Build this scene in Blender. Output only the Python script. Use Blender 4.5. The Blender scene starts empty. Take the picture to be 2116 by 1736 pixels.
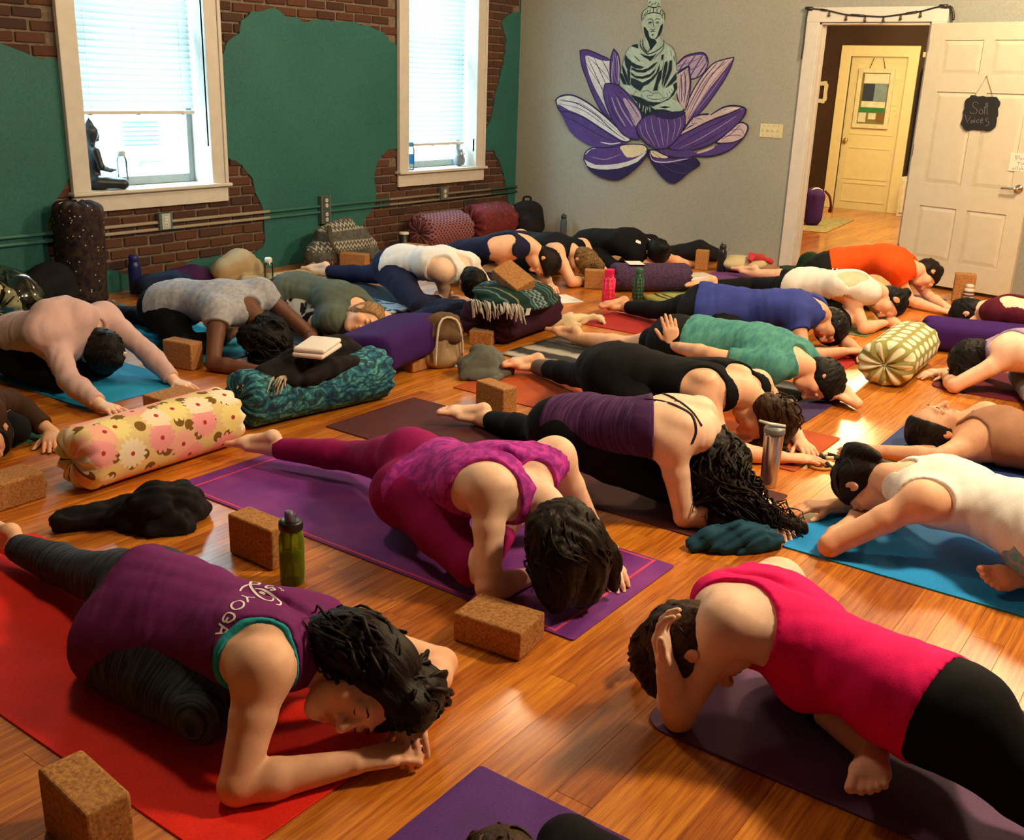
import bpy, bmesh, math, random, time
import numpy as np
from mathutils import Vector, Matrix
from mathutils.bvhtree import BVHTree
from math import sin, cos, pi, radians, atan2, sqrt
S = bpy.context.scene
COL = S.collection
random.seed(7)
# ------------------------------------------------------------------ camera
F_PX, IMG_W, IMG_H = 2121.0, 2116, 1736
PITCH, ROLL, YAW, CAM_H = radians(18.2), radians(1.96), radians(35.5), 1.49
_f = np.array([cos(YAW) * cos(PITCH), sin(YAW) * cos(PITCH), -sin(PITCH)])
_r = np.array([sin(YAW), -cos(YAW), 0.0])
_u = np.cross(_r, _f)
_r, _u = cos(ROLL) * _r + sin(ROLL) * _u, -sin(ROLL) * _r + cos(ROLL) * _u
cd = bpy.data.cameras.new('camera')
cam = bpy.data.objects.new('camera', cd)
COL.objects.link(cam)
cam.matrix_world = Matrix(((_r[0], _u[0], -_f[0], 0), (_r[1], _u[1], -_f[1], 0), (_r[2], _u[2], -_f[2], CAM_H), (0, 0, 0, 1)))
cd.sensor_width = 36.0
cd.lens = F_PX / IMG_W * 36.0
cd.clip_start = 0.05
S.camera = cam
# ------------------------------------------------------------------ view, world, lamps
S.view_settings.view_transform = 'Standard'
S.view_settings.look = 'None'
S.view_settings.gamma = 1.0
S.view_settings.use_curve_mapping = False
S.view_settings.exposure = 0.0
S.cycles.use_denoising = True
S.cycles.max_bounces = 6
S.cycles.diffuse_bounces = 3
S.cycles.glossy_bounces = 3
S.cycles.transmission_bounces = 6
S.cycles.transparent_max_bounces = 8
S.cycles.caustics_reflective = False
S.cycles.caustics_refractive = False
S.cycles.sample_clamp_indirect = 6.0
wd = bpy.data.worlds.new('sky')
S.world = wd
wd.use_nodes = True
wd.node_tree.nodes['Background'].inputs[0].default_value = (0.66, 0.93, 1.0, 1)
wd.node_tree.nodes['Background'].inputs[1].default_value = 32.0


def lamp(name, loc, power, color, radius=0.12, kind='POINT', size=None, rot=None):
    l = bpy.data.lights.new(name, kind)
    l.energy = power
    l.color = color
    if kind == 'AREA':
        l.shape = 'RECTANGLE'
        l.size, l.size_y = size
    else:
        l.shadow_soft_size = radius
    o = bpy.data.objects.new(name, l)
    o.location = loc
    if rot:
        o.rotation_euler = rot
    COL.objects.link(o)
    return o


WARM = (1.0, 0.74, 0.44)
lamp('ceiling_bulb', (6.9, 0.9, 3.05), 430, WARM, .22)
lamp('ceiling_bulb', (4.0, -0.3, 3.05), 500, WARM, .22)
lamp('ceiling_bulb', (2.2, 3.4, 3.05), 100, WARM, .22)
lamp('ceiling_bulb', (6.2, 4.2, 3.05), 100, WARM, .22)
lamp('hall_bulb', (12.0, 3.4, 2.2), 230, (1.0, 0.78, 0.36), .5)
for nm, lx, lz, sx, sz in (('window_daylight', 4.52, 1.74, 1.04, 2.12), ('window_daylight', 7.70, 1.74, 1.04, 2.12)):
    o = lamp(nm, (lx, 6.86, lz), 1.0, (1, 1, 1), kind='AREA', size=(sx, sz), rot=(radians(-90), 0, 0))
    o.data.cycles.is_portal = True
# ------------------------------------------------------------------ helpers: objects, meshes, materials
f32 = np.float32


def V(*a):
    return np.array(a, float)


def nrm(v):
    v = np.asarray(v, float)
    return v / max(np.linalg.norm(v), 1e-9)


def tag(o, label=None, cat=None, group=None, kind=None):
    if label: o['label'] = label
    if cat: o['category'] = cat
    if group: o['group'] = group
    if kind: o['kind'] = kind
    return o


def empty(name, loc=(0, 0, 0), rz=0.0, label=None, cat=None, group=None, kind=None):
    o = bpy.data.objects.new(name, None)
    o.location = loc
    o.rotation_euler = (0, 0, rz)
    o.empty_display_size = 0.1
    COL.objects.link(o)
    return tag(o, label, cat, group, kind)


def link_mesh(name, me, mat=None, parent=None, loc=None, rz=None):
    o = bpy.data.objects.new(name, me)
    COL.objects.link(o)
    if mat is not None and len(me.materials) == 0:
        me.materials.append(mat)
    if parent is not None: o.parent = parent
    if loc is not None: o.location = loc
    if rz is not None: o.rotation_euler = (0, 0, rz)
    return o


def np_mesh(name, verts, faces, smooth=True):
    """faces: (M,4) or (M,3) int array, or list of arrays (mixed)"""
    me = bpy.data.meshes.new(name)
    verts = np.asarray(verts, f32)
    fl = faces if isinstance(faces, list) else [faces]
    fl = [np.asarray(f, np.int32) for f in fl if len(f)]
    me.vertices.add(len(verts))
    me.vertices.foreach_set('co', verts.ravel())
    nl = sum(f.size for f in fl)
    npoly = sum(len(f) for f in fl)
    me.loops.add(nl)
    me.polygons.add(npoly)
    me.loops.foreach_set('vertex_index', np.concatenate([f.ravel() for f in fl]))
    tot = np.concatenate([np.full(len(f), f.shape[1], np.int32) for f in fl])
    st = np.concatenate([[0], np.cumsum(tot)[:-1]]).astype(np.int32)
    me.polygons.foreach_set('loop_start', st)
    me.update(calc_edges=True)
    me.validate()
    if smooth:
        me.polygons.foreach_set('use_smooth', np.ones(len(me.polygons), bool))
    return me


class MB:
    """collects boxes, prisms, tubes and lathes; build() links them as ONE mesh object"""

    def __init__(s):
        s.v, s.f = [], []

    def add(s, vs, fs):
        b = len(s.v)
        s.v += [tuple(map(float, v)) for v in vs]
        s.f += [tuple(i + b for i in f) for f in fs]

    def box(s, lo, hi, M=None):
        x0, y0, z0 = lo
        x1, y1, z1 = hi
        vs = [V(x0, y0, z0), V(x1, y0, z0), V(x1, y1, z0), V(x0, y1, z0), V(x0, y0, z1), V(x1, y0, z1), V(x1, y1, z1), V(x0, y1, z1)]
        if M is not None: vs = [M(v) for v in vs]
        s.add(vs, [(3, 2, 1, 0), (4, 5, 6, 7), (0, 1, 5, 4), (1, 2, 6, 5), (2, 3, 7, 6), (3, 0, 4, 7)])
        return s

    def tube(s, pts, r, n=8, cap=True, flat=1.0):
        pts = [np.asarray(p, float) for p in pts]
        m = len(pts)
        rs = [r] * m if np.isscalar(r) else list(r)
        b = len(s.v)
        ref = None
        for i, p in enumerate(pts):
            t = nrm(pts[min(i + 1, m - 1)] - pts[max(i - 1, 0)])
            if ref is None:
                ref = V(0, 0, 1) if abs(t[2]) < 0.9 else V(1, 0, 0)
            e1 = nrm(np.cross(ref, t))
            e2 = np.cross(t, e1)
            ref = e2
            for k in range(n):
                a = 2 * pi * k / n
                s.v.append(tuple(p + rs[i] * (cos(a) * e1 + sin(a) * flat * e2)))
        for i in range(m - 1):
            for k in range(n):
                k2 = (k + 1) % n
                s.f.append((b + i * n + k, b + i * n + k2, b + (i + 1) * n + k2, b + (i + 1) * n + k))
        if cap:
            s.f.append(tuple(b + k for k in range(n - 1, -1, -1)))
            s.f.append(tuple(b + (m - 1) * n + k for k in range(n)))
        return s

    def lathe(s, prof, n=24, c=(0, 0, 0), cap=True):
        """prof: list of (radius, z)"""
        b = len(s.v)
        for r, z in prof:
            for k in range(n):
                a = 2 * pi * k / n
                s.v.append((c[0] + r * cos(a), c[1] + r * sin(a), c[2] + z))
        m = len(prof)
        for i in range(m - 1):
            for k in range(n):
                k2 = (k + 1) % n
                s.f.append((b + i * n + k, b + i * n + k2, b + (i + 1) * n + k2, b + (i + 1) * n + k))
        if cap:
            s.f.append(tuple(b + k for k in range(n - 1, -1, -1)))
            s.f.append(tuple(b + (m - 1) * n + k for k in range(n)))
        return s

    def prism(s, poly, M0, M1):
        """closed polygon (list of 2d points); M0/M1 map 2d -> 3d for the two faces"""
        n = len(poly)
        b = len(s.v)
        s.v += [tuple(M0(p)) for p in poly] + [tuple(M1(p)) for p in poly]
        s.f.append(tuple(b + i for i in range(n - 1, -1, -1)))
        s.f.append(tuple(b + n + i for i in range(n)))
        for i in range(n):
            j = (i + 1) % n
            s.f.append((b + i, b + j, b + n + j, b + n + i))
        return s

    def build(s, name, mat=None, parent=None, loc=None, rz=None, smooth=False, bevel=0.0, seg=2, fix=True):
        me = bpy.data.meshes.new(name)
        me.from_pydata(s.v, [], s.f)
        if fix or bevel:
            bm = bmesh.new()
            bm.from_mesh(me)
            if fix: bmesh.ops.recalc_face_normals(bm, faces=bm.faces)
            if bevel:
                es = [e for e in bm.edges if len(e.link_faces) == 2 and e.calc_face_angle(0) > 0.6]
                bmesh.ops.bevel(bm, geom=es, offset=bevel, segments=seg, affect='EDGES', profile=0.5)
            bm.to_mesh(me)
            bm.free()
        me.update()
        o = link_mesh(name, me, mat, parent, loc, rz)
        if smooth:
            me.polygons.foreach_set('use_smooth', np.ones(len(me.polygons), bool))
            if smooth == 'auto':
                for e in me.edges: pass
                me.set_sharp_from_angle(angle=radians(40))
        return o


def copy_tree(o, parent=None):
    c = o.copy()
    COL.objects.link(c)
    if parent is not None: c.parent = parent
    for ch in list(o.children): copy_tree(ch, c)
    return c


# ---- materials
class NT:
    def __init__(s, name):
        s.m = bpy.data.materials.new(name)
        s.m.use_nodes = True
        s.t = s.m.node_tree
        s.b = s.t.nodes['Principled BSDF']
        s.out = s.t.nodes['Material Output']

    def n(s, typ, **kw):
        nd = s.t.nodes.new(typ)
        for k, v in kw.items():
            if k in ('ins',):
                for kk, vv in v.items():
                    s.set(nd.inputs[kk], vv)
            else:
                setattr(nd, k, v)
        return nd

    def set(s, sock, v):
        if isinstance(v, bpy.types.NodeSocket):
            s.t.links.new(v, sock)
        else:
            if hasattr(sock, 'default_value'):
                if isinstance(v, (tuple, list)) and len(v) == 3 and sock.type == 'RGBA': v = (*v, 1)
                sock.default_value = v

    def p(s, **kw):
        names = dict(color='Base Color', rough='Roughness', metal='Metallic', normal='Normal', spec='Specular IOR Level', trans='Transmission Weight',
                     sheen='Sheen Weight', alpha='Alpha', emit='Emission Color', emits='Emission Strength', coat='Coat Weight', sss='Subsurface Weight', ior='IOR')
        for k, v in kw.items(): s.set(s.b.inputs[names[k]], v)
        return s

    def coord(s, kind='Object', scale=(1, 1, 1), rot=(0, 0, 0), loc=(0, 0, 0)):
        tc = s.n('ShaderNodeTexCoord')
        mp = s.n('ShaderNodeMapping')
        s.t.links.new(tc.outputs[kind], mp.inputs[0])
        mp.inputs['Scale'].default_value = scale
        mp.inputs['Rotation'].default_value = rot
        mp.inputs['Location'].default_value = loc
        return mp.outputs[0]

    def attr(s, name):
        return s.n('ShaderNodeAttribute', attribute_name=name)

    def noise(s, vec, scale=5, detail=3, rough=0.55, dist=0.0):
        nd = s.n('ShaderNodeTexNoise')
        s.set(nd.inputs['Vector'], vec)
        nd.inputs['Scale'].default_value = scale
        nd.inputs['Detail'].default_value = detail
        nd.inputs['Roughness'].default_value = rough
        nd.inputs['Distortion'].default_value = dist
        return nd.outputs['Fac']

    def ramp(s, fac, stops, interp='LINEAR'):
        nd = s.n('ShaderNodeValToRGB')
        s.set(nd.inputs[0], fac)
        cr = nd.color_ramp
        cr.interpolation = interp
        while len(cr.elements) < len(stops): cr.elements.new(0.5)
        for e, (p, c) in zip(cr.elements, stops):
            e.position = p
            e.color = (*c, 1) if len(c) == 3 else c
        return nd.outputs[0]

    def mix(s, fac, a, b, mode='MIX'):
        nd = s.n('ShaderNodeMix', data_type='RGBA', blend_type=mode)
        s.set(nd.inputs[0], fac)
        s.set(nd.inputs[6], a)
        s.set(nd.inputs[7], b)
        return nd.outputs[2]

    def math(s, op, a, b=None, c=None):
        nd = s.n('ShaderNodeMath', operation=op)
        s.set(nd.inputs[0], a)
        if b is not None: s.set(nd.inputs[1], b)
        if c is not None: s.set(nd.inputs[2], c)
        return nd.outputs[0]

    def bump(s, h, strength=0.3, dist=0.01):
        nd = s.n('ShaderNodeBump')
        nd.inputs['Strength'].default_value = strength
        nd.inputs['Distance'].default_value = dist
        s.set(nd.inputs['Height'], h)
        s.set(s.b.inputs['Normal'], nd.outputs[0])
        return s


_mats = {}


def plain(name, color, rough=0.6, metal=0.0, spec=0.4, var=0.12, scale=14.0, bump=0.0, bscale=200.0, **kw):
    """a plain surface with slight mottling and fine relief"""
    if name in _mats: return _mats[name]
    t = NT(name)
    co = t.coord()
    nz = t.noise(co, scale, 3)
    c2 = tuple(c * (1 - var) for c in color)
    c1 = tuple(min(1, c * (1 + var)) for c in color)
    t.p(color=t.ramp(nz, [(0.3, c2), (0.7, c1)]), rough=rough, metal=metal, spec=spec, **kw)
    if bump: t.bump(t.noise(co, bscale, 2), bump, 0.004)
    _mats[name] = t.m
    return t.m


def fabric(name, color, rough=0.85, var=0.18, weave=420.0, bump=0.25, spec=0.15):
    if name in _mats: return _mats[name]
    t = NT(name)
    co = t.coord()
    nz = t.noise(co, 9, 4)
    fine = t.noise(co, weave, 1)
    c2 = tuple(c * (1 - var) for c in color)
    c1 = tuple(min(1, c * (1 + var)) for c in color)
    base = t.ramp(nz, [(0.3, c2), (0.7, c1)])
    col = t.mix(0.35, base, t.ramp(fine, [(0.35, tuple(c * 0.7 for c in color)), (0.65, tuple(min(1, c * 1.25) for c in color))]))
    t.p(color=col, rough=rough, spec=spec)
    t.bump(t.math('ADD', fine, t.math('MULTIPLY', nz, 2.0)), bump, 0.003)
    _mats[name] = t.m
    return t.m


# ------------------------------------------------------------------ signed-distance modelling (for bodies and cloth)
def smin(a, b, k):
    if k <= 0: return np.minimum(a, b)
    h = np.clip(0.5 + 0.5 * (b - a) / k, 0, 1)
    return b + (a - b) * h - k * h * (1 - h)


def smax(a, b, k):
    return -smin(-a, -b, k)


def d_seg(X, Y, Z, a, b, ra, rb, lat=None):
    """distance to a tapered, optionally elliptical segment. ra/rb scalar or (rx, ry)"""
    ab = b - a
    L = max(np.linalg.norm(ab), 1e-6)
    t = ab / L
    dx, dy, dz = X - f32(a[0]), Y - f32(a[1]), Z - f32(a[2])
    w = dx * f32(t[0]) + dy * f32(t[1]) + dz * f32(t[2])
    tc = np.clip(w, 0, f32(L))
    s = tc * f32(1 / L)
    if lat is None:
        q = dx * dx + dy * dy + dz * dz - w * w + (w - tc) ** 2
        return np.sqrt(np.maximum(q, 0)) - (f32(ra) + f32(rb - ra) * s)
    e1 = nrm(lat - t * np.dot(lat, t))
    e2 = np.cross(t, e1)
    u = dx * f32(e1[0]) + dy * f32(e1[1]) + dz * f32(e1[2])
    v = dx * f32(e2[0]) + dy * f32(e2[1]) + dz * f32(e2[2])
    w = w - tc
    rx = f32(ra[0]) + f32(rb[0] - ra[0]) * s
    ry = f32(ra[1]) + f32(rb[1] - ra[1]) * s
    rm = np.minimum(rx, ry)
    u1, v1, w1 = u / rx, v / ry, w / rm
    q = np.sqrt(u1 * u1 + v1 * v1 + w1 * w1) + f32(1e-6)
    g = np.sqrt((u1 / rx) ** 2 + (v1 / ry) ** 2 + (w1 / rm) ** 2) + f32(1e-6)
    return (q - 1) * np.clip(q / g, rm, np.maximum(rx, ry))


def d_ell(X, Y, Z, c, R, r):
    """ellipsoid; R rows = axes, r = radii"""
    dx, dy, dz = X - f32(c[0]), Y - f32(c[1]), Z - f32(c[2])
    q = 0
    g = 0
    for ax, ri in zip(R, r):
        u = (dx * f32(ax[0]) + dy * f32(ax[1]) + dz * f32(ax[2])) / f32(ri)
        q = q + u * u
        g = g + (u / f32(ri)) ** 2
    q = np.sqrt(q) + f32(1e-6)
    g = np.sqrt(g) + f32(1e-6)
    return (q - 1) * np.clip(q / g, f32(min(r)), f32(max(r)))


class Vol:
    def __init__(s, lo, hi, h):
        s.h = h
        s.lo = np.asarray(lo, float)
        s.n = np.ceil((np.asarray(hi) - s.lo) / h).astype(int) + 1
        s.ax = [(s.lo[i] + h * np.arange(s.n[i])).astype(f32) for i in range(3)]
        s.D = np.full(tuple(s.n), 1.0, f32)

    def box(s, lo, hi):
        a = np.clip(np.floor((np.asarray(lo) - s.lo) / s.h).astype(int), 0, s.n)
        b = np.clip(np.ceil((np.asarray(hi) - s.lo) / s.h).astype(int) + 1, 0, s.n)
        sl = tuple(slice(a[i], b[i]) for i in range(3))
        X = s.ax[0][sl[0]][:, None, None]
        Y = s.ax[1][sl[1]][None, :, None]
        Z = s.ax[2][sl[2]][None, None, :]
        return sl, X, Y, Z

    def full(s):
        return s.ax[0][:, None, None], s.ax[1][None, :, None], s.ax[2][None, None, :]

    def add(s, pr, infl=0.0, D=None):
        D = s.D if D is None else D
        kind = pr[0]
        k = pr[-1]
        if kind == 'seg':
            _, a, b, ra, rb, lat, _ = pr
            rr = max(np.max(ra), np.max(rb)) + infl + abs(k) + 0.035
            sl, X, Y, Z = s.box(np.minimum(a, b) - rr, np.maximum(a, b) + rr)
            if D[sl].size == 0: return
            d = d_seg(X, Y, Z, a, b, ra, rb, lat)
        else:
            _, c, R, r, _ = pr
            rr = max(r) + infl + abs(k) + 0.035
            sl, X, Y, Z = s.box(c - rr, c + rr)
            if D[sl].size == 0: return
            d = d_ell(X, Y, Z, c, R, r)
        if infl: d = d - f32(infl if k >= 0 else -infl)
        if k >= 0:
            D[sl] = smin(D[sl], d, f32(k))
        else:
            D[sl] = smax(D[sl], -d, f32(-k))

    def mesh(s):
        D = s.D
        D[0], D[-1], D[:, 0], D[:, -1], D[:, :, 0], D[:, :, -1] = [np.maximum(x, 0.001) for x in (D[0], D[-1], D[:, 0], D[:, -1], D[:, :, 0], D[:, :, -1])]
        return nets(D, s.lo, s.h)


def nets(D, lo, h):
    ins = D < 0
    n = np.array(D.shape)
    cnt = np.zeros(n - 1, np.int8)
    for i in (0, 1):
        for j in (0, 1):
            for k in (0, 1):
                cnt += ins[i:n[0] - 1 + i, j:n[1] - 1 + j, k:n[2] - 1 + k]
    act = (cnt > 0) & (cnt < 8)
    ci = np.argwhere(act)
    if len(ci) == 0: return np.zeros((0, 3)), np.zeros((0, 4), int)
    idx = np.full(n - 1, -1, np.int32)
    idx[act] = np.arange(len(ci), dtype=np.int32)
    acc = np.zeros((len(ci), 3), f32)
    num = np.zeros(len(ci), f32)
    off = [(0, 0, 0), (1, 0, 0), (0, 1, 0), (1, 1, 0), (0, 0, 1), (1, 0, 1), (0, 1, 1), (1, 1, 1)]
    vals = [D[ci[:, 0] + o[0], ci[:, 1] + o[1], ci[:, 2] + o[2]] for o in off]
    for a in range(8):
        for ax in range(3):
            b = a | (1 << ax)
            if b == a: continue
            m = (vals[a] < 0) != (vals[b] < 0)
            t = vals[a][m] / (vals[a][m] - vals[b][m])
            p = np.tile(np.array(off[a], f32), (len(t), 1))
            p[:, ax] = t
            acc[m] += p
            num[m] += 1
    vs = lo + h * (ci + acc / num[:, None])
    quads = []
    for ax in range(3):
        o1, o2 = [(1, 2), (2, 0), (0, 1)][ax]
        sa = [slice(1, -1)] * 3
        sb = [slice(1, -1)] * 3
        sa[ax] = slice(0, -1)
        sb[ax] = slice(1, None)
        A, B = ins[tuple(sa)], ins[tuple(sb)]
        e = np.argwhere(A != B)
        if len(e) == 0: continue
        flip = A[e[:, 0], e[:, 1], e[:, 2]]
        g = e.copy()
        for q in range(3):
            if q != ax: g[:, q] += 1
        def cell(d1, d2):
            c = g.copy()
            c[:, o1] -= d1
            c[:, o2] -= d2
            return idx[c[:, 0], c[:, 1], c[:, 2]]
        Q = np.stack([cell(1, 1), cell(0, 1), cell(0, 0), cell(1, 0)], 1)
        Q[~flip] = Q[~flip][:, ::-1]
        quads.append(Q)
    return vs, np.concatenate(quads)


def relax(v, f, it=1, lam=0.5):
    e = np.concatenate([f[:, [0, 1]], f[:, [1, 2]], f[:, [2, 3]], f[:, [3, 0]]])
    for _ in range(it):
        acc = np.zeros_like(v)
        num = np.zeros(len(v))
        for c in range(3):
            acc[:, c] = np.bincount(e[:, 0], v[e[:, 1], c], len(v)) + np.bincount(e[:, 1], v[e[:, 0], c], len(v))
        num = np.bincount(e[:, 0], minlength=len(v)) + np.bincount(e[:, 1], minlength=len(v))
        v = v + lam * (acc / np.maximum(num, 1)[:, None] - v)
    return v


_rng = np.random.RandomState(3)
_NZ = [(_rng.randn(3), _rng.rand() * 6.28) for _ in range(24)]


def wnoise(X, Y, Z, freq, seed=0, n=6, ridge=False):
    """cheap smooth noise from warped sines, about -1..1"""
    out = 0
    for i in range(n):
        d, ph = _NZ[(i * 5 + seed * 7) % 24]
        d2, ph2 = _NZ[(i * 3 + seed * 11 + 4) % 24]
        a = (X * f32(d[0]) + Y * f32(d[1]) + Z * f32(d[2])) * f32(freq) + f32(ph + seed)
        a = a + 1.3 * np.sin((X * f32(d2[0]) + Y * f32(d2[1]) + Z * f32(d2[2])) * f32(freq * 0.6) + f32(ph2))
        s_ = np.sin(a)
        out = out + ((1 - 2 * np.abs(s_)) if ridge else s_)
    return out / n ** 0.75


def crom(pts, n):
    """Catmull-Rom resample to n points (centripetal-ish, by chord length)"""
    pts = np.asarray(pts, float)
    P = np.vstack([2 * pts[0] - pts[1], pts, 2 * pts[-1] - pts[-2]])
    d = np.concatenate([[0], np.cumsum(np.linalg.norm(np.diff(pts, axis=0), axis=1))])
    out = []
    for t in np.linspace(0, d[-1], n):
        i = min(np.searchsorted(d, t, side='right') - 1, len(pts) - 2)
        u = (t - d[i]) / max(d[i + 1] - d[i], 1e-9)
        p0, p1, p2, p3 = P[i], P[i + 1], P[i + 2], P[i + 3]
        out.append(0.5 * (2 * p1 + (p2 - p0) * u + (2 * p0 - 5 * p1 + 4 * p2 - p3) * u * u + (3 * p1 - p0 - 3 * p2 + p3) * u ** 3))
    return np.array(out)


def seg(a, b, ra, rb, lat=None, k=0.02):
    return ('seg', np.asarray(a, float), np.asarray(b, float), ra, rb, lat, k)


def ell(c, R, r, k=0.02):
    return ('ell', np.asarray(c, float), np.asarray(R, float), r, k)


def sph(c, r, k=0.02):
    return ('ell', np.asarray(c, float), np.eye(3), (r, r, r), k)


def chain(pts, rads, lat=None, k=0.012):
    return [seg(pts[i], pts[i + 1], rads[i], rads[i + 1], lat, k) for i in range(len(pts) - 1)]


def prim_bounds(prs, pad):
    lo = np.full(3, 1e9)
    hi = -lo
    for p in prs:
        if p[0] == 'seg':
            r = max(np.max(p[3]), np.max(p[4]))
            lo = np.minimum(lo, np.minimum(p[1], p[2]) - r)
            hi = np.maximum(hi, np.maximum(p[1], p[2]) + r)
        else:
            lo = np.minimum(lo, p[1] - max(p[3]))
            hi = np.maximum(hi, p[1] + max(p[3]))
    return lo - pad, hi + pad


def blob(name, prs, mat, h=0.008, wr=0.0, wf=14.0, seed=0, ridge=True, parent=None, floor=None, extra=None, sm=1, label=None, cat=None, group=None):
    """cloth-like lump from primitives with folded surface"""
    lo, hi = prim_bounds(prs, 0.03 + wr)
    v = Vol(lo, hi, h)
    for p in prs: v.add(p)
    X, Y, Z = v.full()
    if wr:      # folds run along the first piece of cloth
        q = prs[0]
        d = nrm(q[2] - q[1]) if q[0] == 'seg' else nrm(np.asarray(q[2][0]))
        d = nrm(d + V(.15, -.1, .2))
        pr = (X * f32(d[0]) + Y * f32(d[1]) + Z * f32(d[2])) * f32(.72)
        x2, y2, z2 = X - pr * f32(d[0]), Y - pr * f32(d[1]), Z - pr * f32(d[2])
        v.D = v.D + f32(wr) * (.8 * wnoise(x2, y2, z2, wf, seed, 5, ridge) + .5 * wnoise(x2, y2, z2, wf * .5, seed + 3, 4, False)).astype(f32)
    if extra is not None: v.D = extra(v.D, X, Y, Z)
    if floor is not None: v.D = np.maximum(v.D, f32(floor) - Z + 0 * X + 0 * Y)
    vs, fs = v.mesh()
    if sm: vs = relax(vs, fs, sm)
    org = vs.mean(0)
    if floor is not None: org[2] = floor
    me = np_mesh(name, vs - org, fs)
    o = link_mesh(name, me, mat, parent)
    o.location = org
    return tag(o, label, cat, group)
# ------------------------------------------------------------------ people
PROF = [(-0.22, .120, .080), (-0.08, .160, .112), (0.08, .165, .115), (.25, .140, .102), (.42, .124, .092), (.6, .134, .098), (.78, .152, .104), (.90, .140, .085), (1.0, .075, .06)]


def skin_mat(name, color, red=(0.75, 0.25, 0.16)):
    t = NT(name)
    co = t.coord()
    nz = t.noise(co, 22, 4)
    c2 = tuple(c * 0.9 for c in color)
    c1 = tuple(min(1, c * 1.07) for c in color)
    base = t.ramp(nz, [(0.3, c2), (0.7, c1)])
    tint = t.attr('tint').outputs['Fac']
    col = t.mix(tint, base, tuple(a * b for a, b in zip(color, red)))
    t.p(color=col, rough=0.55, spec=0.35)
    t.bump(t.noise(co, 260, 2), 0.12, 0.002)
    return t.m


SKINS = {}


def skin(kind):
    if kind not in SKINS:
        c = {'fair': (0.88, 0.585, 0.43), 'peach': (0.86, 0.50, 0.325), 'tan': (0.66, 0.36, 0.22), 'brown': (0.24, 0.105, 0.055), 'dark': (0.13, 0.05, 0.028)}[kind]
        SKINS[kind] = skin_mat(kind + '_skin', c)
    return SKINS[kind]


def hair_mat(name, c1, c2, stretch=(30, 30, 30)):
    if name in _mats: return _mats[name]
    t = NT(name)
    at = t.attr('flow').outputs['Vector']
    nz = t.noise(at, 1.0, 4, 0.6)
    t.p(color=t.ramp(nz, [(0.35, c1), (0.72, c2)]), rough=0.5, spec=0.16)
    t.bump(nz, 0.6, 0.006)
    _mats[name] = t.m
    return t.m


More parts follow.
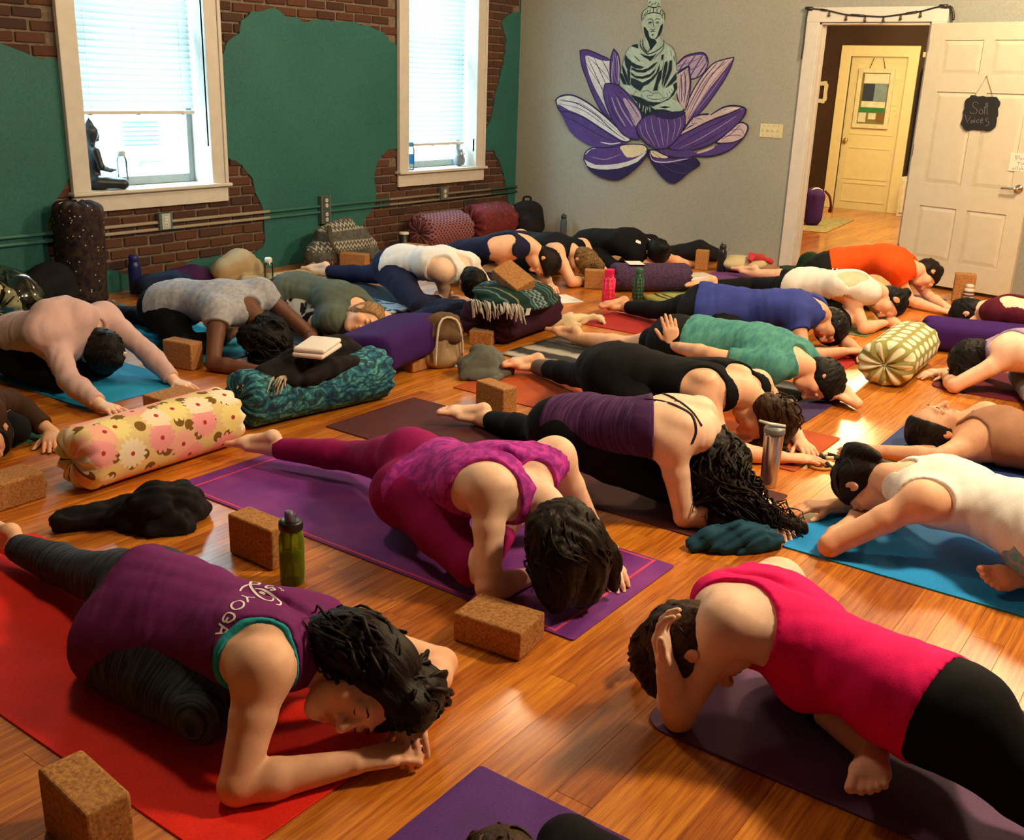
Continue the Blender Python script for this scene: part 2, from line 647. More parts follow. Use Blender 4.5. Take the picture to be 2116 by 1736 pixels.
class Person:
    def __init__(s, J, facing, o):
        s.o = o
        s.sc = sc = o.get('scale', 1.0)
        s.F = V(0, facing, 0) if np.isscalar(facing) else nrm(V(*facing))
        up = V(0, 0, 1)
        s.R = np.cross(s.F, up)
        J = {k: V(*v) for k, v in J.items()}
        s.J = J
        w = o.get('w', 1.0) * sc
        if 'pel' not in J: J['pel'] = J['chest'] - s.F * .31 * sc + up * (.2 - J['chest'][2])
        # shoulders
        st = nrm(J['neck'] - J['chest'])
        if 'shr' in J and 'shl' in J:
            mid = (J['shr'] + J['shl']) / 2
        elif 'shr' in J or 'shl' in J:
            sg, kk, ot = (1, 'shr', 'shl') if 'shr' in J else (-1, 'shl', 'shr')
            base = J['neck'] - st * 0.05 * sc
            d = J[kk] - base
            J[ot] = base - s.R * np.dot(d, s.R) + s.F * np.dot(d, s.F) + up * d[2]
        else:
            base = J['neck'] - st * 0.06 * sc
            J['shr'] = base + s.R * .17 * sc - up * .03
            J['shl'] = base - s.R * .17 * sc - up * .03
        # hips
        if 'hpr' not in J: J['hpr'] = J['pel'] + s.R * .085 * sc - up * .05
        if 'hpl' not in J: J['hpl'] = J['pel'] - s.R * .085 * sc - up * .05
        # arms
        for c, sg in (('r', 1), ('l', -1)):
            if 'el' + c not in J:
                J['el' + c] = J['sh' + c] + s.F * .2 * sc + s.R * sg * .05 + up * (0.045 - J['sh' + c][2]) * .95
            if 'wr' + c not in J:
                J['wr' + c] = J['el' + c] + s.F * .16 * sc - s.R * sg * .15 * sc + up * (0.035 - J['el' + c][2])
        pose = o.get('pose', 'pigeon')
        if pose == 'pigeon':
            if 'knr' not in J: J['knr'] = J['hpr'] + s.F * .36 * sc + s.R * .10 * sc + up * (.075 - J['hpr'][2])
            if 'anr' not in J: J['anr'] = J['knr'] - s.R * .34 * sc - s.F * .12 * sc + up * (.045 - J['knr'][2])
            if 'knl' not in J: J['knl'] = J['hpl'] - s.F * .38 * sc + up * (.07 - J['hpl'][2])
            if 'anl' not in J: J['anl'] = J['knl'] - s.F * .37 * sc + up * (.055 - J['knl'][2])
        elif pose == 'child':
            for c, sg in (('r', 1), ('l', -1)):
                if 'kn' + c not in J: J['kn' + c] = J['hp' + c] + s.F * .33 * sc + s.R * sg * .16 * sc + up * (.075 - J['hp' + c][2])
                if 'an' + c not in J: J['an' + c] = J['hp' + c] - s.F * .05 * sc - s.R * sg * .02 * sc + up * (.05 - J['hp' + c][2])
        elif pose == 'supine':
            for c, sg in (('r', 1), ('l', -1)):
                if 'kn' + c not in J: J['kn' + c] = J['hp' + c] - s.F * .42 * sc + up * (.07 - J['hp' + c][2])
                if 'an' + c not in J: J['an' + c] = J['kn' + c] - s.F * .40 * sc
        for c, sg in (('r', 1), ('l', -1)):
            if 'to' + c not in J:
                d = J['an' + c] - J['kn' + c]
                d[2] = 0
                J['to' + c] = J['an' + c] + nrm(d) * .19 * sc + up * (0.02 - J['an' + c][2])
        # head frame
        if 'crown' in o: s.hu = nrm(V(*o['crown']))
        else: s.hu = nrm(J['head'] - J['neck'])
        f = V(*o['gaze']) if 'gaze' in o else up * -.9 + s.F * .25
        s.hf = nrm(f - s.hu * np.dot(f, s.hu))
        s.hr = np.cross(s.hf, s.hu)
        s.hs = sc * o.get('head', 1.0)
        s.P = {}
        s.torso(w)
        s.limbs()
        s.head()

    def torso(s, w):
        J, sc = s.J, s.sc
        pts = [J['pel'], J['chest'], J['neck']] if 'lum' not in J else [J['pel'], J['lum'], J['chest'], J['neck']]
        sp = crom(pts, 25)
        L = np.linalg.norm(np.diff(sp, axis=0), axis=1)
        arc = np.concatenate([[0], np.cumsum(L)]) / L.sum()
        s.spine_len = L.sum()
        t0 = nrm(sp[1] - sp[0])
        lat0 = nrm(J['hpr'] - J['hpl'])
        lat1 = nrm(J['shr'] - J['shl'])
        dp = s.o.get('dp', 1.0) * sc
        pos, rad, lat = [], [], []
        belly = s.o.get('belly', 0.0)
        for u, ww, dd in PROF:
            if u < 0: p = sp[0] + t0 * u * s.spine_len
            else: p = np.array([np.interp(u, arc, sp[:, i]) for i in range(3)])
            b = belly * math.exp(-((u - .3) / .25) ** 2)
            pos.append(p)
            rad.append(((ww + b) * w, (dd + b) * dp))
            lat.append(nrm(lat0 * (1 - max(u, 0)) + lat1 * max(u, 0)))
        s.tpos = np.array(pos)
        s.tu = np.array([p[0] for p in PROF])
        s.lat = lat
        T = [seg(pos[i], pos[i + 1], rad[i], rad[i + 1], nrm(lat[i] + lat[i + 1]), .012 * sc) for i in range(len(pos) - 1)]
        back0 = nrm(np.cross(lat0, t0))
        tn = nrm(J['neck'] - J['chest'])
        s.back1 = back1 = nrm(np.cross(lat1, tn))
        s.tn = tn
        s.lat1 = lat1
        s.lato = nrm(lat1 - tn * np.dot(lat1, tn))
        s.backo = np.cross(s.lato, tn)
        H = []
        bt = s.o.get('butt', 1.0) * sc
        for c, sg in (('r', 1), ('l', -1)):
            H.append(sph(J['hp' + c] + back0 * .03 * bt - t0 * .03 * bt, .100 * bt, .05 * sc))
        s.P['hips'] = H
        sh = []
        for c, sg in (('r', 1), ('l', -1)):
            shp = J['sh' + c]
            sh.append(sph(shp, .054 * sc, .05 * sc))
            sh.append(seg(J['neck'] - tn * .01, shp, .046 * sc, .044 * sc, None, .045 * sc))
            sh.append(seg(J['chest'] + lat1 * sg * .085 * w + back1 * .012, shp - tn * .02, .058 * sc, .048 * sc, None, .05 * sc))
            if s.o.get('scap'):
                cpt = J['neck'] * .52 + J['chest'] * .48 + lat1 * sg * .088 * w + back1 * .066 * dp
                sh.append(ell(cpt, [nrm(lat1 - tn * .3 * sg), nrm(np.cross(back1, lat1)), back1], (.048 * sc, .085 * sc, .026 * sc), .04 * sc))
        if s.o.get('scap'):
            a, b = J['chest'] + back1 * .125 * dp, J['neck'] + back1 * .075 * dp
            sh.append(seg(a + back1 * .006, b + back1 * .006, .020, .016, None, -.03))
        if s.o.get('bust'):
            for sg in (1, -1):
                sh.append(sph(J['chest'] + lat1 * sg * .065 * w - back1 * .070 * dp - tn * .05, .060 * sc, .05 * sc))
        s.P['torso'] = T
        s.P['shoulder'] = sh

    def limbs(s):
        J, sc = s.J, s.sc * s.o.get('limb', 1.0)
        for c in 'rl':
            a, b, w_ = J['sh' + c], J['el' + c], J['wr' + c]
            s.P['upper_' + c] = chain([a, a * .6 + b * .4, b], [.052 * sc, .047 * sc, .038 * sc], None, .012)
            s.P['fore_' + c] = chain([b, b * .7 + w_ * .3, w_ * .97 + b * .03], [.039 * sc, .042 * sc, .0265 * sc], None, .014)
            a, b, w_ = J['hp' + c], J['kn' + c], J['an' + c]
            tl = s.o.get('thigh', 1.0) * sc
            s.P['thigh_' + c] = chain([a, a * .5 + b * .5, b], [.092 * tl, .080 * tl, .056 * sc], None, .02)
            s.P['shin_' + c] = chain([b, b * .68 + w_ * .32, w_], [.053 * sc, .054 * sc, .034 * sc], None, .014)
            s.P['hand_' + c] = s.hand(c)
            s.P['foot_' + c] = s.foot(c)

    def hand(s, c):
        o, J, sc = s.o, s.J, s.sc * s.o.get('hand', .97)
        hd = o.get('hands', {}).get(c, {})
        w = J['wr' + c]
        fd = w - J['el' + c]
        d = nrm(V(*hd['d'])) if 'd' in hd else nrm(V(fd[0], fd[1], 0) + 1e-6)
        n = V(*hd.get('n', (0, 0, 1)))
        n = nrm(n - d * np.dot(n, d))
        sd = np.cross(n, d) * (1 if c == 'r' else -1)      # towards the thumb
        sd = -sd if False else sd
        # right hand, palm down, fingers forward: thumb points to the body's left
        curl = hd.get('curl', .25)
        spread = hd.get('spread', .06)
        pr = [seg(w, w + d * .086 * sc, (.030 * sc, .017 * sc), (.040 * sc, .014 * sc), sd, .02)]
        ln = (.95, 1.05, .98, .78)
        for i in range(4):
            off = (.029, .010, -.009, -.027)[i]
            kb = w + d * (.086, .090, .086, .078)[i] * sc + sd * off * sc + n * .002
            pr.append(seg(w + sd * off * .5 * sc, kb, .012 * sc, .0105 * sc, None, .012))
            ang = hd.get('bend0', .1)
            p = kb
            dd = nrm(d + sd * spread * (1.5 - i))
            for j, (L, r0, r1) in enumerate(((.041, .0094, .0085), (.025, .0085, .0078), (.021, .0078, .0062))):
                ang += curl * (.6, 1.0, .7)[j]
                v = dd * cos(ang) - n * sin(ang)
                q = p + v * L * ln[i] * sc
                pr.append(seg(p, q, r0 * sc, r1 * sc, None, .003))
                p = q
        tb = w + d * .028 * sc + sd * .024 * sc - n * .006 * sc
        to = hd.get('thumb', .8)
        v1 = nrm(sd * to + d * .75 - n * .25)
        v2 = nrm(sd * to * .55 + d * .95 - n * .2)
        p1 = tb + v1 * .040 * sc
        p2 = p1 + v2 * .032 * sc
        p3 = p2 + v2 * .024 * sc
        pr += [seg(tb, p1, .0145 * sc, .0108 * sc, None, .014), seg(p1, p2, .0105 * sc, .0095 * sc, None, .003), seg(p2, p3, .0098 * sc, .0075 * sc, None, .003)]
        return pr

    def foot(s, c):
        o, J, sc = s.o, s.J, s.sc * .96
        a = J['an' + c]
        d = nrm(J['to' + c] - a)
        ft = o.get('feet', {}).get(c, {})
        n = V(*ft['n']) if 'n' in ft else V(0, 0, 1)       # direction the sole faces
        n = nrm(n - d * np.dot(n, d))
        sd = np.cross(d, n) * (1 if c == 'r' else -1)       # towards the big toe
        A = lambda x, y, z: a + (d * x + sd * y + n * z) * sc
        pr = [ell(A(-.028, 0, .034), [d, sd, n], (.034 * sc, .030 * sc, .036 * sc), .03),
              seg(A(0, 0, .0), A(.10, .004, .022), (.031 * sc, .030 * sc), (.037 * sc, .022 * sc), sd, .025),
              seg(A(-.02, 0, .048), A(.11, -.012, .048), (.027 * sc, .020 * sc), (.032 * sc, .016 * sc), sd, .022),
              ell(A(.125, .018, .046), [d, sd, n], (.034 * sc, .026 * sc, .021 * sc), .02),
              ell(A(.118, -.02, .046), [d, sd, n], (.036 * sc, .024 * sc, .018 * sc), .02)]
        for i, (y, x0, L, r) in enumerate(((.030, .148, .038, .0135), (.009, .150, .036, .0098), (-.008, .144, .033, .0092), (-.022, .134, .030, .0086), (-.035, .122, .027, .0084))):
            p, q = A(x0, y, .047), A(x0 + L, y * 1.06, .053)
            pr.append(seg(p, q, r * .92 * sc, r * sc, None, .006))
        return pr

    def head(s):
        c, r, f, u, k = s.J['head'], s.hr, s.hf, s.hu, s.hs
        R3 = [r, f, u]
        A = lambda x, y, z: c + (r * x + f * y + u * z) * k
        E = lambda p, q, kk: ell(p, R3, tuple(v * k for v in q), kk * k)
        pr = [E(A(0, -.012, .025), (.074, .094, .088), .02), E(A(0, .030, -.045), (.055, .063, .072), .03), E(A(0, .068, -.098), (.022, .020, .018), .03),
              E(A(.044, .050, -.03), (.022, .03, .025), .02), E(A(-.044, .050, -.03), (.022, .03, .025), .02),
              E(A(0, .080, .034), (.046, .014, .010), .018)]
        for sg in (1, -1):
            pr.append(E(A(.032 * sg, .102, .010), (.019, .016, .013), -.014))
            pr.append(E(A(.032 * sg, .077, .008), (.0165, .0145, .0125), .004))
            pr.append(E(A(.078 * sg, -.012, -.008), (.009, .019, .031), .006))
            pr.append(E(A(.088 * sg, -.004, -.002), (.006, .009, .016), -.006))
        pr += [seg(A(0, .088, .018), A(0, .113, -.026), .0075 * k, .0125 * k, None, .012 * k),
               E(A(.013, .099, -.031), (.009, .012, .008), .006), E(A(-.013, .099, -.031), (.009, .012, .008), .006),
               E(A(0, .088, -.056), (.023, .013, .0075), .006), E(A(0, .086, -.070), (.019, .012, .0085), .006),
               E(A(0, .103, -.063), (.022, .008, .0022), -.003)]
        s.P['headp'] = pr
        nb = s.J['neck'] - s.tn * .03
        s.P['neck'] = chain([nb, s.J['neck'] * .5 + A(0, -.03, -.07) * .5, A(0, -.022, -.05)], [.062 * s.sc, .052 * s.sc, .054 * k], None, .03)

    # -------------------------------------------------------------- evaluation
    ALL = ['torso', 'hips', 'shoulder', 'thigh_r', 'thigh_l', 'shin_r', 'shin_l', 'upper_r', 'upper_l', 'fore_r', 'fore_l', 'neck', 'headp', 'hand_r', 'hand_l', 'foot_r', 'foot_l']
    KJ = dict(thigh_r=.05, thigh_l=.05, shin_r=.02, shin_l=.02, upper_r=.04, upper_l=.04, fore_r=.012, fore_l=.012, neck=.03, headp=.012, hand_r=.012, hand_l=.012, foot_r=.012, foot_l=.012)

    def field(s, v, tags, infl=0.0):
        """smooth union of the named groups; each group is evaluated on its own first so its carving stays local"""
        for t in tags:
            prs = s.P[t]
            lo, hi = prim_bounds(prs, infl + .06)
            sl, X, Y, Z = v.box(lo, hi)
            if v.D[sl].size == 0: continue
            sub = Vol.__new__(Vol)
            sub.h, sub.lo = v.h, np.array([v.ax[i][sl[i]][0] for i in range(3)], float)
            sub.ax = [v.ax[i][sl[i]] for i in range(3)]
            sub.n = np.array([len(a) for a in sub.ax])
            if t in ('shoulder', 'hips'):
                sub.D = v.D[sl].copy()
                for p in prs: sub.add(p, infl)
                v.D[sl] = sub.D
            else:
                sub.D = np.full(tuple(sub.n), 1.0, f32)
                for p in prs: sub.add(p, infl)
                v.D[sl] = smin(v.D[sl], sub.D, f32(s.KJ.get(t, .02)))
        return v

    def spine_s(s, X, Y, Z):
        """spine fraction and lateral offset of points"""
        best = None
        for i in range(len(s.tpos) - 1):
            a, b = s.tpos[i], s.tpos[i + 1]
            ab = b - a
            L2 = ab @ ab
            dx, dy, dz = X - f32(a[0]), Y - f32(a[1]), Z - f32(a[2])
            t = (dx * f32(ab[0]) + dy * f32(ab[1]) + dz * f32(ab[2])) / f32(L2)
            lo_, hi_ = (-9 if i == 0 else 0), (9 if i == len(s.tpos) - 2 else 1)
            tc = np.clip(t, lo_, hi_)
            q = (dx - tc * f32(ab[0])) ** 2 + (dy - tc * f32(ab[1])) ** 2 + (dz - tc * f32(ab[2])) ** 2
            sv = f32(s.tu[i]) + tc * f32(s.tu[i + 1] - s.tu[i])
            if best is None: best, out = q, sv + 0 * q
            else:
                m = q < best
                out = np.where(m, sv, out)
                best = np.minimum(best, q)
        return out

    def body(s):
        o = s.o
        h = o.get('h', .008)
        fine = [t for t in ('hand_r', 'hand_l', 'foot_r', 'foot_l', 'headp') if h > .0055]
        tags = [t for t in s.ALL if t not in o.get('omit', ())]
        main = [t for t in tags if t not in fine or t not in ('hand_r', 'hand_l', 'foot_r', 'foot_l', 'headp')]
        allp = [p for t in main for p in s.P[t]]
        lo, hi = prim_bounds(allp, .02)
        v = Vol(lo, hi, h)
        s.field(v, main)
        vs, fs = v.mesh()
        VS, FS, n = [vs], [fs], len(vs)
        for t in fine:
            if t not in tags: continue
            hh = o.get('hfine', .0042 if t != 'headp' else min(h, .0055))
            join = {'hand_r': 'fore_r', 'hand_l': 'fore_l', 'foot_r': 'shin_r', 'foot_l': 'shin_l', 'headp': 'neck'}[t]
            lo, hi = prim_bounds(s.P[t], .012)
            v2 = Vol(lo, hi, hh)
            s.field(v2, [join, t], .0006)
            a, b = v2.mesh()
            VS.append(a)
            FS.append(b + n)
            n += len(a)
        vs, fs = np.concatenate(VS), np.concatenate(FS)
        floor = o.get('floor', .003)
        vs[:, 2] = np.maximum(vs[:, 2], floor)
        # redder lips, nose, cheeks, knuckles, toes
        tint = np.zeros(len(vs), f32)
        A = lambda x, y, z: s.J['head'] + (s.hr * x + s.hf * y + s.hu * z) * s.hs
        for p, r, a in [(A(0, .098, -.057), .016, .9), (A(.012, .095, -.058), .012, .9), (A(-.012, .095, -.058), .012, .9), (A(0, .095, -.069), .013, .9), (A(0, .115, -.025), .02, .35),
                        (A(.045, .07, -.03), .03, .3), (A(-.045, .07, -.03), .03, .3), (s.J['elr'], .05, .35), (s.J['ell'], .05, .35), (s.J['tor'], .09, .5), (s.J['tol'], .09, .5), (A(.08, -.01, -.005), .03, .35), (A(-.08, -.01, -.005), .03, .35)]:
            d = np.linalg.norm(vs - p, axis=1)
            tint = np.maximum(tint, a * np.clip(1.4 - d / r, 0, 1))
        for t in ('hand_r', 'hand_l'):
            for p in s.P[t]:
                if p[0] == 'seg' and np.isscalar(p[3]) and p[3] < .0099 * s.sc:
                    d = np.linalg.norm(vs - p[1], axis=1)
                    tint = np.maximum(tint, .45 * np.clip(1.3 - d / .013, 0, 1))
        return vs, fs, tint

    def folds(s, D, X, Y, Z, g):
        wr = g.get('wr', .0015)
        if not wr: return D
        st = g.get('stretch', s.lat1)     # folds are drawn out across the body
        pr = (X * f32(st[0]) + Y * f32(st[1]) + Z * f32(st[2])) * f32(.6)
        return D + f32(wr) * wnoise(X - pr * f32(st[0]), Y - pr * f32(st[1]), Z - pr * f32(st[2]), g.get('wf', 26), g.get('seed', 1), 5, True).astype(f32)

    def garment(s, g):
        """g: dict(kind, mat, off, hem, neck, scoop, arm, sleeve, waist, cuff, wr)"""
        o = s.o
        h = g.get('h', max(.0062, o.get('h', .008) * .95))
        off = g.get('off', .007)
        kind = g['kind']
        J = s.J
        if kind in ('tank', 'tee'):
            tt = ['torso', 'hips', 'shoulder']
            arms = []
            fr = g.get('sleeve', .6)
            if kind == 'tee': arms = ['upper_r', 'upper_l'] + (['fore_r', 'fore_l'] if fr > 1 else [])
            lo, hi = prim_bounds([p for t in tt + arms for p in s.P[t]], off + .03)
            v = Vol(lo, hi, h)
            s.field(v, tt + arms, off)
            X, Y, Z = v.full()
            SS = s.spine_s(X, Y, Z)
            Ls = f32(s.spine_len)
            D = v.D = s.folds(v.D, X, Y, Z, g)
            hem = (f32(g.get('hem', -.12)) - SS) * Ls
            if arms:     # the spine cuts do not reach the sleeves
                v.D = np.full(D.shape, 1.0, f32)
                s.field(v, arms, off)
                hem = np.minimum(hem, v.D - f32(.03))
            D = np.maximum(D, hem)
            if 'neck' in g: D = np.maximum(D, (SS - f32(g['neck'])) * Ls)
            if 'scoop' in g or kind == 'tee':
                rl, rt, rd, ot = g.get('scoop', (.072, .065, .3, .035))
                c = J['neck'] + s.tn * ot
                D = np.maximum(D, -d_ell(X, Y, Z, c, [s.lato, s.tn, s.backo], (rl, rt, rd)))
            if 'arm' in g:
                for c, sg in (('r', 1), ('l', -1)):
                    rl, rt, rd, ol, ot = g.get('arm_' + c, g['arm'])
                    cc = J['sh' + c] + s.lato * sg * ol + s.tn * ot
                    D = np.maximum(D, -d_ell(X, Y, Z, cc, [s.lato, s.tn, s.backo], (rl, rt, rd)))
            if arms:
                for c in 'rl':
                    a, b, e = J['sh' + c], J['el' + c], J['wr' + c]
                    p0, p1, q, nm = (a, b, fr, 'upper_') if fr <= 1 else (b, e, fr - 1, 'fore_')
                    v.D = np.full(D.shape, 1.0, f32)
                    s.field(v, [nm + c], off)
                    ax = nrm(p1 - p0)
                    cut = (X - f32(p0[0])) * f32(ax[0]) + (Y - f32(p0[1])) * f32(ax[1]) + (Z - f32(p0[2])) * f32(ax[2]) - f32(q * np.linalg.norm(p1 - p0))
                    D = np.maximum(D, np.minimum(cut, f32(.02) - v.D))
            v.D = D
        elif kind == 'sock':
            c = g['legs']
            lo, hi = prim_bounds(s.P['shin_' + c], off + .03)
            v = Vol(lo, hi, h)
            X, Y, Z = v.full()
            s.field(v, ['shin_' + c], off)
            b, e = J['kn' + c], J['an' + c]
            ax, L = nrm(e - b), np.linalg.norm(e - b)
            w_ = (X - f32(b[0])) * f32(ax[0]) + (Y - f32(b[1])) * f32(ax[1]) + (Z - f32(b[2])) * f32(ax[2])
            v.D = np.maximum(v.D, np.maximum(w_ - f32(g['to'] * L), f32(g['from'] * L) - w_))
        else:   # leggings, shorts
            cuff = g.get('cuff', 1.9)
            lt = ['thigh_r', 'thigh_l'] + (['shin_r', 'shin_l'] if cuff > 1 else [])
            lo, hi = prim_bounds([p for t in ['torso', 'hips'] + lt for p in s.P[t]], off + .03)
            v = Vol(lo, hi, h)
            X, Y, Z = v.full()
            s.field(v, ['torso', 'hips', 'shoulder'] + lt, off)
            D = v.D = s.folds(v.D, X, Y, Z, g)
            keep = (s.spine_s(X, Y, Z) - f32(g.get('waist', .3))) * f32(s.spine_len)
            v.D = np.full(D.shape, 1.0, f32)
            s.field(v, lt, off)
            D = np.maximum(D, smin(keep, v.D - f32(.022), f32(.02)))
            for c in 'rl':
                a, b, e = J['hp' + c], J['kn' + c], J['an' + c]
                p0, p1, q = (a, b, cuff) if cuff <= 1 else (b, e, cuff - 1)
                ax, L = nrm(p1 - p0), np.linalg.norm(p1 - p0)
                cut = (X - f32(p0[0])) * f32(ax[0]) + (Y - f32(p0[1])) * f32(ax[1]) + (Z - f32(p0[2])) * f32(ax[2]) - f32(q * L)
                v.D = np.full(D.shape, 1.0, f32)
                s.field(v, ['thigh_' + c if cuff <= 1 else 'shin_' + c], off)
                D = np.maximum(D, np.minimum(cut, f32(.03) - v.D))
            v.D = D
        vs, fs = v.mesh()
        if len(vs) == 0: return None
        vs = relax(vs, fs, 1, .4)
        vs[:, 2] = np.maximum(vs[:, 2], o.get('floor', .003))
        return vs, fs

    def uv_attr(s, vs):
        x, y, z = [vs[:, i].astype(f32) for i in range(3)]
        ss = s.spine_s(x, y, z) * s.spine_len
        lt = (vs - s.tpos[4]) @ s.lat1
        return np.stack([ss, lt, np.zeros_like(ss)], 1)

    def leg_attr(s, vs):
        best = np.full(len(vs), 1e9)
        out = np.zeros((len(vs), 3))
        for c in 'rl':
            t0 = 0
            for a, b in (('hp', 'kn'), ('kn', 'an')):
                p, q = s.J[a + c], s.J[b + c]
                ab = q - p
                L = np.linalg.norm(ab)
                t = np.clip((vs - p) @ ab / L ** 2, -.3, 1)
                d = np.linalg.norm(vs - p - t[:, None] * ab, axis=1)
                m = d < best
                best[m] = d[m]
                out[m, 0] = t0 + t[m] * L
                out[m, 1] = (vs[m] - p)[:, 2]
                t0 += L
        return out

    def hair(s, hspec):
        k = s.hs
        c, r, f, u = s.J['head'], s.hr, s.hf, s.hu
        A = lambda x, y, z: c + (r * x + f * y + u * z) * k
        th = hspec.get('thick', .015)
        R3 = [r, f, u]
        capp = [ell(A(0, -.014, .026), R3, tuple((v + th) * k for v in (.074, .094, .088)), .02)]
        if hspec.get('nape', True): capp.append(ell(A(0, -.045, -.035), R3, (.062 * k, .052 * k, .062 * k), .03))
        ex = []
        for ch in hspec.get('chains', []):
            pts = [V(*p) for p in ch['pts']]
            if ch.get('local'): pts = [A(*p) for p in pts]
            rr = ch['r']
            pts2 = crom(pts, max(len(pts) * 3, 6)) if len(pts) > 2 else np.array(pts)
            rs = np.interp(np.linspace(0, 1, len(pts2)), np.linspace(0, 1, len(rr)), rr)
            ex.append((pts2, rs, ch))
        allp = capp + [q for p, rs, ch in ex if not ch.get('locks_only') for q in chain(list(p), list(rs), None, ch.get('k', .02))]
        lo, hi = prim_bounds(allp, .03)
        v = Vol(lo, hi, hspec.get('h', max(.006, s.o.get('h', .008) * .8)))
        for p in capp: v.add(p)
        X, Y, Z = v.full()
        # hairline: plane leaving the face free
        n = nrm(f * hspec.get('hl', (.9, -.55))[0] + u * hspec.get('hl', (.9, -.55))[1])
        pl = (X - f32(c[0])) * f32(n[0]) + (Y - f32(c[1])) * f32(n[1]) + (Z - f32(c[2])) * f32(n[2])
        v.D = smax(v.D, pl - f32(hspec.get('cut', .045) * k), f32(.008))
        for p in allp[len(capp):]: v.add(p)
        am = hspec.get('amp', .003)
        fl = nrm(V(*hspec['flow'])) if 'flow' in hspec else nrm(-f * .7 + u * .5)
        pr = X * f32(fl[0]) + Y * f32(fl[1]) + Z * f32(fl[2])
        Xs, Ys, Zs = X - f32(.85) * pr * f32(fl[0]), Y - f32(.85) * pr * f32(fl[1]), Z - f32(.85) * pr * f32(fl[2])
        v.D = v.D + f32(am) * wnoise(Xs, Ys, Zs, hspec.get('freq', 70), 2, 5, True).astype(f32)
        vs, fs = v.mesh()
        flow = vs - .88 * (vs @ fl)[:, None] * fl
        vs[:, 2] = np.maximum(vs[:, 2], s.o.get('floor', .003))
        VS, FS, FL, nv = [vs], [fs], [flow * 120], len(vs)
        rng = np.random.RandomState(hspec.get('seed', 5))
        for q in range(hspec.get('fuzz', 46)):      # loose strands lying on the cap, combed back
            d0 = nrm(rng.randn(3))
            if d0 @ V(0, hspec.get('hl', (.9, -.55))[0], hspec.get('hl', (.9, -.55))[1]) > .25: continue
            rad = V(.074, .094, .088) + th
            pp = []
            lf = nrm(V(rng.randn() * .25, -1, .35 + .2 * rng.randn()))
            for i in range(8):
                d1 = nrm(d0 + lf * (.10 * i) + rng.randn(3) * .012)
                p_ = V(0, -.014, .026) + d1 * rad * (1.0 + .03 * sin(pi * i / 7))
                pp.append(A(*p_))
            for p_ in pp: p_[2] = max(p_[2], s.o.get('floor', .003))
            w0 = hspec.get('fw', .004) * (.6 + .8 * rng.rand())
            mb = MB().tube(pp, [w0 * (.3 + .7 * sin(pi * (i + .5) / 8)) for i in range(8)], 5, False)
            VS.append(np.array(mb.v))
            FS.append(np.array(mb.f) + nv)
            FL.append(np.stack([np.full(len(mb.v), q * 3.1), np.full(len(mb.v), q * .7), np.tile(np.arange(5), 8) * 0.4], 1))
            nv += len(mb.v)
        for p, rs, ch in ex:
            nl = ch.get('locks', 0)
            if not nl: continue
            t = np.linspace(0, 1, len(p))
            tan = np.gradient(p, axis=0)
            for q in range(nl):
                a = rng.rand() * 2 * pi
                rad = (.75 + .5 * rng.rand())
                m = ch.get('n', 16)
                tt = np.linspace(0, 1, m) * (1 - .25 * rng.rand()) + .12 * rng.rand()
                tt = np.clip(tt, 0, 1.0)
                ph, fr, cu = rng.rand() * 6.28, ch.get('curlf', 3.0) * (.7 + .6 * rng.rand()), ch.get('curl', .006)
                pp, w0 = [], ch.get('w', .006) * (.7 + .7 * rng.rand())
                for x in tt:
                    ct = np.array([np.interp(x, t, p[:, i]) for i in range(3)])
                    tg = nrm([np.interp(x, t, tan[:, i]) for i in range(3)])
                    e1 = nrm(np.cross(tg, V(.3, .2, 1)))
                    e2 = np.cross(tg, e1)
                    R0 = np.interp(x, t, rs) * rad * (1 + ch.get('flare', 0) * x * rng.rand())
                    aa = a + .5 * x
                    pt = ct + R0 * (cos(aa) * e1 + sin(aa) * e2) + cu * (cos(ph + fr * 6.28 * x) * e1 + sin(ph + fr * 6.28 * x) * e2)
                    pt[2] = max(pt[2], s.o.get('floor', .003) + w0 * .6)
                    pp.append(pt)
                mb = MB().tube(pp, [w0 * (1 - .8 * (i / (m - 1)) ** 2) for i in range(m)], 5, False)
                VS.append(np.array(mb.v))
                FS.append(np.array(mb.f) + nv)
                FL.append(np.stack([np.full(len(mb.v), q * 3.1), np.full(len(mb.v), a), np.tile(np.arange(5), m) * 0.4], 1))
                nv += len(mb.v)
        return np.concatenate(VS), np.concatenate(FS), np.concatenate(FL)


PEOPLE = {}


def add_attr(me, name, arr):
    if arr.ndim == 1:
        me.attributes.new(name, 'FLOAT', 'POINT').data.foreach_set('value', arr.astype(f32))
    else:
        me.attributes.new(name, 'FLOAT_VECTOR', 'POINT').data.foreach_set('vector', arr.astype(f32).ravel())


def person(key, label, J, facing, skin_kind, garments=(), hair=None, group='people on the mats', **o):
    t0 = time.time()
    P = Person(J, facing, o)
    org = V(P.J['pel'][0], P.J['pel'][1], 0)
    root = empty('person', org, 0, label, 'person', group)
    vs, fs, tint = P.body()
    me = np_mesh('body', vs - org, fs)
    add_attr(me, 'tint', tint)
    link_mesh('body', me, skin(skin_kind), root)
    tris = len(fs)
    for g in garments:
        r = P.garment(g)
        if r is None: continue
        gv, gf = r
        me = np_mesh(g.get('name', 'top'), gv - org, gf)
        add_attr(me, 'suv', P.uv_attr(gv) if g['kind'] in ('tank', 'tee') else P.leg_attr(gv))
        go = link_mesh(g.get('name', 'top'), me, g['mat'], root)
        if g.get('label'): go['label'] = g['label']
        tris += len(gf)
        P.last = go
    if hair:
        hv, hf_, fl = P.hair(hair)
        me = np_mesh('hair', hv - org, hf_)
        add_attr(me, 'flow', fl)
        link_mesh('hair', me, hair['mat'], root)
        tris += len(hf_)
    P.root, P.org = root, org
    PEOPLE[key] = P
    print('person %s: %.1fs, %d quads' % (key, time.time() - t0, tris))
    return P
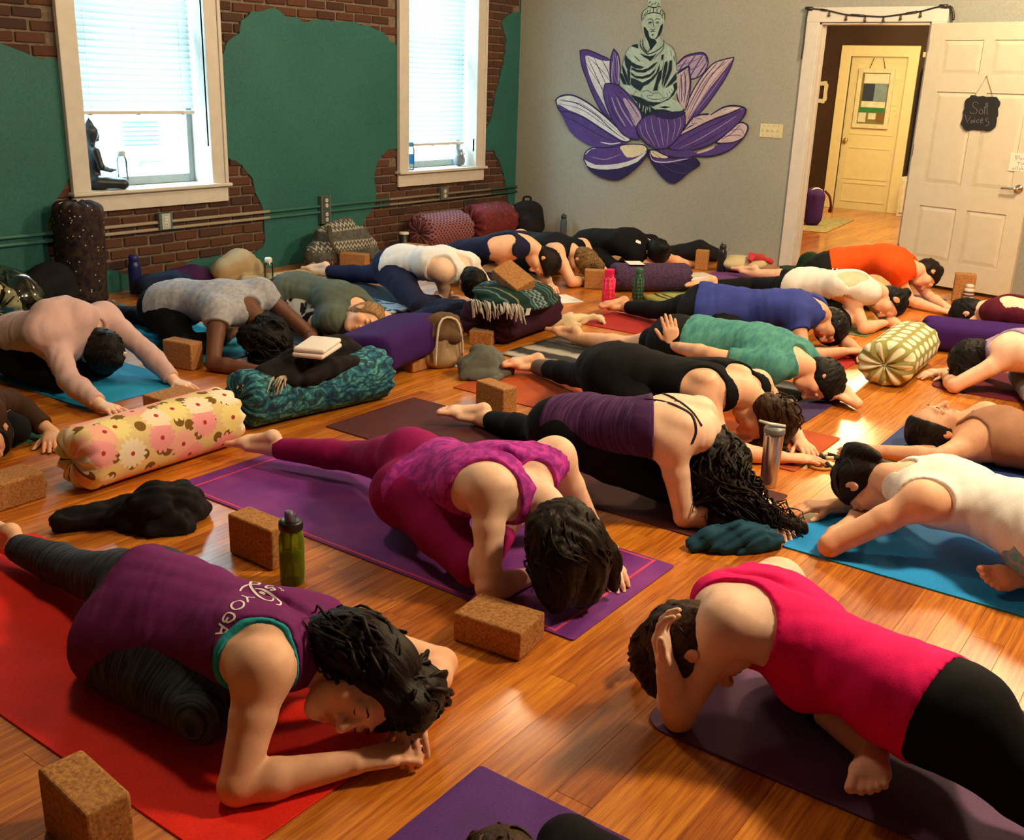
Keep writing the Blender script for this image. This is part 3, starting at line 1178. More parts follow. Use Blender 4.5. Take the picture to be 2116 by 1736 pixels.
# joint positions of every person, in metres in the room
JOINTS = {
    'A': dict(pel=(1.361, 2.094, 0.151), chest=(1.412, 1.791, 0.192), neck=(1.464, 1.607, 0.205), head=(1.487, 1.461, 0.144), shr=(1.296, 1.572, 0.244), elr=(1.169, 1.523, 0.04), wrr=(1.385, 1.383, 0.041), shl=(1.609, 1.7, 0.15), ell=(1.807, 1.488, 0.049), wrl=(1.588, 1.386, 0.064), hpr=(1.3, 2.102, 0.09), knr=(1.236, 1.708, 0.106), hpl=(1.453, 2.167, 0.174), knl=(1.476, 2.576, 0.086), anl=(1.47, 2.966, 0.063)),
    'B': dict(pel=(2.149, 0.404, 0.208), chest=(2.202, 0.693, 0.241), neck=(2.212, 0.91, 0.264), head=(2.059, 0.898, 0.207), shl=(2.05, 0.827, 0.296), ell=(2.003, 0.901, 0.04), wrl=(1.937, 0.911, 0.194), shr=(2.402, 0.839, 0.26), anr=(2.13, 0.473, 0.06), tor=(1.972, 0.44, 0.03), wrr=(2.256, 1.075, 0.028), elr=(2.549, 1.026, 0.085), hpl=(2.101, 0.334, 0.226)),
    'C': dict(pel=(2.482, 2.118, 0.182), chest=(2.408, 1.837, 0.294), neck=(2.459, 1.667, 0.274), head=(2.424, 1.521, 0.182), shr=(2.299, 1.717, 0.327), elr=(2.203, 1.636, 0.06), wrr=(2.417, 1.625, 0.02), shl=(2.656, 1.711, 0.329), ell=(2.786, 1.643, 0.054), hpr=(2.394, 2.11, 0.162), knr=(2.243, 1.731, 0.086), hpl=(2.551, 2.215, 0.218), knl=(2.665, 2.619, 0.105), anl=(2.566, 3.002, 0.08)),
    'D': dict(pel=(3.145, 1.945, 0.262), chest=(3.155, 1.634, 0.329), neck=(3.285, 1.495, 0.319), head=(3.378, 1.478, 0.184), shr=(3.102, 1.526, 0.304), elr=(3.111, 1.449, 0.04), shl=(3.445, 1.584, 0.316), hpl=(3.211, 2.007, 0.212), knl=(3.428, 2.324, 0.084), anl=(3.513, 2.689, 0.04), tol=(3.37, 2.854, 0.021), hpr=(3.049, 1.947, 0.248), knr=(3.208, 1.583, 0.092)),
    'E': dict(pel=(3.989, 2.25, 0.251), chest=(4.023, 1.922, 0.251), neck=(4.077, 1.692, 0.251), head=(4.114, 1.586, 0.13), shr=(3.941, 1.797, 0.227), elr=(3.833, 1.632, 0.048), wrr=(3.97, 1.423, 0.03), shl=(4.248, 1.685, 0.238), ell=(4.455, 1.628, 0.075), wrl=(4.235, 1.45, 0.02), hpl=(4.061, 2.315, 0.212), knl=(4.257, 2.65, 0.096), anl=(4.391, 2.995, 0.05), tol=(4.222, 3.11, 0.02)),
    'F': dict(pel=(4.813, 2.32, 0.228), chest=(4.874, 1.969, 0.252), neck=(4.862, 1.752, 0.2), head=(4.958, 1.647, 0.117), shr=(4.677, 1.798, 0.204), elr=(4.564, 2.068, 0.245), wrr=(4.635, 2.307, 0.234), hpl=(4.888, 2.413, 0.199), knl=(5.054, 2.781, 0.077), anl=(5.074, 3.189, 0.056), tol=(5.091, 3.374, 0.028)),
    'G': dict(pel=(5.76, 2.617, 0.206), chest=(5.877, 2.277, 0.239), neck=(5.959, 2.053, 0.246), head=(6.079, 2.003, 0.146), shr=(5.794, 2.118, 0.248), elr=(5.67, 1.983, 0.04), wrr=(5.889, 1.828, 0.058), hpl=(5.834, 2.702, 0.212), knl=(5.976, 3.074, 0.096), anl=(6.075, 3.44, 0.052), tol=(5.921, 3.519, 0.02)),
    'H': dict(pel=(6.836, 2.463, 0.232), chest=(6.746, 2.168, 0.279), neck=(6.874, 2.014, 0.257), head=(6.975, 1.912, 0.176), shr=(6.729, 2.121, 0.262), elr=(6.663, 1.963, 0.041), wrr=(6.911, 1.914, 0.044), knl=(7.385, 3.029, 0.081), anl=(7.07, 3.258, 0.091), tol=(6.958, 3.409, 0.038)),
    'I': dict(pel=(7.655, 2.553, 0.257), chest=(7.776, 2.24, 0.336), neck=(7.843, 2.031, 0.265), head=(7.985, 1.957, 0.232), shr=(7.689, 2.108, 0.288), elr=(7.823, 2, 0.048), wrr=(7.736, 1.767, 0.031), anl=(8.029, 3.334, 0.053), knl=(7.958, 2.955, 0.084)),
    'J': dict(head=(7.133, 1.432, 0.136), neck=(7.101, 1.285, 0.202), chest=(7.004, 1.11, 0.213), shl=(6.976, 1.123, 0.16), ell=(7.121, 1.337, 0.047)),
    'K': dict(head=(5.791, 1.106, 0.162), neck=(5.898, 0.997, 0.22), chest=(5.782, 0.837, 0.244), shl=(5.734, 0.899, 0.229), ell=(5.623, 1.145, 0.042), wrl=(5.85, 1.243, 0.034)),
    'L': dict(head=(4.598, 0.989, 0.099), neck=(4.718, 0.88, 0.071), chest=(4.625, 0.698, 0.114), shl=(4.546, 0.828, 0.061), shr=(4.893, 0.844, 0.111), pel=(4.631, 0.325, 0.084)),
    'M': dict(head=(3.557, 0.966, 0.157), neck=(3.497, 0.823, 0.213), chest=(3.536, 0.631, 0.198), pel=(3.425, 0.345, 0.212), shl=(3.346, 0.719, 0.226), ell=(3.211, 0.956, 0.04), wrl=(3.468, 0.96, 0.046), tor=(3.268, 0.496, 0.029), anr=(3.388, 0.371, 0.04), knr=(3.744, 0.625, 0.162)),
    'N': dict(pel=(2.598, 4.895, 0.198), chest=(2.602, 4.585, 0.297), neck=(2.793, 4.655, 0.248), head=(2.799, 4.504, 0.167), shr=(2.612, 4.592, 0.234), elr=(2.52, 4.331, 0.106), wrr=(2.52, 4.086, 0.037), shl=(2.967, 4.71, 0.278), ell=(3.019, 4.457, 0.136), wrl=(3.004, 4.206, 0.02), knr=(2.58, 4.486, 0.08)),
    'O': dict(pel=(3.55, 4.926, 0.236), chest=(3.599, 4.62, 0.282), neck=(3.649, 4.427, 0.254), head=(3.674, 4.317, 0.132), shr=(3.457, 4.423, 0.271), elr=(3.302, 4.289, 0.04), wrr=(3.397, 4.042, 0.031), shl=(3.818, 4.492, 0.316), ell=(4.023, 4.32, 0.065)),
    'P': dict(pel=(4.312, 4.78, 0.206), chest=(4.353, 4.463, 0.206), neck=(4.33, 4.258, 0.161), head=(4.249, 4.113, 0.153), shr=(4.144, 4.252, 0.142), elr=(4.201, 4.518, 0.061), wrr=(4.189, 4.261, 0.031)),
    'Q': dict(pel=(5.339, 4.821, 0.261), chest=(5.339, 4.512, 0.3), neck=(5.456, 4.373, 0.271), head=(5.415, 4.234, 0.195), shr=(5.276, 4.386, 0.274), elr=(5.414, 4.455, 0.04), shl=(5.627, 4.425, 0.287), knl=(5.598, 5.388, 0.079), anl=(5.536, 5.774, 0.062), knr=(5.023, 4.354, 0.08)),
    'R': dict(pel=(6.21, 4.956, 0.199), chest=(6.214, 4.667, 0.296), neck=(6.385, 4.475, 0.329), head=(6.449, 4.357, 0.208), shr=(6.199, 4.565, 0.302), elr=(6.306, 4.625, 0.042), shl=(6.519, 4.622, 0.347)),
    'S': dict(pel=(6.956, 4.914, 0.201), chest=(6.873, 4.617, 0.252), neck=(6.857, 4.421, 0.249), head=(6.88, 4.281, 0.168), shr=(6.676, 4.392, 0.253), elr=(6.624, 4.203, 0.047), wrr=(6.87, 4.211, 0.025)),
    'T': dict(pel=(7.442, 4.558, 0.213), chest=(7.439, 4.254, 0.268), neck=(7.57, 4.095, 0.224), head=(7.491, 3.951, 0.21), shr=(7.386, 4.104, 0.203), elr=(7.614, 4.186, 0.075), wrr=(7.846, 4.151, 0.023), shl=(7.749, 4.149, 0.228), ell=(7.998, 4.084, 0.085), wrl=(8.205, 3.973, 0.02)),
    'V': dict(head=(1.169, 0.812, 0.142), neck=(1.09, 0.685, 0.217), chest=(1.012, 0.522, 0.326), pel=(1.233, 0.481, 0.151)),
    'U': dict(pel=(1.798, 4.288, 0.211), chest=(1.797, 3.977, 0.206), neck=(1.791, 3.782, 0.211), head=(1.881, 3.871, 0.109), shl=(1.916, 3.948, 0.214), ell=(2.128, 4.135, 0.136), wrl=(2.172, 3.904, 0.037)),
}
# outlines painted or broken out on the walls, in metres on the wall: (x, z) on the left wall, (y, z) on the right wall
PLASTER_GAPS = {
    'a': [(2.957, 1.964), (2.907, 1.622), (3.232, 1.652), (3.518, 1.618), (3.606, 1.594), (3.695, 1.559), (3.836, 1.53), (3.985, 1.517), (4.045, 2.068)],
    'b': [(5.099, 2.169), (5.099, 1.587), (5.197, 1.617), (5.238, 1.699), (5.35, 1.772), (5.382, 1.847), (5.486, 1.921), (5.595, 1.952), (5.723, 1.958), (5.819, 1.923), (5.983, 1.898), (6.174, 1.914), (6.378, 1.908), (6.573, 1.913), (6.745, 1.893), (6.923, 1.856), (6.989, 1.79), (7.138, 1.741), (7.201, 2.371)],
    'c': [(5.055, 0.976), (5.209, 0.866), (5.317, 0.822), (5.406, 0.72), (5.447, 0.599), (5.506, 0.445), (5.523, 0.299), (5.486, 0.164), (5.37, 0.127), (5.26, 0.131), (5.065, 0.157), (4.881, 0.163), (4.773, 0.128), (4.658, 0.08), (4.394, 0.092), (4.12, 0.153), (3.866, 0.118), (3.685, 0.126), (3.682, 0.398), (3.724, 0.583), (3.779, 0.654), (3.824, 0.713), (3.869, 0.785), (4.087, 0.844)],
    'd': [(7.268, 0.875), (7.021, 0.891), (6.914, 0.865), (6.826, 0.793), (6.781, 0.675), (6.798, 0.515), (6.771, 0.394), (6.671, 0.313), (6.578, 0.203), (6.532, 0.029), (7.068, -0.118), (8.392, -0.171), (8.871, 0.034), (8.816, 0.24), (8.764, 0.432), (8.65, 0.69), (8.513, 0.833), (8.274, 0.854), (7.972, 0.763)],
    'e': [(8.108, 2.375), (8.155, 0.94), (8.354, 1.019), (8.467, 1.142), (8.505, 1.349), (8.578, 1.496), (8.65, 1.675), (8.671, 1.888), (8.584, 2.047), (8.707, 2.122), (8.974, 2.175), (8.957, 2.451)],
}
MURAL_PETALS = [
    [('f', 'pale', [(5.697, 1.803), (5.606, 1.81), (5.45, 1.761), (5.351, 1.718), (5.314, 1.596), (5.32, 1.484), (5.376, 1.494), (5.381, 1.369), (5.297, 1.167), (5.414, 1.253), (5.522, 1.398), (5.603, 1.544), (5.667, 1.668)], 1), ('f', 'violet', [(5.697, 1.803), (5.606, 1.81), (5.45, 1.761), (5.351, 1.718), (5.447, 1.717), (5.603, 1.759), (5.629, 1.736), (5.578, 1.59), (5.498, 1.456), (5.39, 1.312), (5.297, 1.167), (5.414, 1.253), (5.522, 1.398), (5.603, 1.544), (5.667, 1.668)], 1), ('l', 'navy', [(5.601, 1.737), (5.492, 1.57), (5.382, 1.392)], 0.0073), ('l', 'navy', [(5.531, 1.738), (5.438, 1.593), (5.376, 1.494)], 0.0073), ('l', 'navy', [(5.447, 1.728), (5.371, 1.628), (5.338, 1.551)], 0.0073)],
    [('f', 'violet', [(5.317, 1.823), (5.259, 1.763), (5.233, 1.642), (5.232, 1.498), (5.321, 1.506), (5.345, 1.64), (5.345, 1.74)], 1), ('l', 'pale', [(5.272, 1.763), (5.246, 1.642), (5.246, 1.508)], 0.0092), ('l', 'pale', [(5.322, 1.707), (5.321, 1.596), (5.308, 1.507)], 0.0064)],
    [('f', 'lilac', [(4.663, 1.675), (4.629, 1.707), (4.559, 1.767), (4.451, 1.795), (4.365, 1.79), (4.326, 1.712), (4.372, 1.617), (4.466, 1.572), (4.628, 1.568)], 1), ('l', 'violet', [(4.628, 1.702), (4.558, 1.76), (4.45, 1.786), (4.364, 1.78), (4.339, 1.717)], 0.0202), ('l', 'violet', [(4.544, 1.741), (4.599, 1.655), (4.618, 1.59)], 0.0129), ('l', 'violet', [(4.461, 1.773), (4.526, 1.677), (4.568, 1.591)], 0.0129), ('l', 'violet', [(4.387, 1.774), (4.44, 1.689), (4.493, 1.593)], 0.0129), ('l', 'violet', [(4.345, 1.712), (4.387, 1.648), (4.43, 1.584)], 0.0129)],
    [('f', 'rose', [(4.081, 1.763), (4.168, 1.746), (4.283, 1.703), (4.392, 1.574), (4.466, 1.444), (4.527, 1.29), (4.503, 1.171), (4.42, 1.229), (4.319, 1.331), (4.233, 1.451), (4.15, 1.58), (4.102, 1.685)], 1), ('f', 'violet', [(4.081, 1.763), (4.137, 1.684), (4.276, 1.514), (4.372, 1.372), (4.491, 1.182), (4.42, 1.229), (4.319, 1.331), (4.233, 1.451), (4.15, 1.58), (4.102, 1.685)], 1), ('l', 'violet', [(4.167, 1.736), (4.296, 1.587), (4.4, 1.403), (4.483, 1.227)], 0.0092), ('l', 'violet', [(4.236, 1.714), (4.355, 1.575), (4.449, 1.401), (4.501, 1.291)], 0.0092), ('l', 'navy', [(4.283, 1.703), (4.392, 1.574), (4.466, 1.444)], 0.0073), ('l', 'lilac', [(4.156, 1.632), (4.282, 1.45), (4.402, 1.295)], 0.0046)],
    [('f', 'rose', [(4.52, 1.683), (4.621, 1.622), (4.629, 1.504), (4.584, 1.364), (4.521, 1.301), (4.487, 1.4), (4.483, 1.561)], 1), ('l', 'navy', [(4.632, 1.611), (4.526, 1.677), (4.501, 1.657)], 0.0202), ('l', 'violet', [(4.517, 1.656), (4.489, 1.529), (4.505, 1.399), (4.517, 1.323)], 0.0119), ('l', 'violet', [(4.553, 1.634), (4.528, 1.506), (4.534, 1.366)], 0.0119), ('l', 'violet', [(4.588, 1.612), (4.569, 1.505), (4.56, 1.376)], 0.011)],
    None,
    [('f', 'pale', [(5.945, 1.338), (5.881, 1.381), (5.75, 1.391), (5.589, 1.339), (5.413, 1.242), (5.238, 1.124), (5.065, 1.007), (5.173, 0.989), (5.403, 1.093), (5.608, 1.187), (5.784, 1.232), (5.887, 1.234)], 1), ('f', 'violet', [(5.887, 1.228), (5.912, 1.292), (5.89, 1.293), (5.785, 1.25), (5.609, 1.199), (5.404, 1.104), (5.174, 1.001), (5.09, 0.971), (5.279, 0.925), (5.447, 0.909), (5.623, 0.964), (5.759, 1.051), (5.839, 1.165)], 1), ('l', 'navy', [(5.887, 1.234), (5.937, 1.332), (5.88, 1.375), (5.75, 1.389), (5.589, 1.336), (5.413, 1.24), (5.238, 1.124)], 0.0147), ('l', 'navy', [(5.893, 1.334), (5.702, 1.317), (5.468, 1.217), (5.262, 1.077), (5.119, 1.004)], 0.0083), ('l', 'pale', [(5.394, 0.965), (5.281, 0.954), (5.172, 0.972)], 0.011), ('l', 'navy', [(5.826, 1.189), (5.603, 1.106), (5.341, 1.003), (5.2, 0.976)], 0.0073)],
    [('f', 'violet', [(5.383, 1.505), (5.322, 1.512), (5.239, 1.497), (5.125, 1.423), (5.023, 1.326), (4.955, 1.228), (4.97, 1.16), (5.004, 1.09), (4.971, 1.012), (5.122, 1.038), (5.239, 1.135), (5.332, 1.268), (5.39, 1.403)], 1), ('f', 'lilac', [(5.175, 1.376), (5.107, 1.367), (5.021, 1.303), (4.961, 1.216), (5.007, 1.124), (5.082, 1.222)], 1), ('l', 'lilac', [(5.299, 1.383), (5.235, 1.261), (5.129, 1.129)], 0.0129), ('l', 'lilac', [(5.244, 1.385), (5.167, 1.264), (5.048, 1.133)], 0.0129), ('l', 'navy', [(5.342, 1.416), (5.276, 1.259), (5.155, 1.117)], 0.0083), ('l', 'navy', [(5.275, 1.44), (5.143, 1.31), (5.023, 1.157)], 0.0073), ('l', 'navy', [(5.207, 1.442), (5.091, 1.334), (4.988, 1.215)], 0.0073), ('l', 'navy', [(5.39, 1.403), (5.383, 1.499), (5.322, 1.509), (5.239, 1.497), (5.125, 1.423)], 0.011)],
    [('f', 'rose', [(4.421, 1.24), (4.337, 1.271), (4.263, 1.269), (4.354, 1.189), (4.439, 1.163), (4.51, 1.116)], 1), ('l', 'navy', [(4.421, 1.24), (4.337, 1.268), (4.263, 1.267)], 0.0129)],
    [('f', 'rose', [(4.099, 1.094), (4.012, 1.184), (3.945, 1.219), (3.876, 1.186), (3.907, 1.094), (3.997, 1.046), (4.116, 1.028), (4.166, 1.036)], 1), ('f', 'violet', [(4.221, 0.978), (4.116, 1.028), (3.997, 1.046), (3.897, 1.105), (3.993, 1.003), (4.084, 0.949), (4.226, 0.907), (4.363, 0.898), (4.379, 0.93)], 1), ('l', 'navy', [(4.012, 1.184), (3.945, 1.217), (3.88, 1.185), (3.907, 1.094), (3.993, 1.003), (4.084, 0.949), (4.226, 0.907), (4.363, 0.901)], 0.0138), ('l', 'violet', [(3.954, 1.198), (4.029, 1.119), (4.12, 1.06)], 0.0073), ('l', 'rose', [(4.353, 0.926), (4.257, 0.96), (4.186, 0.991)], 0.0202)],
    [('f', 'violet', [(4.649, 0.952), (4.556, 1.058), (4.423, 1.131), (4.246, 1.216), (4.071, 1.288), (3.935, 1.346), (3.909, 1.316), (3.947, 1.24), (4.077, 1.117), (4.225, 1.011), (4.381, 0.958), (4.532, 0.937)], 1), ('f', 'rose', [(4.51, 1.116), (4.379, 1.188), (4.275, 1.268), (4.125, 1.339), (4.007, 1.356), (3.935, 1.341), (4.072, 1.293), (4.247, 1.227), (4.424, 1.137), (4.532, 1.081)], 1), ('l', 'navy', [(4.251, 1.269), (4.125, 1.341), (4.007, 1.356), (3.916, 1.331), (3.947, 1.24)], 0.0165), ('l', 'pale', [(4.12, 1.296), (4.028, 1.332), (3.946, 1.335)], 0.011), ('l', 'navy', [(4.599, 0.967), (4.418, 1.077), (4.183, 1.197), (3.967, 1.313)], 0.0073), ('l', 'lilac', [(4.534, 0.959), (4.352, 1.047), (4.155, 1.166), (3.998, 1.27)], 0.0055), ('l', 'navy', [(4.457, 0.953), (4.265, 1.041), (4.059, 1.171)], 0.0073)],
    [('f', 'violet', [(5.575, 0.789), (5.558, 0.861), (5.475, 0.908), (5.307, 0.918), (5.116, 0.958), (4.927, 0.969), (4.87, 0.927), (4.89, 0.846), (4.964, 0.761), (5.093, 0.658), (5.201, 0.62), (5.371, 0.637), (5.504, 0.698)], 1), ('f', 'navy', [(5.551, 0.755), (5.404, 0.706), (5.181, 0.728), (4.995, 0.805), (4.88, 0.881), (4.964, 0.761), (5.093, 0.658), (5.201, 0.62), (5.371, 0.637), (5.504, 0.698)], 1), ('f', 'pale', [(5.568, 0.789), (5.436, 0.745), (5.184, 0.774), (4.997, 0.833), (4.876, 0.91), (4.968, 0.807), (5.181, 0.728), (5.404, 0.706), (5.535, 0.732)], 1), ('f', 'cream', [(5.169, 0.938), (5.062, 0.961), (4.928, 0.981), (4.87, 0.927), (4.959, 0.865), (5.079, 0.839), (5.138, 0.888)], 1), ('l', 'pale', [(5.557, 0.838), (5.503, 0.894), (5.447, 0.904)], 0.0129), ('l', 'lilac', [(5.498, 0.818), (5.327, 0.806), (5.164, 0.863)], 0.0064), ('l', 'navy', [(5.575, 0.789), (5.558, 0.861), (5.475, 0.908)], 0.0092)],
    [('f', 'navy', [(4.87, 0.922), (4.791, 0.927), (4.656, 0.884), (4.462, 0.875), (4.387, 0.891), (4.312, 0.829), (4.412, 0.755), (4.507, 0.669), (4.595, 0.639), (4.691, 0.689), (4.792, 0.784), (4.859, 0.871)], 1), ('f', 'cream', [(4.836, 0.918), (4.737, 0.913), (4.641, 0.868), (4.719, 0.858), (4.806, 0.869)], 1), ('f', 'violet', [(4.804, 0.852), (4.653, 0.856), (4.462, 0.875), (4.399, 0.884), (4.522, 0.837), (4.675, 0.81), (4.781, 0.814)], 1), ('l', 'pale', [(4.841, 0.895), (4.796, 0.83), (4.651, 0.826), (4.436, 0.874)], 0.0083), ('f', 'violet', [(4.738, 0.93), (4.532, 0.937), (4.393, 0.951), (4.388, 0.896), (4.551, 0.869), (4.682, 0.888)], 1)],
    [('f', 'violet', [(5.007, 1.124), (4.947, 1.206), (4.845, 1.249), (4.716, 1.266), (4.588, 1.271), (4.52, 1.29), (4.497, 1.182), (4.544, 1.07), (4.65, 0.963), (4.766, 0.939), (4.888, 0.983), (4.975, 1.058)], 1), ('l', 'lilac', [(4.969, 1.148), (4.935, 1.06), (4.849, 0.985)], 0.0055), ('l', 'lilac', [(4.919, 1.196), (4.884, 1.085), (4.794, 0.966)], 0.0055), ('l', 'lilac', [(4.856, 1.226), (4.819, 1.1), (4.741, 0.958)], 0.0055), ('l', 'lilac', [(4.779, 1.241), (4.742, 1.115), (4.703, 0.971)], 0.0055), ('l', 'lilac', [(4.702, 1.25), (4.665, 1.13), (4.665, 0.985)], 0.0055), ('l', 'lilac', [(4.625, 1.253), (4.596, 1.144), (4.616, 1.021)], 0.0055), ('l', 'lilac', [(4.562, 1.261), (4.541, 1.169), (4.569, 1.068)], 0.0055), ('f', 'navy', [(4.831, 1.244), (4.716, 1.269), (4.52, 1.293), (4.511, 1.258), (4.621, 1.215), (4.737, 1.215)], 1)],
]
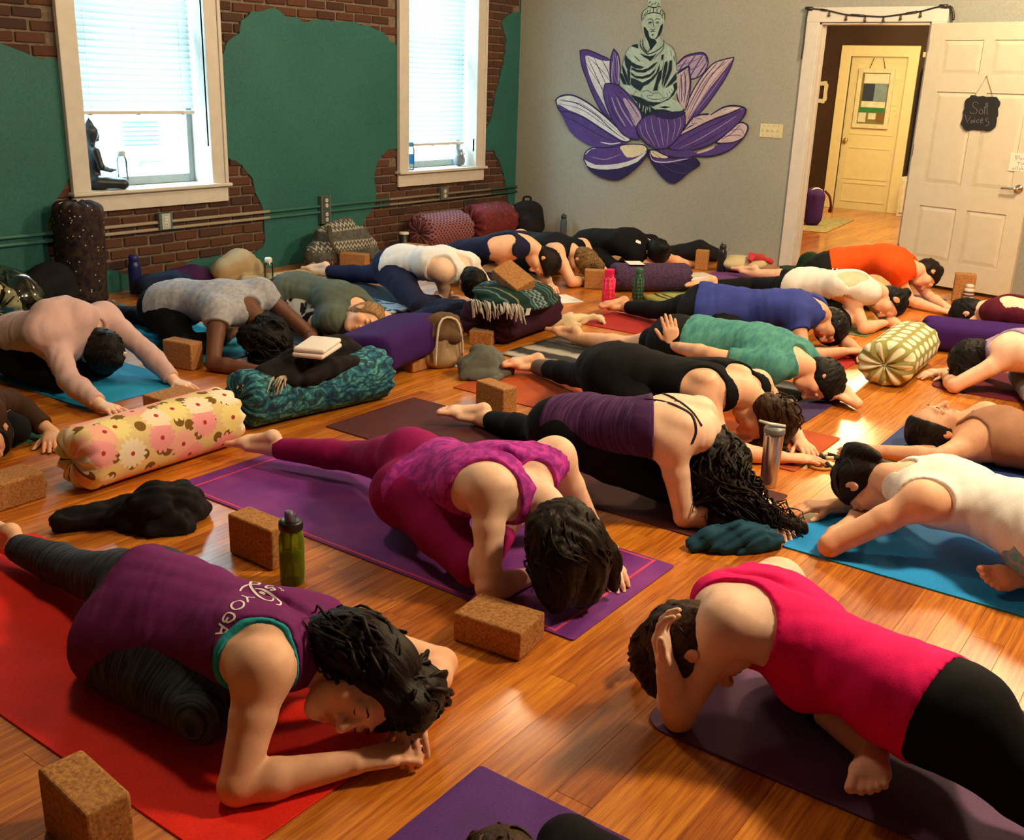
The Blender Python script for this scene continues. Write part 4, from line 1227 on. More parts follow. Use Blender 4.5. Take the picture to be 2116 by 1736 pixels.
MURAL_FIGURE = [
    ('f', 'stone', [(4.998, 1.902), (5.041, 1.875), (5.132, 1.852), (5.186, 1.775), (5.206, 1.687), (5.236, 1.553), (5.218, 1.487), (5.136, 1.389), (4.982, 1.316), (4.824, 1.311), (4.685, 1.349), (4.616, 1.439), (4.607, 1.547), (4.646, 1.697), (4.675, 1.803), (4.73, 1.855), (4.823, 1.897), (4.925, 1.886)], 1),
    ('f', 'stone', [(4.781, 1.412), (4.69, 1.404), (4.597, 1.364), (4.541, 1.311), (4.531, 1.268), (4.95, 1.239), (5.007, 1.293), (4.999, 1.36)], 1),
    ('f', 'stone', [(4.987, 2.205), (4.981, 2.247), (4.958, 2.273), (4.921, 2.286), (4.879, 2.271), (4.851, 2.24), (4.843, 2.198), (4.912, 2.183)], 1),
    ('f', 'stone', [(5.025, 2.073), (5.036, 2.131), (5, 2.168), (4.925, 2.192), (4.848, 2.177), (4.799, 2.129), (4.798, 2.077), (4.807, 2.003), (4.834, 1.945), (4.87, 1.918), (4.921, 1.918), (4.969, 1.945), (5.006, 1.998)], 1),
    ('f', 'stone', [(5.021, 2.073), (5.034, 2.046), (5.016, 1.977), (4.995, 1.982)], 1),
    ('f', 'stone', [(4.816, 2.072), (4.795, 2.035), (4.805, 1.977), (4.82, 1.982)], 1),
    ('f', 'stone', [(4.975, 1.939), (4.833, 1.94), (4.815, 1.876), (4.917, 1.789), (4.996, 1.875)], 1),
    ('f', 'ink', [(5.008, 2.02), (4.985, 2.009), (4.956, 1.977), (4.942, 1.934), (4.921, 1.916), (4.888, 1.91), (4.875, 1.905), (4.858, 1.881), (4.918, 1.809), (4.944, 1.875), (4.98, 1.929), (5.005, 1.987)], 1),
    ('f', 'ink', [(4.808, 2.045), (4.809, 1.998), (4.833, 1.942), (4.865, 1.912), (4.888, 1.91), (4.862, 1.933), (4.844, 1.993), (4.832, 2.03)], 1),
    ('f', 'stone', [(4.951, 1.982), (4.921, 1.995), (4.883, 1.993), (4.876, 1.961), (4.89, 1.924), (4.926, 1.923), (4.946, 1.945)], 1),
    ('f', 'ink', [(4.97, 2.05), (4.955, 2.061), (4.935, 2.062), (4.919, 2.052), (4.933, 2.04), (4.953, 2.039)], 1),
    ('f', 'ink', [(4.888, 2.054), (4.873, 2.063), (4.853, 2.06), (4.844, 2.05), (4.861, 2.04), (4.879, 2.043)], 1),
    ('l', 'stone', [(4.968, 2.057), (4.945, 2.046), (4.921, 2.054)], 0.0055),
    ('l', 'stone', [(4.885, 2.055), (4.864, 2.048), (4.845, 2.054)], 0.0055),
    ('l', 'ink', [(4.98, 2.073), (4.955, 2.086), (4.918, 2.072), (4.904, 2.014)], 0.0064),
    ('l', 'ink', [(4.841, 2.077), (4.872, 2.086), (4.896, 2.072)], 0.0064),
    ('l', 'ink', [(4.932, 2.001), (4.908, 1.989), (4.881, 2.001)], 0.0064),
    ('l', 'ink', [(4.932, 1.974), (4.91, 1.98), (4.884, 1.974)], 0.0083),
    ('f', 'ink', [(4.923, 1.948), (4.908, 1.954), (4.891, 1.946), (4.906, 1.937)], 1),
    ('l', 'ink', [(5.004, 2.089), (4.99, 2.123), (4.921, 2.137), (4.843, 2.126), (4.814, 2.088)], 0.0083),
    ('l', 'ink', [(5.015, 2.11), (4.992, 2.142)], 0.0073),
    ('l', 'ink', [(4.984, 2.131), (4.974, 2.163)], 0.0073),
    ('l', 'ink', [(4.953, 2.141), (4.95, 2.175)], 0.0073),
    ('l', 'ink', [(4.915, 2.143), (4.918, 2.179)], 0.0073),
    ('l', 'ink', [(4.88, 2.139), (4.879, 2.172)], 0.0073),
    ('l', 'ink', [(4.844, 2.132), (4.84, 2.159)], 0.0073),
    ('l', 'ink', [(4.816, 2.109), (4.816, 2.135)], 0.0073),
    ('l', 'ink', [(5.019, 2.078), (5.014, 2.099)], 0.0073),
    ('l', 'ink', [(4.972, 2.215), (4.948, 2.236)], 0.0073),
    ('l', 'ink', [(4.945, 2.199), (4.921, 2.22)], 0.0073),
    ('l', 'ink', [(4.914, 2.204), (4.89, 2.23)], 0.0073),
    ('l', 'ink', [(4.881, 2.195), (4.864, 2.219)], 0.0073),
    ('l', 'ink', [(4.956, 2.247), (4.925, 2.262)], 0.0073),
    ('l', 'ink', [(4.904, 2.246), (4.88, 2.256)], 0.0073),
    ('l', 'ink', [(4.977, 2.194), (4.912, 2.181), (4.849, 2.193)], 0.0092),
    ('l', 'ink', [(5.027, 2.068), (5.034, 2.11), (5.019, 2.153), (4.976, 2.178)], 0.0073),
    ('l', 'ink', [(4.795, 2.077), (4.797, 2.124), (4.834, 2.166)], 0.0073),
    ('f', 'ink', [(5.13, 1.847), (5.099, 1.862), (5.052, 1.868), (5.048, 1.825), (5.079, 1.837)], 1),
    ('l', 'ink', [(5.007, 1.906), (4.996, 1.843), (4.945, 1.797), (4.92, 1.839)], 0.0108),
    ('l', 'ink', [(5.031, 1.901), (5.017, 1.838), (4.962, 1.79), (4.938, 1.78), (4.864, 1.805), (4.793, 1.854), (4.784, 1.907)], 0.0091),
    ('l', 'ink', [(5.04, 1.877), (5.019, 1.838), (4.994, 1.814)], 0.0058),
    ('f', 'ink', [(5.027, 1.789), (4.973, 1.77), (4.925, 1.761), (4.879, 1.771), (4.846, 1.791), (4.877, 1.752), (4.909, 1.719), (4.947, 1.741), (4.983, 1.755)], 1),
    ('l', 'ink', [(4.876, 1.737), (4.833, 1.781), (4.79, 1.82), (4.778, 1.873)], 0.0058),
    ('l', 'ink', [(5.085, 1.764), (5.053, 1.739), (5.018, 1.714)], 0.0075),
    ('f', 'ink', [(5.176, 1.772), (5.155, 1.743), (5.111, 1.714), (5.116, 1.659), (5.125, 1.624), (5.147, 1.634), (5.175, 1.683), (5.188, 1.733)], 1),
    ('f', 'ink', [(5.208, 1.683), (5.178, 1.643), (5.142, 1.574), (5.103, 1.5), (5.134, 1.504), (5.178, 1.573), (5.204, 1.633)], 1),
    ('f', 'ink', [(5.23, 1.612), (5.199, 1.598), (5.171, 1.553), (5.143, 1.504), (5.183, 1.51), (5.22, 1.562)], 1),
    ('f', 'ink', [(5.153, 1.634), (5.116, 1.624), (5.113, 1.555), (5.114, 1.525), (5.135, 1.564)], 1),
    ('f', 'ink', [(5.11, 1.709), (5.049, 1.685), (4.97, 1.667), (5.01, 1.649), (5.076, 1.655), (5.113, 1.679)], 1),
    ('f', 'ink', [(5.108, 1.645), (5.043, 1.619), (4.96, 1.618), (4.881, 1.659), (4.828, 1.718), (4.873, 1.698), (4.928, 1.658), (4.985, 1.64), (5.045, 1.641), (5.101, 1.66)], 1),
    ('f', 'ink', [(5.106, 1.62), (5.059, 1.586), (4.981, 1.583), (4.9, 1.609), (4.851, 1.654), (4.837, 1.689), (4.86, 1.62), (4.904, 1.58), (4.979, 1.561), (5.051, 1.566), (5.101, 1.595)], 1),
    ('f', 'ink', [(5.105, 1.57), (5.05, 1.556), (4.976, 1.528), (4.896, 1.565), (4.837, 1.62), (4.809, 1.704), (4.809, 1.641), (4.861, 1.561), (4.916, 1.515), (4.962, 1.499), (4.994, 1.453), (5.062, 1.481), (5.104, 1.515)], 1),
    ('f', 'ink', [(4.798, 1.772), (4.775, 1.782), (4.78, 1.738), (4.796, 1.724)], 1),
    ('f', 'ink', [(4.757, 1.71), (4.736, 1.725), (4.728, 1.7), (4.733, 1.632), (4.75, 1.564), (4.77, 1.49), (4.772, 1.583), (4.767, 1.651)], 1),
    ('f', 'ink', [(4.71, 1.725), (4.685, 1.733), (4.68, 1.643), (4.71, 1.565), (4.755, 1.483), (4.744, 1.564), (4.717, 1.642)], 1),
    ('f', 'ink', [(4.819, 1.621), (4.781, 1.651), (4.783, 1.573), (4.81, 1.513), (4.811, 1.464), (4.858, 1.457), (4.84, 1.527)], 1),
    ('f', 'ink', [(4.653, 1.6), (4.632, 1.625), (4.624, 1.567), (4.671, 1.522), (4.732, 1.486), (4.691, 1.55)], 1),
    ('l', 'ink', [(4.704, 1.821), (4.696, 1.759)], 0.005),
    ('l', 'ink', [(4.671, 1.769), (4.661, 1.726)], 0.0066),
    ('l', 'ink', [(4.775, 1.772), (4.776, 1.661), (4.808, 1.562)], 0.0041),
    ('l', 'ink', [(4.767, 1.883), (4.695, 1.845), (4.656, 1.793), (4.639, 1.702), (4.628, 1.615)], 0.0037),
    ('l', 'ink', [(5.133, 1.847), (5.171, 1.792), (5.196, 1.723), (5.225, 1.622), (5.228, 1.501)], 0.0037),
    ('f', 'ink', [(5.099, 1.415), (4.989, 1.396), (4.903, 1.361), (4.767, 1.356), (4.678, 1.404), (4.644, 1.469), (4.654, 1.522), (4.619, 1.543), (4.608, 1.489), (4.64, 1.43), (4.725, 1.348), (4.84, 1.318), (4.949, 1.344), (5.035, 1.361)], 1),
    ('f', 'stone', [(5.191, 1.5), (5.106, 1.5), (5.031, 1.462), (4.981, 1.443), (4.989, 1.396), (5.075, 1.415), (5.151, 1.448)], 1),
    ('f', 'stone', [(4.804, 1.449), (4.737, 1.478), (4.654, 1.517), (4.641, 1.469), (4.684, 1.411), (4.753, 1.399)], 1),
    ('f', 'stone', [(4.993, 1.443), (4.917, 1.455), (4.85, 1.43), (4.78, 1.44), (4.754, 1.406), (4.764, 1.361), (4.855, 1.358), (4.94, 1.382)], 1),
    ('l', 'ink', [(5.03, 1.457), (5.069, 1.416)], 0.005),
    ('l', 'ink', [(4.982, 1.448), (4.917, 1.458), (4.862, 1.437), (4.81, 1.444)], 0.005),
    ('l', 'ink', [(4.919, 1.415), (4.902, 1.391), (4.845, 1.382), (4.77, 1.388)], 0.0058),
    ('l', 'ink', [(4.919, 1.415), (4.866, 1.415), (4.85, 1.43)], 0.0037),
    ('l', 'ink', [(4.798, 1.444), (4.761, 1.421), (4.75, 1.396)], 0.0041),
    ('l', 'ink', [(4.717, 1.447), (4.696, 1.413)], 0.005),
    ('l', 'ink', [(4.695, 1.467), (4.669, 1.434)], 0.005),
    ('l', 'ink', [(4.674, 1.482), (4.649, 1.464)], 0.005),
    ('f', 'ink', [(5.022, 1.357), (4.949, 1.344), (4.864, 1.318), (4.782, 1.326), (4.768, 1.301), (4.72, 1.293), (4.626, 1.277), (4.529, 1.286), (4.52, 1.247), (4.77, 1.196), (4.95, 1.208), (4.992, 1.282)], 1),
    ('l', 'stone', [(4.994, 1.343), (4.987, 1.298)], 0.0091),
    ('l', 'stone', [(4.947, 1.324), (4.952, 1.269)], 0.0091),
    ('l', 'stone', [(4.92, 1.318), (4.921, 1.255)], 0.0091),
    ('l', 'stone', [(4.878, 1.314), (4.874, 1.267)], 0.0091),
    ('l', 'stone', [(4.899, 1.316), (4.902, 1.286)], 0.0091),
    ('f', 'stone', [(4.863, 1.313), (4.783, 1.343), (4.671, 1.392), (4.589, 1.372), (4.535, 1.316), (4.532, 1.287), (4.626, 1.277), (4.715, 1.298), (4.762, 1.297), (4.826, 1.294)], 1),
    ('f', 'ink', [(4.781, 1.316), (4.723, 1.328), (4.659, 1.321), (4.721, 1.306)], 1)
]
# places of the smaller things, in metres in the room (on the door leaf: along it and up)
CORK_BLOCKS = [
    ('cork block on end at the red mat corner nearest the viewer', (0.905, 1.659, 0.0, -1.672, 0.2, 0.095, 0.15)),
    ('cork block standing on edge beside the green water bottle', (1.992, 2.4, 0.0, -1.581, 0.21, 0.09, 0.14)),
    ('cork block lying at the front of the purple mat with pink border', (2.066, 1.494, 0.0, -1.463, 0.215, 0.145, 0.088)),
    ('cork block standing by the bare foot of the striped camisole wearer', (3.742, 2.766, 0.0, -1.781, 0.2, 0.09, 0.14)),
    ('cork block at left edge in front of the yellow floral bolster end', (1.728, 3.441, 0.0, 0.017, 0.2, 0.145, 0.1)),
    ('cork block between the outstretched hands and the yellow floral bolster', (2.755, 3.89, 0.0, 0.031, 0.215, 0.145, 0.088)),
    ('cork block by the forearm of the woman in grey tee', (3.255, 4.471, 0.0, -1.414, 0.2, 0.09, 0.145)),
    ('cork block propping the end of the plum bolster', (4.05, 3.539, 0.0, -0.053, 0.14, 0.09, 0.07)),
    ('cork block behind the burlap bag and grey knit heap', (4.755, 3.629, 0.0, -1.138, 0.145, 0.1, 0.085)),
    ('cork block beside the hot pink water bottle', (6.755, 4.074, 0.0, -0.995, 0.17, 0.09, 0.145)),
    ('cork block on end by the grey wall beside a black bottle', (8.17, 3.865, 0.0, -1.223, 0.11, 0.09, 0.17)),
    ('cork block on end against the open white door', (8.386, 1.761, 0.0, -1.294, 0.15, 0.095, 0.215)),
    ('cork block in front of the grey chevron tote bag', (5.935, 5.84, 0.0, -1.237, 0.23, 0.09, 0.15)),
    ('cork block behind the white tank near the lidded cup', (6.76, 5.916, 0.0, -1.351, 0.2, 0.09, 0.13))]
GARLAND = [(8.875, 3.436, 2.157), (8.875, 3.352, 2.149), (8.875, 3.26, 2.136), (8.875, 3.114, 2.105), (8.875, 2.93, 2.093), (8.875, 2.81, 2.088), (8.875, 2.663, 2.105), (8.875, 2.524, 2.125), (8.875, 2.429, 2.149), (8.875, 2.358, 2.162), (8.875, 2.315, 2.158)]
GARLAND_RIGHT = [(8.875, 2.315, 2.158), (8.875, 2.294, 2.141), (8.875, 2.276, 2.099), (8.875, 2.27, 2.057)]
GARLAND_LEFT = [(8.875, 3.436, 2.157), (8.875, 3.447, 2.116), (8.875, 3.449, 1.995), (8.875, 3.449, 1.861), (8.875, 3.453, 1.757)]
GARLAND_BULBS = [(8.875, 3.259, 2.129), (8.875, 3.113, 2.098), (8.875, 2.957, 2.086), (8.875, 2.808, 2.081), (8.875, 2.674, 2.098), (8.875, 2.523, 2.118)]
CHALK_OUTLINE = [(0.41, 1.481), (0.44, 1.482), (0.465, 1.473), (0.505, 1.479), (0.535, 1.472), (0.569, 1.476), (0.609, 1.475), (0.621, 1.461), (0.644, 1.437), (0.644, 1.413), (0.633, 1.39), (0.641, 1.364), (0.644, 1.339), (0.638, 1.325), (0.641, 1.292), (0.64, 1.259), (0.613, 1.233), (0.583, 1.223), (0.549, 1.23), (0.509, 1.228), (0.472, 1.231), (0.426, 1.22), (0.398, 1.23), (0.385, 1.249), (0.366, 1.265), (0.374, 1.296), (0.377, 1.33), (0.369, 1.358), (0.379, 1.381), (0.374, 1.414), (0.373, 1.439), (0.385, 1.456), (0.404, 1.465)]
CHALK_STRING = [(0.441, 1.482), (0.507, 1.62), (0.58, 1.478)]
CHALK_STROKES = [[(0.481, 1.418), (0.466, 1.431), (0.443, 1.427), (0.439, 1.405), (0.459, 1.389), (0.48, 1.373), (0.475, 1.351), (0.44, 1.347), (0.427, 1.36)], [(0.5, 1.374), (0.511, 1.38), (0.524, 1.37), (0.525, 1.35), (0.508, 1.347), (0.497, 1.36), (0.5, 1.374)], [(0.54, 1.346), (0.538, 1.392), (0.541, 1.425), (0.553, 1.42)], [(0.526, 1.392), (0.549, 1.395)], [(0.549, 1.431), (0.559, 1.355), (0.566, 1.347)], [(0.536, 1.403), (0.561, 1.407)], [(0.391, 1.336), (0.419, 1.279), (0.437, 1.327)], [(0.449, 1.294), (0.446, 1.28), (0.458, 1.278), (0.464, 1.292), (0.449, 1.294)], [(0.474, 1.307), (0.477, 1.28)], [(0.474, 1.318), (0.475, 1.316)], [(0.506, 1.308), (0.49, 1.296), (0.496, 1.283), (0.51, 1.283)], [(0.52, 1.295), (0.537, 1.301), (0.528, 1.315), (0.518, 1.3), (0.525, 1.282), (0.542, 1.285)], [(0.58, 1.317), (0.558, 1.311), (0.566, 1.297), (0.585, 1.292), (0.586, 1.27), (0.564, 1.261)]]
NOTE_RECT = [(0.787, 1.081), (0.96, 0.946)]
NOTE_STROKES = [[(0.824, 1.062), (0.818, 1.056), (0.827, 1.059), (0.836, 1.027)], [(0.827, 1.059), (0.845, 1.058), (0.847, 1.044), (0.834, 1.04)], [(0.852, 1.064), (0.858, 1.028)], [(0.868, 1.037), (0.878, 1.044), (0.869, 1.048), (0.867, 1.035), (0.88, 1.03)], [(0.888, 1.047), (0.883, 1.036), (0.894, 1.034), (0.892, 1.047)], [(0.847, 1.014), (0.869, 1.014)], [(0.858, 1.014), (0.859, 0.995)], [(0.876, 1.01), (0.878, 1.0), (0.889, 0.999), (0.888, 1.011)], [(0.897, 1.0), (0.895, 1.011), (0.903, 1.01)], [(0.827, 0.971), (0.819, 0.965), (0.827, 0.957), (0.833, 0.963), (0.827, 0.971)], [(0.843, 0.958), (0.843, 0.978), (0.849, 0.98)], [(0.857, 0.959), (0.856, 0.979), (0.862, 0.981)], [(0.876, 0.95), (0.873, 0.972), (0.883, 0.971), (0.877, 0.961)], [(0.887, 0.984), (0.891, 0.962), (0.895, 0.972), (0.902, 0.963)]]
# ------------------------------------------------------------------ the room
XR, YL = 8.907, 6.413
X0, Y0, ZC = -2.4, -3.6, 3.25
from mathutils.geometry import delaunay_2d_cdt


def in_poly(p, poly):
    c = False
    j = len(poly) - 1
    for i in range(len(poly)):
        a, b = poly[i], poly[j]
        if (a[1] > p[1]) != (b[1] > p[1]) and p[0] < (b[0] - a[0]) * (p[1] - a[1]) / (b[1] - a[1]) + a[0]: c = not c
        j = i
    return c


# floor: strand-bamboo planks that run along x
def floor_mat(name, indiv):
    t = NT(name)
    pos = t.n('ShaderNodeNewGeometry').outputs['Position']
    mp = t.n('ShaderNodeMapping')
    t.t.links.new(pos, mp.inputs[0])
    mp.inputs['Scale'].default_value = (1.6, 34, 1)
    rnd = t.n('ShaderNodeObjectInfo').outputs['Random'] if indiv else t.attr('rnd').outputs['Fac']
    off = t.n('ShaderNodeCombineXYZ')
    t.set(off.inputs[0], t.math('MULTIPLY', rnd, 37.0))
    t.set(off.inputs[2], t.math('MULTIPLY', rnd, 19.0))
    va = t.n('ShaderNodeVectorMath', operation='ADD')
    t.set(va.inputs[0], mp.outputs[0])
    t.set(va.inputs[1], off.outputs[0])
    n1 = t.noise(va.outputs[0], 2.2, 5, 0.62, 0.25)
    mp2 = t.n('ShaderNodeMapping')
    t.t.links.new(pos, mp2.inputs[0])
    mp2.inputs['Scale'].default_value = (5, 150, 1)
    n2 = t.noise(mp2.outputs[0], 1.5, 3, 0.6)
    f = t.math('ADD', t.math('MULTIPLY', n1, 0.68), t.math('MULTIPLY', n2, 0.32))
    c = t.ramp(f, [(0.32, (0.26, 0.058, 0.004)), (0.46, (0.50, 0.145, 0.010)), (0.56, (0.66, 0.230, 0.018)), (0.70, (0.80, 0.34, 0.035))])
    shade = t.ramp(rnd, [(0.0, (0.70, 0.58, 0.46)), (0.5, (1, 1, 1)), (1.0, (1.12, 1.18, 1.3))])
    t.p(color=t.mix(1.0, c, shade, 'MULTIPLY'), rough=.48, spec=0.35, coat=1.0)
    t.b.inputs['Coat Roughness'].default_value = .19
    t.bump(f, 0.06, 0.002)
    return t.m


floor_root = empty('floor', (0, 0, 0), kind='structure')
sub = MB().box((X0 - .1, Y0 - .1, -.10), (XR + 5.4, YL + .1, -.012)).build('subfloor', plain('dark_subfloor', (.05, .025, .012)), floor_root)
M_PLK, M_PLK2 = floor_mat('bamboo_plank', True), floor_mat('bamboo_planks', False)
PW = 0.094
rngp = random.Random(11)
cand = []
y = Y0
row = 0
while y < YL:
    x = X0 - rngp.random() * 1.2
    while x < XR:
        L = rngp.choice((0.92, 1.22, 1.53, 1.83))
        cand.append((max(x, X0), min(x + L, XR), y, min(y + PW, YL)))
        x += L
    y += PW
    row += 1


def cam_uv(p):
    d = np.asarray(p) - V(0, 0, CAM_H)
    z = d @ _f
    return (IMG_W / 2 + F_PX * (d @ _r) / z, IMG_H / 2 - F_PX * (d @ _u) / z, z)


def seen(c):
    best = 0
    for fx in (0, .5, 1):
        p = V(c[0] + (c[1] - c[0]) * fx, (c[2] + c[3]) / 2, 0)
        u, v_, z = cam_uv(p)
        if z > .3 and -60 < u < IMG_W + 60 and 0 < v_ < IMG_H + 60: best = max(best, 1 / z)
    return best


cand.sort(key=lambda c: -seen(c))
meshes = {}
for c in cand[:290]:
    L, Wd = round(c[1] - c[0], 3), round(c[3] - c[2], 3)
    if (L, Wd) not in meshes:
        g = .0002
        b = MB().box((g, g, -.012), (L - g, Wd - g, 0))
        o = b.build('plank', M_PLK, floor_root, bevel=.0007, seg=1)
        meshes[(L, Wd)] = o.data
    else:
        o = link_mesh('plank', meshes[(L, Wd)], None, floor_root)
    o.location = (c[0], c[2], rngp.uniform(-.0003, 0))
mb = MB()
rv = []
for c in cand[290:]:
    mb.box((c[0] + .0005, c[2] + .0005, -.012), (c[1] - .0005, c[3] - .0005, rngp.uniform(-.0003, 0)))
    rv += [rngp.random()] * 8
o = mb.build('planks', M_PLK2, floor_root, fix=False)
add_attr(o.data, 'rnd', np.array(rv))
o['kind'] = 'stuff'

# ---- left wall: mortar, bricks, teal plaster with broken-out patches
WIN = [(4.015, 5.022, .70, 2.78), (7.205, 8.195, .69, 2.78)]     # openings x0, x1, z0, z1


def wall_mat():
    t = NT('teal_plaster')
    co = t.coord('Object')
    n1 = t.noise(co, 1.3, 4)
    n2 = t.noise(co, 60, 3)
    c = t.ramp(n1, [(0.3, (0.018, 0.108, 0.104)), (0.7, (0.028, 0.148, 0.132))])
    t.p(color=t.mix(0.3, c, t.ramp(n2, [(0.3, (0.010, 0.066, 0.066)), (0.7, (0.042, 0.19, 0.17))])), rough=0.6, spec=0.3)
    t.bump(n2, 0.3, 0.004)
    return t.m


wl_root = empty('wall_left', (0, 0, 0), kind='structure')
M_TEAL = wall_mat()
M_MORT = plain('old_mortar', (.17, .13, .10), .95, var=.3, scale=30, bump=.8, bscale=90)
b = MB()
ya, yb = YL + .018, YL + .40
xs = [X0, WIN[0][0] - .013, WIN[0][1] + .013, WIN[1][0] - .013, WIN[1][1] + .013, XR + .12]
for i in range(5):
    if i in (1, 3):
        w = WIN[i // 2]
        b.box((xs[i], ya, 0), (xs[i + 1], yb, w[2] - .022))
        b.box((xs[i], ya, w[3] + .013), (xs[i + 1], yb, ZC))
    else:
        b.box((xs[i], ya, 0), (xs[i + 1], yb, ZC))
b.build('mortar', M_MORT, wl_root)


def wobble(poly, step=.05, amp=.012, seed=0):
    rg = random.Random(seed)
    out = []
    for i in range(len(poly)):
        a, c = V(*poly[i]), V(*poly[(i + 1) % len(poly)])
        n = max(1, int(np.linalg.norm(c - a) / step))
        for k in range(n):
            p = a + (c - a) * k / n
            out.append((p[0] + rg.uniform(-amp, amp), p[1] + rg.uniform(-amp, amp)))
    return out


gaps = {k: wobble(v, seed=ord(k)) for k, v in PLASTER_GAPS.items()}
xa, xb, za, zb = X0, XR, 0.0, ZC
clampz = lambda p: (min(max(p[0], xa + .002), xb - .002), min(max(p[1], za + .002), zb - .002))
loops = [[(xa, za), (xb, za), (xb, zb), (xa, zb)]] + [[clampz(p) for p in g] for g in gaps.values()] + \
        [[(w[0], w[2]), (w[1], w[2]), (w[1], w[3]), (w[0], w[3])] for w in WIN]
cv, ce = [], []
for lp in loops:
    s0 = len(cv)
    cv += [Vector(p) for p in lp]
    ce += [(s0 + i, s0 + (i + 1) % len(lp)) for i in range(len(lp))]
r = delaunay_2d_cdt(cv, ce, [], 0, 1e-4)
pv, pf = [tuple(v) for v in r[0]], r[2]
keep = []
for f in pf:
    c = np.mean([pv[i] for i in f], axis=0)
    if any(in_poly(c, l) for l in loops[1:]) or not in_poly(c, loops[0]): continue
    keep.append(tuple(f))
b = MB()
n = len(pv)
b.v = [(p[0], YL, p[1]) for p in pv] + [(p[0], YL + .018, p[1]) for p in pv]
cnt = {}
for f in keep:
    b.f.append(f)
    for i in range(len(f)):
        e = (f[i], f[(i + 1) % len(f)])
        cnt[tuple(sorted(e))] = cnt.get(tuple(sorted(e)), 0) + 1
for e, c in cnt.items():
    if c == 1: b.f.append((e[0], e[1], e[1] + n, e[0] + n))
b.build('plaster', M_TEAL, wl_root)

t = NT('old_brick')
rnd = t.n('ShaderNodeObjectInfo').outputs['Random']
pos = t.n('ShaderNodeNewGeometry').outputs['Position']
nz = t.noise(pos, 24, 4, .65)
base = t.ramp(rnd, [(0, (.070, .030, .022)), (.35, (.115, .042, .026)), (.7, (.15, .060, .034)), (1, (.050, .030, .028))])
t.p(color=t.mix(t.math('MULTIPLY', nz, .75), base, (.045, .034, .03)), rough=.92, spec=.2)
t.bump(t.noise(pos, 90, 3), .7, .006)
M_BRK = t.m
bm_cache = []
rgb = random.Random(5)
for k in range(6):
    q = MB().box((-.100 + rgb.uniform(0, .006), 0, -.031 + rgb.uniform(0, .004)), (.100 - rgb.uniform(0, .006), .016, .031 - rgb.uniform(0, .004)))
    o = q.build('brick', M_BRK, wl_root, bevel=.005, seg=1)
    bm_cache.append(o.data)
    bpy.data.objects.remove(o)
allb = []
zz, row = .04, 0
while zz < 2.5:
    xx = X0 + (row % 2) * .105
    while xx < XR:
        if not any(w[0] - .115 < xx < w[1] + .115 and w[2] - .06 < zz < w[3] for w in WIN):
            pts = [(xx + dx, zz + dz) for dx in (-.1, 0, .1) for dz in (-.03, .03)]
            if any(in_poly(p, g) for p in pts for g in gaps.values()): allb.append((xx, zz))
        xx += .211
    zz += .0735
    row += 1
allb = [(x, z) for x, z in allb if x > 2.9 and x < XR - .1]
allb.sort(key=lambda p: (p[1] > 2.15, abs(p[0] - 5)))
for x, z in allb[:298]:
    o = link_mesh('brick', rgb.choice(bm_cache), None, wl_root)
    o.location = (x + rgb.uniform(-.004, .004), YL + .004 + rgb.uniform(-.003, .004), z + rgb.uniform(-.003, .003))
    o.rotation_euler = (0, rgb.uniform(-.015, .015), rgb.uniform(-.012, .012))
q = MB()
for x, z in allb[298:]: q.box((x - .1, YL + .005, z - .03), (x + .1, YL + .02, z + .03))
if q.v: q.build('bricks', M_BRK, wl_root, bevel=.004, seg=1)['kind'] = 'stuff'
print('bricks', len(allb))

# ---- windows
M_TRIM = plain('white_trim_paint', (.62, .60, .56), .45, var=.05, spec=.4)
M_SASH = plain('grey_sash_paint', (.30, .36, .37), .5, var=.08)
t = NT('window_glass')
tr = t.n('ShaderNodeBsdfTransparent')
tr.inputs[0].default_value = (.93, .98, 1, 1)
gl = t.n('ShaderNodeBsdfGlossy')
gl.inputs['Roughness'].default_value = .02
mx = t.n('ShaderNodeMixShader')
mx.inputs[0].default_value = .06
t.t.links.new(tr.outputs[0], mx.inputs[1])
t.t.links.new(gl.outputs[0], mx.inputs[2])
t.t.links.new(mx.outputs[0], t.out.inputs[0])
M_GLASS = t.m
t = NT('blind_slat_vinyl')
df = t.n('ShaderNodeBsdfDiffuse')
df.inputs[0].default_value = (.80, .85, .86, 1)
tl = t.n('ShaderNodeBsdfTranslucent')
tl.inputs[0].default_value = (.78, .90, .95, 1)
mx = t.n('ShaderNodeMixShader')
mx.inputs[0].default_value = .55
t.t.links.new(df.outputs[0], mx.inputs[1])
t.t.links.new(tl.outputs[0], mx.inputs[2])
t.t.links.new(mx.outputs[0], t.out.inputs[0])
M_SLAT = t.m
YS = YL + .19         # sash plane
